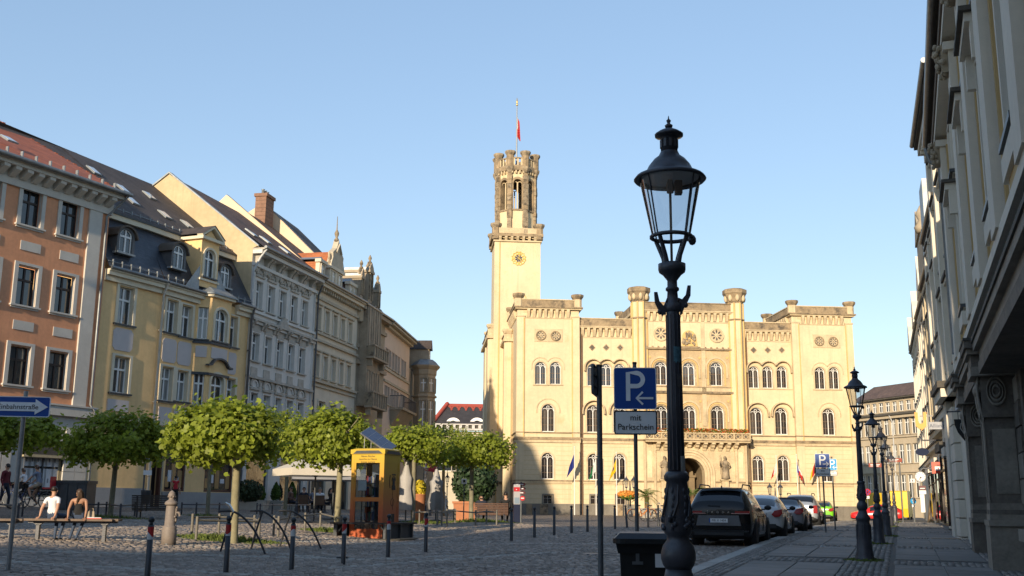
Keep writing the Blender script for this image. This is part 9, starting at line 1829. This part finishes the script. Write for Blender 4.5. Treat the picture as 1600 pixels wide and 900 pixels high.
CAB = [(.0,.78,.82,.78,.60,.34,.60,.86,.89),(.15,.84,.88,.84,.66,.26,.60,.90,.94),(.9,.86,.90,.86,.64,.22,.60,.93,.99),(1.35,.88,.905,.86,.56,.22,.60,.92,1.30),(1.9,.88,.905,.86,.55,.22,.60,.91,1.38),(2.5,.88,.905,.85,.56,.22,.60,.90,1.28),(3.0,.88,.905,.84,.62,.22,.58,.88,.95),(3.8,.85,.87,.78,.56,.24,.56,.82,.85),(4.2,.72,.76,.62,.42,.30,.52,.68,.72)]
WAG = [(.0,.76,.80,.78,.62,.36,.62,.92,.96),(.08,.82,.86,.84,.64,.30,.62,.95,1.15),(.40,.84,.88,.85,.62,.24,.62,.97,1.46),(1.0,.86,.89,.85,.61,.22,.62,.96,1.52),(2.0,.86,.89,.85,.60,.22,.62,.94,1.52),(2.6,.86,.89,.84,.60,.22,.62,.92,1.36),(3.2,.86,.89,.83,.62,.22,.60,.90,.99),(4.0,.83,.86,.78,.56,.24,.58,.84,.87),(4.3,.72,.76,.62,.42,.30,.52,.70,.74)]
def kpos(px, py, rz=None):
    p = gpt(px, py); return p
PB = paint('black', (.004,.004,.005)); PW = paint('silver_white', (.50,.50,.50), .2); PGY = paint('silver_grey', (.30,.29,.31), .4); PSV = paint('silver_blue', (.33,.36,.40), .4); PGR = paint('lime_green', (.18,.55,.02)); PDK = paint('dark_grey', (.03,.032,.035), .2); PRD = paint('bright_red', (.55,.02,.02)); PYL = paint('post_yellow', (.70,.45,.01))
CR = -R(20)
def t_suv(q, sx): q.box(sx*.66-.20,sx*.66+.20,-.015,.10,.94,1.0,TAIL); q.box(sx*.60-.24,sx*.60+.24,-.02,.08,.925,.945,mat('light_strip', (.5,.28,.25), .3))
def t_hat(q, sx): q.prism([(sx*.52,.80),(sx*.62,.93),(sx*.86,.98),(sx*.88,.84),(sx*.78,.74),(sx*.62,.72)], -.03, .28, TAIL)
def t_wag(q, sx): q.box(sx*.74-.09,sx*.74+.09,-.02,.16,.66,1.02,TAIL)
def carpos(px, py): p = gpt(px, py); return (p.x, p.y, p.z)
suv = car('black estate SUV with roof rails parked nearest the big lamp post', carpos(1124,856), CR, PB, SUV, .37, True, None, 'PIR X 1404', t_suv, (.85,3.65))
q = MB(); textmb(q, 'ŠKODA', .085, CHR, Matrix.Translation((0,-.035,.965)) @ Matrix.Rotation(PI/2,4,'X'), .006, 'CENTER', 3.0); q.build('lettering', suv)
q = MB(); q.prism([(-.62,.60),(-.56,.88),(.56,.88),(.62,.60)], -.032, .02, mat('plate_recess_grey', (.12,.12,.125), .35)); q.build('plate_recess', suv); q = MB(); q.box(-.82,.82,-.03,.05,.43,.47,CPL); q.tube([(-.30,.02,1.16),(.05,-.01,1.14)], .012, CPL, 5); q.build('rear_wiper', suv); q = MB(); q.box(-.62,.62,.30,.46,1.60,1.635,PB); q.tube([(0,.75,1.65),(0,.70,1.70)], .02, CPL, 6); q.build('roof_spoiler', suv)
def along(src_px, src_py): return carpos(src_px, src_py)
car('white hatchback with triangular red tail lights behind the black SUV', along(1182,842.5), CR, PW, HAT, .34, False, None, None, t_hat, (.80,3.35))
car('silver grey convertible with dark soft top between white hatchback and silver estate', along(1220,834), CR, PGY, CAB, .33, False, mat('dark_soft_top', (.035,.02,.025), .8, .1), None, t_hat, (.80,3.3))
car('silver blue estate car with upright red tail lights in the middle of the kerb row', along(1250,824), CR, PSV, WAG, .33, True, None, None, t_wag, (.78,3.35))
car('lime green hatchback parked behind the sign posts', along(1283,815.5), CR, PGR, HAT, .33, False, paint('lime_dark_roof', (.05,.06,.05)), '', t_hat, (.80,3.3))
car('dark grey estate car with bright red tail lights farthest along the kerb', along(1313,813), CR+R(4), PDK, SUV, .34, False, None, '', t_wag, (.85,3.6))
def simplecar(px, py, Yp, rz, pm, st, label): p = at(px, py, Yp); return car(label, (p.x, Yp, Gf(p.x,Yp)), rz, pm, st, .33, False, None, None, None, (.8,3.3))
c_ = simplecar(1412, 812, 90, R(70), PRD, HAT, 'red car standing at the far end of the pavement'); c_['group'] = 'cars by the beige building'
c_ = simplecar(1352, 812, 104, R(60), PSV, HAT, 'pale blue car at the hall corner behind the lamps'); c_['group'] = 'cars by the beige building'
def van(px, py, Yp, rz, pm, label, Hh=2.5):
    p = at(px, py, Yp); o = thing('delivery_van', label, 'van', (p.x, Yp, Gf(p.x,Yp)), rz); q = MB(); pts = [(-2.6,.35),(-2.65,1.2),(-2.6,Hh-.1),(-2.45,Hh),(1.2,Hh),(1.5,Hh-.1),(2.15,1.35),(2.75,1.15),(2.8,.4)]; q.prism(pts, -.95, .95, pm); q.build('body', o)
    for s in (-1,1):
        q = MB(); q.prism([(1.0,1.4),(1.0,Hh-.3),(1.4,Hh-.35),(2.0,1.4)], s*.96-.01, s*.96+.01, CGL); q.build('side_window', o)
        for x in (-1.7,1.9): q = MB(Matrix.Translation((x,s*.86,.34)) @ Matrix.Rotation(PI/2,4,'X')); q.lathe([(.2,-.1),(.34,-.1),(.34,.1),(.2,.1)], TYRE, n=16); q.build('wheel', o)
    q = MB(); q.add([(1.55,-.8,Hh-.18),(1.55,.8,Hh-.18),(2.17,.8,1.4),(2.17,-.8,1.4)], [(0,1,2,3)], CGL); q.build('windscreen', o); return o
van(1373, 806, 120, R(25), PYL, 'yellow delivery van half hidden behind the street lamps', 2.9); van(1408, 806, 112, R(65), PYL, 'yellow high-sided van right of the street lamps', 3.0)
# ================================================================ people
SKIN = mat('skin', (.46,.26,.17), .55, .08, 8); SKIND = mat('skin_tanned', (.36,.19,.115), .55, .08, 8); HAIRD = mat('dark_hair', (.018,.012,.009), .5, .3, 30); HAIRB = mat('brown_hair', (.06,.032,.016), .5, .3, 30); HAIRG = mat('greying_hair', (.16,.15,.14), .6, .2, 20); TEE = mat('white_tee', (.68,.68,.70), .85, .05, 6, bump=.3, bscale=20); BLKT = mat('black_cloth', (.012,.012,.013), .8, .2, 8, bump=.2); JEAN = mat('blue_jeans', (.05,.075,.13), .85, .15, 8, bump=.2); DRED = mat('dark_red_knit', (.12,.015,.02), .85, .15, 8); NAVYC = mat('navy_trousers', (.02,.024,.04), .85, .15, 6); REDC = mat('red_cloth', (.45,.02,.03), .8, .1, 6); GRYC = mat('blue_grey_cloth', (.16,.19,.25), .85, .1, 6); SHOE = mat('dark_shoe', (.02,.018,.018), .5, .1); SHOEW = mat('white_shoe', (.5,.5,.48), .6, .1); BEIGC = mat('beige_cloth', (.35,.28,.20), .85, .1, 6)
def person(label, loc, rz, J, cloth, hair=('short', HAIRD), skin=SKIN, size=1.0, female=False, extra=None):
    """J: joints in metres, x right, y forward, z up. cloth: dict of materials."""
    o = thing('person', label, 'person', loc, rz); g = 0.92 if female else 1.0
    V, E, RD = [], [], []
    def add(n, p, r): V.append(Vector(p)); RD.append(r); idx[n] = len(V)-1
    idx = {}
    P = {k: Vector(v) for k, v in J.items()}
    up = (P['neck']-P['pelvis']).normalized(); side = (P['shR']-P['shL']).normalized(); fwd = up.cross(side)*-1
    add('pelvis', P['pelvis'], (.155*g,.115)); add('waist', P['pelvis'].lerp(P['neck'],.36), (.135*g,.10)); add('chest', P['pelvis'].lerp(P['neck'],.70), (.165*g,.115)); add('upch', P['pelvis'].lerp(P['neck'],.88), (.135*g,.09)); add('neck', P['neck']+up*.02, (.055*g,.055)); add('skull0', P['head']-up*.075, (.066,.07)); add('skull1', P['head']+up*.01, (.080,.096)); add('skull2', P['head']+up*.085, (.066,.078))
    for a, b in (('pelvis','waist'),('waist','chest'),('chest','upch'),('upch','neck'),('neck','skull0'),('skull0','skull1'),('skull1','skull2')): E.append((idx[a],idx[b]))
    for S in 'LR':
        add('sh'+S, P['sh'+S], (.068*g,.066*g)); add('ua'+S, P['sh'+S].lerp(P['el'+S],.5), (.052*g,.052*g)); add('el'+S, P['el'+S], (.042*g,.042*g)); add('fa'+S, P['el'+S].lerp(P['wr'+S],.35), (.042*g,.040*g)); add('wr'+S, P['wr'+S], (.027*g,.025*g)); add('pm'+S, P['wr'+S]+(P['ha'+S]-P['wr'+S])*.6, (.040*g,.018*g))
        for a, b in (('upch','sh'+S),('sh'+S,'ua'+S),('ua'+S,'el'+S),('el'+S,'fa'+S),('fa'+S,'wr'+S),('wr'+S,'pm'+S)): E.append((idx[a],idx[b]))
        add('hp'+S, P['hp'+S], (.088,.09)); add('th'+S, P['hp'+S].lerp(P['kn'+S],.45), (.078,.078)); add('kn'+S, P['kn'+S], (.056,.056)); add('cf'+S, P['kn'+S].lerp(P['an'+S],.35), (.055,.055)); add('an'+S, P['an'+S], (.038,.038)); add('to'+S, P['to'+S], (.042,.030))
        for a, b in (('pelvis','hp'+S),('hp'+S,'th'+S),('th'+S,'kn'+S),('kn'+S,'cf'+S),('cf'+S,'an'+S),('an'+S,'to'+S)): E.append((idx[a],idx[b]))
    me = bpy.data.meshes.new('tmp'); me.from_pydata([tuple(v) for v in V], E, []); ob = bpy.data.objects.new('tmp', me); COL.objects.link(ob)
    sk = ob.modifiers.new('skin', 'SKIN'); sk.use_smooth_shade = True; ss = ob.modifiers.new('sub', 'SUBSURF'); ss.levels = 2
    for i, r in enumerate(RD): me.skin_vertices[0].data[i].radius = r
    me.skin_vertices[0].data[0].use_root = True
    dg = bpy.context.evaluated_depsgraph_get(); dg.update(); ev = ob.evaluated_get(dg); m2 = bpy.data.meshes.new_from_object(ev)
    mats = []; M = lambda m: (mats.append(m) if m not in mats else None) or mats.index(m)
    bones = []
    for a, b in E: bones.append((V[a], V[b], a, b))
    inv = {v: k for k, v in idx.items()}; mi = []
    for p in m2.polygons:
        c = p.center; best = None
        for A, B, a, b in bones:
            d = B-A; t = max(0, min(1, (c-A).dot(d)/max(d.length_squared,1e-9))); ds = (c-(A+d*t)).length
            if best is None or ds < best[0]: best = (ds, inv[a], inv[b], t)
        a, b, t = best[1:]
        n = b[:2]
        if b in ('waist','chest'): m = cloth['top'] if not (b == 'waist' and t < .25) else cloth['legs']
        elif b == 'upch': m = cloth['top'] if not cloth.get('lowback') else (cloth['top'] if t < .2 else skin)
        elif b in ('neck',): m = cloth['top'] if t < .35 and not cloth.get('lowback') else skin
        elif b.startswith('skull'): m = skin
        elif n == 'sh': m = cloth['top'] if not cloth.get('lowback') else skin
        elif n in ('ua','el'): m = cloth['top'] if cloth.get('sleeve', .5) >= (0.25 if n == 'ua' else .75) and not (cloth.get('sleeve', .5) < 1 and n == 'el' ) else skin
        elif n == 'fa' or n == 'wr': m = cloth['top'] if cloth.get('sleeve', .5) > 1 else skin
        elif n == 'pm': m = skin
        elif n == 'to': m = cloth.get('shoe', SHOE)
        elif n in ('hp','th'): m = cloth['legs']
        else: m = cloth['legs'] if cloth.get('long', True) else skin
        mi.append(M(m))
    bm_v = [v.co.copy() for v in m2.vertices]; fb_ = MB(); fb_.mats = mats; fb_.v = [tuple(v) for v in bm_v]; fb_.f = [tuple(p.vertices) for p in m2.polygons]; fb_.mi = mi; fb_.sm = [True]*len(mi)
    hd = P['head']; look = Vector(J.get('look', fwd)).normalized(); sd = look.cross(up).normalized()
    q = fb_; q.tube([hd+look*.075+up*.03, hd+look*.108-up*.012, hd+look*.085-up*.03], [.010,.016,.012], skin, 6)        
    for s in (-1,1): q.ball(tuple(hd+sd*s*.083-up*.005), .014,.024,.032, skin, 7, 5); q.ball(tuple(hd+look*.083+sd*s*.032+up*.022), .012,.010,.009, SBK, 6, 4)
    q.tube([hd+look*.088-up*.055+sd*-.022, hd+look*.094-up*.053, hd+look*.088-up*.055+sd*.022], [.005,.007,.005], mat('lips', (.30,.10,.08), .5), 5)
    for S in 'LR':                                                   
        w0, h0 = P['wr'+S], P['ha'+S]; d = (h0-w0).normalized(); tmp = Vector(J.get('palm'+S, (0,0,-1))); ac = d.cross(tmp).normalized(); pn = ac.cross(d).normalized(); base = w0+(h0-w0)*.72
        for k, ln in enumerate((.068,.078,.072,.056)):
            r0 = base+ac*(k-1.5)*.019; q.tube([r0-d*.03, r0+d*ln*.45, r0+d*ln*.85-pn*.0+tmp*ln*.22, r0+d*ln+tmp*ln*.5], [.0095,.009,.008,.006], skin, 5)
        r0 = w0+d*.03-ac*.03; q.tube([r0, r0+d*.03-ac*.022, r0+d*.06-ac*.028+tmp*.012], [.012,.0105,.008], skin, 5)
    bo = fb_.build('body', o); bpy.data.objects.remove(ob); bpy.data.meshes.remove(me); bpy.data.meshes.remove(m2)
    h = MB(); hm = hair[1]; back = -look
    if hair[0] in ('short','long','bun'):
        vs, fs = [], []; n, k = 16, 8
        for i in range(k+1):
            th = (PI*.62)*i/k
            for j in range(n):
                a = 2*PI*j/n; dirv = up*math.cos(th)+(sd*math.cos(a)+look*math.sin(a))*math.sin(th); f = (sd*math.cos(a)+look*math.sin(a)).dot(look); drop = th if f < .35 else min(th, PI*.36)
                dirv = up*math.cos(drop)+(sd*math.cos(a)+look*math.sin(a))*math.sin(drop); vs.append(hd+up*.018+Vector((dirv.dot(sd)*.088,0,0))*0+sd*dirv.dot(sd)*.090+look*dirv.dot(look)*.104+up*dirv.dot(up)*.112)
        for i in range(k):
            for j in range(n): j2 = (j+1)%n; fs.append((i*n+j,i*n+j2,(i+1)*n+j2,(i+1)*n+j))
        h.add(vs, fs, hm, True)
        if hair[0] == 'long':
            for j in range(9):
                a = (j-4)/4; p0 = hd+up*.02+sd*a*.08+back*(.085-.03*abs(a)); h.tube([p0, p0-up*.12+back*.02, p0-up*.26+back*.01+sd*a*.02, p0-up*.36+back*-.01], [.03,.034,.03,.012], hm, 6)
        if hair[0] == 'bun': h.ball(tuple(hd+back*.12+up*.03), .045,.045,.045, hm, 8, 6)
        h.build('hair', o)
    o.scale = (size,size,size)
    if extra: extra(o, P)
    return o
def stand(dx=0, step=.12, arms='down'):
    J = dict(pelvis=(0,0,.95),neck=(0,0,1.46),head=(0,.03,1.62),shL=(-.19,0,1.40),shR=(.19,0,1.40),elL=(-.25,-.04,1.12),elR=(.25,-.02,1.12),wrL=(-.25,.06,.88),wrR=(.25,.08,.88),haL=(-.25,.10,.78),haR=(.25,.12,.78),hpL=(-.10,0,.90),hpR=(.10,0,.90),knL=(-.11,step,.50),knR=(.11,-step*.3,.49),anL=(-.11,step*.8,.08),anR=(.11,-step*1.4,.10),toL=(-.12,step*.8+.17,.04),toR=(.12,-step*1.4+.16,.04))
    if arms == 'front': J.update(elL=(-.23,.05,1.12),elR=(.23,.05,1.12),wrL=(-.10,.26,1.15),wrR=(.12,.26,1.12),haL=(-.02,.32,1.18),haR=(.04,.32,1.15))
    return J
def sit(zs, lean=-.12, arms='lap', knee=.42, feet=.42, turn=0.0):
    J = dict(pelvis=(0,0,zs+.10),neck=(0,lean,zs+.60),head=(0,lean+.03,zs+.77),shL=(-.19,lean,zs+.54),shR=(.19,lean,zs+.54),hpL=(-.10,.02,zs+.08),hpR=(.10,.02,zs+.08),knL=(-.12,knee,zs+.07),knR=(.12,knee,zs+.07),anL=(-.10,feet,.08),anR=(.10,feet,.08),toL=(-.11,feet+.17,.04),toR=(.11,feet+.17,.04))
    if arms == 'lap': J.update(elL=(-.26,lean+.04,zs+.28),elR=(.26,lean+.04,zs+.28),wrL=(-.14,lean+.28,zs+.22),wrR=(.14,lean+.28,zs+.22),haL=(-.06,lean+.34,zs+.20),haR=(.06,lean+.34,zs+.20))
    if arms == 'back': J.update(elL=(-.245,lean-.12,zs+.28),elR=(.245,lean-.12,zs+.28),wrL=(-.235,lean-.20,zs+.05),wrR=(.235,lean-.20,zs+.05),haL=(-.24,lean-.28,zs+.02),haR=(.24,lean-.28,zs+.02))
    return J
B = fb.location; zs = zs1
def onbench(px): return Vector((at(px, 805, B.y).x, B.y, B.z))
SB = .77; zs = zs1/SB
J = sit(zs, -.05, 'back', .40, .12); J.update(knL=(-.12,.40,zs+.06),anL=(-.02,.20,.10),toL=(.02,.36,.05),knR=(.14,.40,zs+.08),anR=(.10,.22,.10),toR=(.12,.38,.05)); J['look'] = (-.15,1,0)
p = onbench(84); person('man in a white T-shirt sitting on the flat bench, leaning back on his hands', (p.x, p.y-.05, p.z), R(-12), J, dict(top=TEE, legs=JEAN, sleeve=.5, shoe=SHOE), ('short', HAIRD), SKIN, SB)
J = sit(zs, -.04, 'back', .40, .12); J.update(anL=(-.22,.16,.10),toL=(-.26,.30,.05),anR=(-.06,.18,.10),toR=(-.08,.34,.05)); J['look'] = (-.75,.65,0); J['head'] = (-.02,-.03,zs+.75)
p = onbench(124); person('woman with long brown hair in a black strappy top sitting on the flat bench', (p.x, p.y-.05, p.z), R(10), J, dict(top=BLKT, legs=JEAN, sleeve=-1, lowback=True, shoe=SHOE), ('long', HAIRB), SKIND, SB*.97, True)
zs = zs1
def straps(o, P): pass
p = onbench(149); o = thing('book', 'open red and white book lying on the bench beside the woman', 'book', (p.x, p.y-.05, p.z+zs), R(20)); q = MB(); q.box(-.15,.15,-.10,.10,0,.018,RD); q.build('cover', o); q = MB(); q.box(-.135,.0,-.09,.09,.018,.04,PAP); q.box(.0,.135,-.09,.09,.018,.034,PAP); q.build('pages', o)
p = onbench(142); o = thing('bag', 'pale cloth bag standing on the bench between woman and book', 'bag', (p.x, p.y+.02, p.z+zs), R(10)); q = MB(); q.frus(0,0,0,.16,.08,.06,.06,.03,BEIGC); q.build('bag_body', o); q = MB(); q.ribbon([(-.04,.15),(-.03,.22),(.03,.22),(.04,.15)], .012, -.01, .01, BEIGC); q.build('bag_handle', o)
pp = gpt(5, 803); pp.y = 41.5; pp.x = at(5, 790, 41.5).x; person('man in a dark red sweater walking at the left edge of the square', (pp.x, 41.5, Gf(pp.x,41.5)), R(-100), stand(0,.14), dict(top=DRED, legs=NAVYC, sleeve=2), ('short', HAIRD), SKIN, 1.0)
Yc_ = 44.0; pc = at(52, 790, Yc_); bk = bicycle((pc.x, Yc_, Gf(pc.x,Yc_)), R(172), 'black bicycle with front basket and red child seat ridden past the shop', ('black', (.02,.02,.022)), True, True)
J = dict(pelvis=(0,-.20,.98),neck=(0,-.06,1.48),head=(0,-.02,1.65),shL=(-.18,-.06,1.42),shR=(.18,-.06,1.42),elL=(-.25,.12,1.20),elR=(.25,.12,1.20),wrL=(-.24,.28,1.06),wrR=(.24,.28,1.06),haL=(-.24,.36,1.03),haR=(.24,.36,1.03),hpL=(-.10,-.18,.95),hpR=(.10,-.18,.95),knL=(-.11,.20,.82),knR=(.11,.12,.58),anL=(-.12,.08,.47),anR=(.12,-.06,.20),toL=(-.12,.22,.43),toR=(.12,.08,.17)); J['look'] = (.5,.85,0)
person('cyclist in a blue-grey top and shorts riding a bicycle past the orange house', (pc.x, Yc_, Gf(pc.x,Yc_)), R(172-90), J, dict(top=GRYC, legs=BEIGC, sleeve=.5, long=False, shoe=SHOEW), ('bun', HAIRB), SKIN, 1.0, True)
p2 = at(31, 790, 47.5); b2_ = bicycle((p2.x, 47.5, Gf(p2.x,47.5)), R(176), 'second bicycle hidden behind the steel sign post', ('blue', (.05,.08,.2)), True)
J2 = {k: v for k, v in J.items()}; person('second cyclist in a pale top just behind the steel sign post', (p2.x, 47.5, Gf(p2.x,47.5)), R(176-90), J2, dict(top=TEE, legs=NAVYC, sleeve=.5, shoe=SHOE), ('short', HAIRB), SKIN, .95, True)
pd = FY2.w((d0+d1)/2+.9, -.5, 0); person('woman in a red top stepping out of the yellow house doorway', (pd.x, pd.y, Gf(pd.x,pd.y)), R(-140), stand(0,.1), dict(top=REDC, legs=BLKT, sleeve=-1, shoe=SHOE), ('short', HAIRD), SKIN, .97, True)
Bm = mb_.location
zk_ = zsm; zsm = zk_/1.1
for px, lab, top, hr, lk in ((790,'man in black sitting on the red brown bench, seen from behind',BLKT,('short',HAIRD),(.1,1,0)),(752,'person leaning low on the red brown bench beside the tree trunk',NAVYC,('short',HAIRB),(-.3,1,0))):
    x = at(px, 800, Bm.y).x; J = sit(zsm, -.02, 'lap', .45, .50); J['look'] = lk
    if px == 752: J.update(neck=(0,.16,zsm+.52), head=(0,.26,zsm+.62), shL=(-.19,.14,zsm+.47), shR=(.19,.14,zsm+.47), elL=(-.25,.34,zsm+.28), elR=(.25,.34,zsm+.28), wrL=(-.10,.42,zsm+.36), wrR=(.10,.42,zsm+.36), haL=(-.04,.42,zsm+.46), haR=(.04,.42,zsm+.46))
    person(lab, (x, Bm.y+.22, Bm.z), R(4), J, dict(top=top, legs=BLKT, sleeve=2 if px == 790 else .5, shoe=SHOE), hr, SKIN, 1.1)
for (px, dy, rz, lab, top, hr) in ((499,-.2,R(5),'person in a white shirt sitting at the cafe table, back to the square',TEE,('short',HAIRG)),(474,-.1,R(0),'cafe guest in dark clothes second from the left under the parasol',NAVYC,('short',HAIRD)),(454,0,R(-110),'cafe guest in brown at the left end under the parasol',WOODR,('short',HAIRB)),(515,.3,R(100),'cafe guest in black at the right end under the parasol',BLKT,('long',HAIRD))):
    x = at(px, 795, tY+.2+dy).x; y = tY+.2+dy; person(lab, (x, y, Gf(x,y)), rz, sit(.45, -.05, 'lap', .42, .45), dict(top=top, legs=NAVYC, sleeve=2, shoe=SHOE), hr, SKIN, 1.0)
x, y = at(489, 795, tY+1.5).x, tY+1.6; person('cafe guest facing the square from behind the tables', (x,y,Gf(x,y)), R(180), sit(.45,-.05,'lap',.42,.45), dict(top=GRYC, legs=NAVYC, sleeve=.5), ('short',HAIRD), SKIN, 1.0); cafe_chair(x, y, R(0), 'wicker chair facing the square behind the cafe tables')
p = at(1488, 800, 50); person('pedestrian in dark clothes half hidden by the right-hand facade', (p.x, 50, Gf(p.x,50)+.1), R(160), stand(0,.12), dict(top=NAVYC, legs=NAVYC, sleeve=2), ('short',HAIRG), SKIN, 1.0)
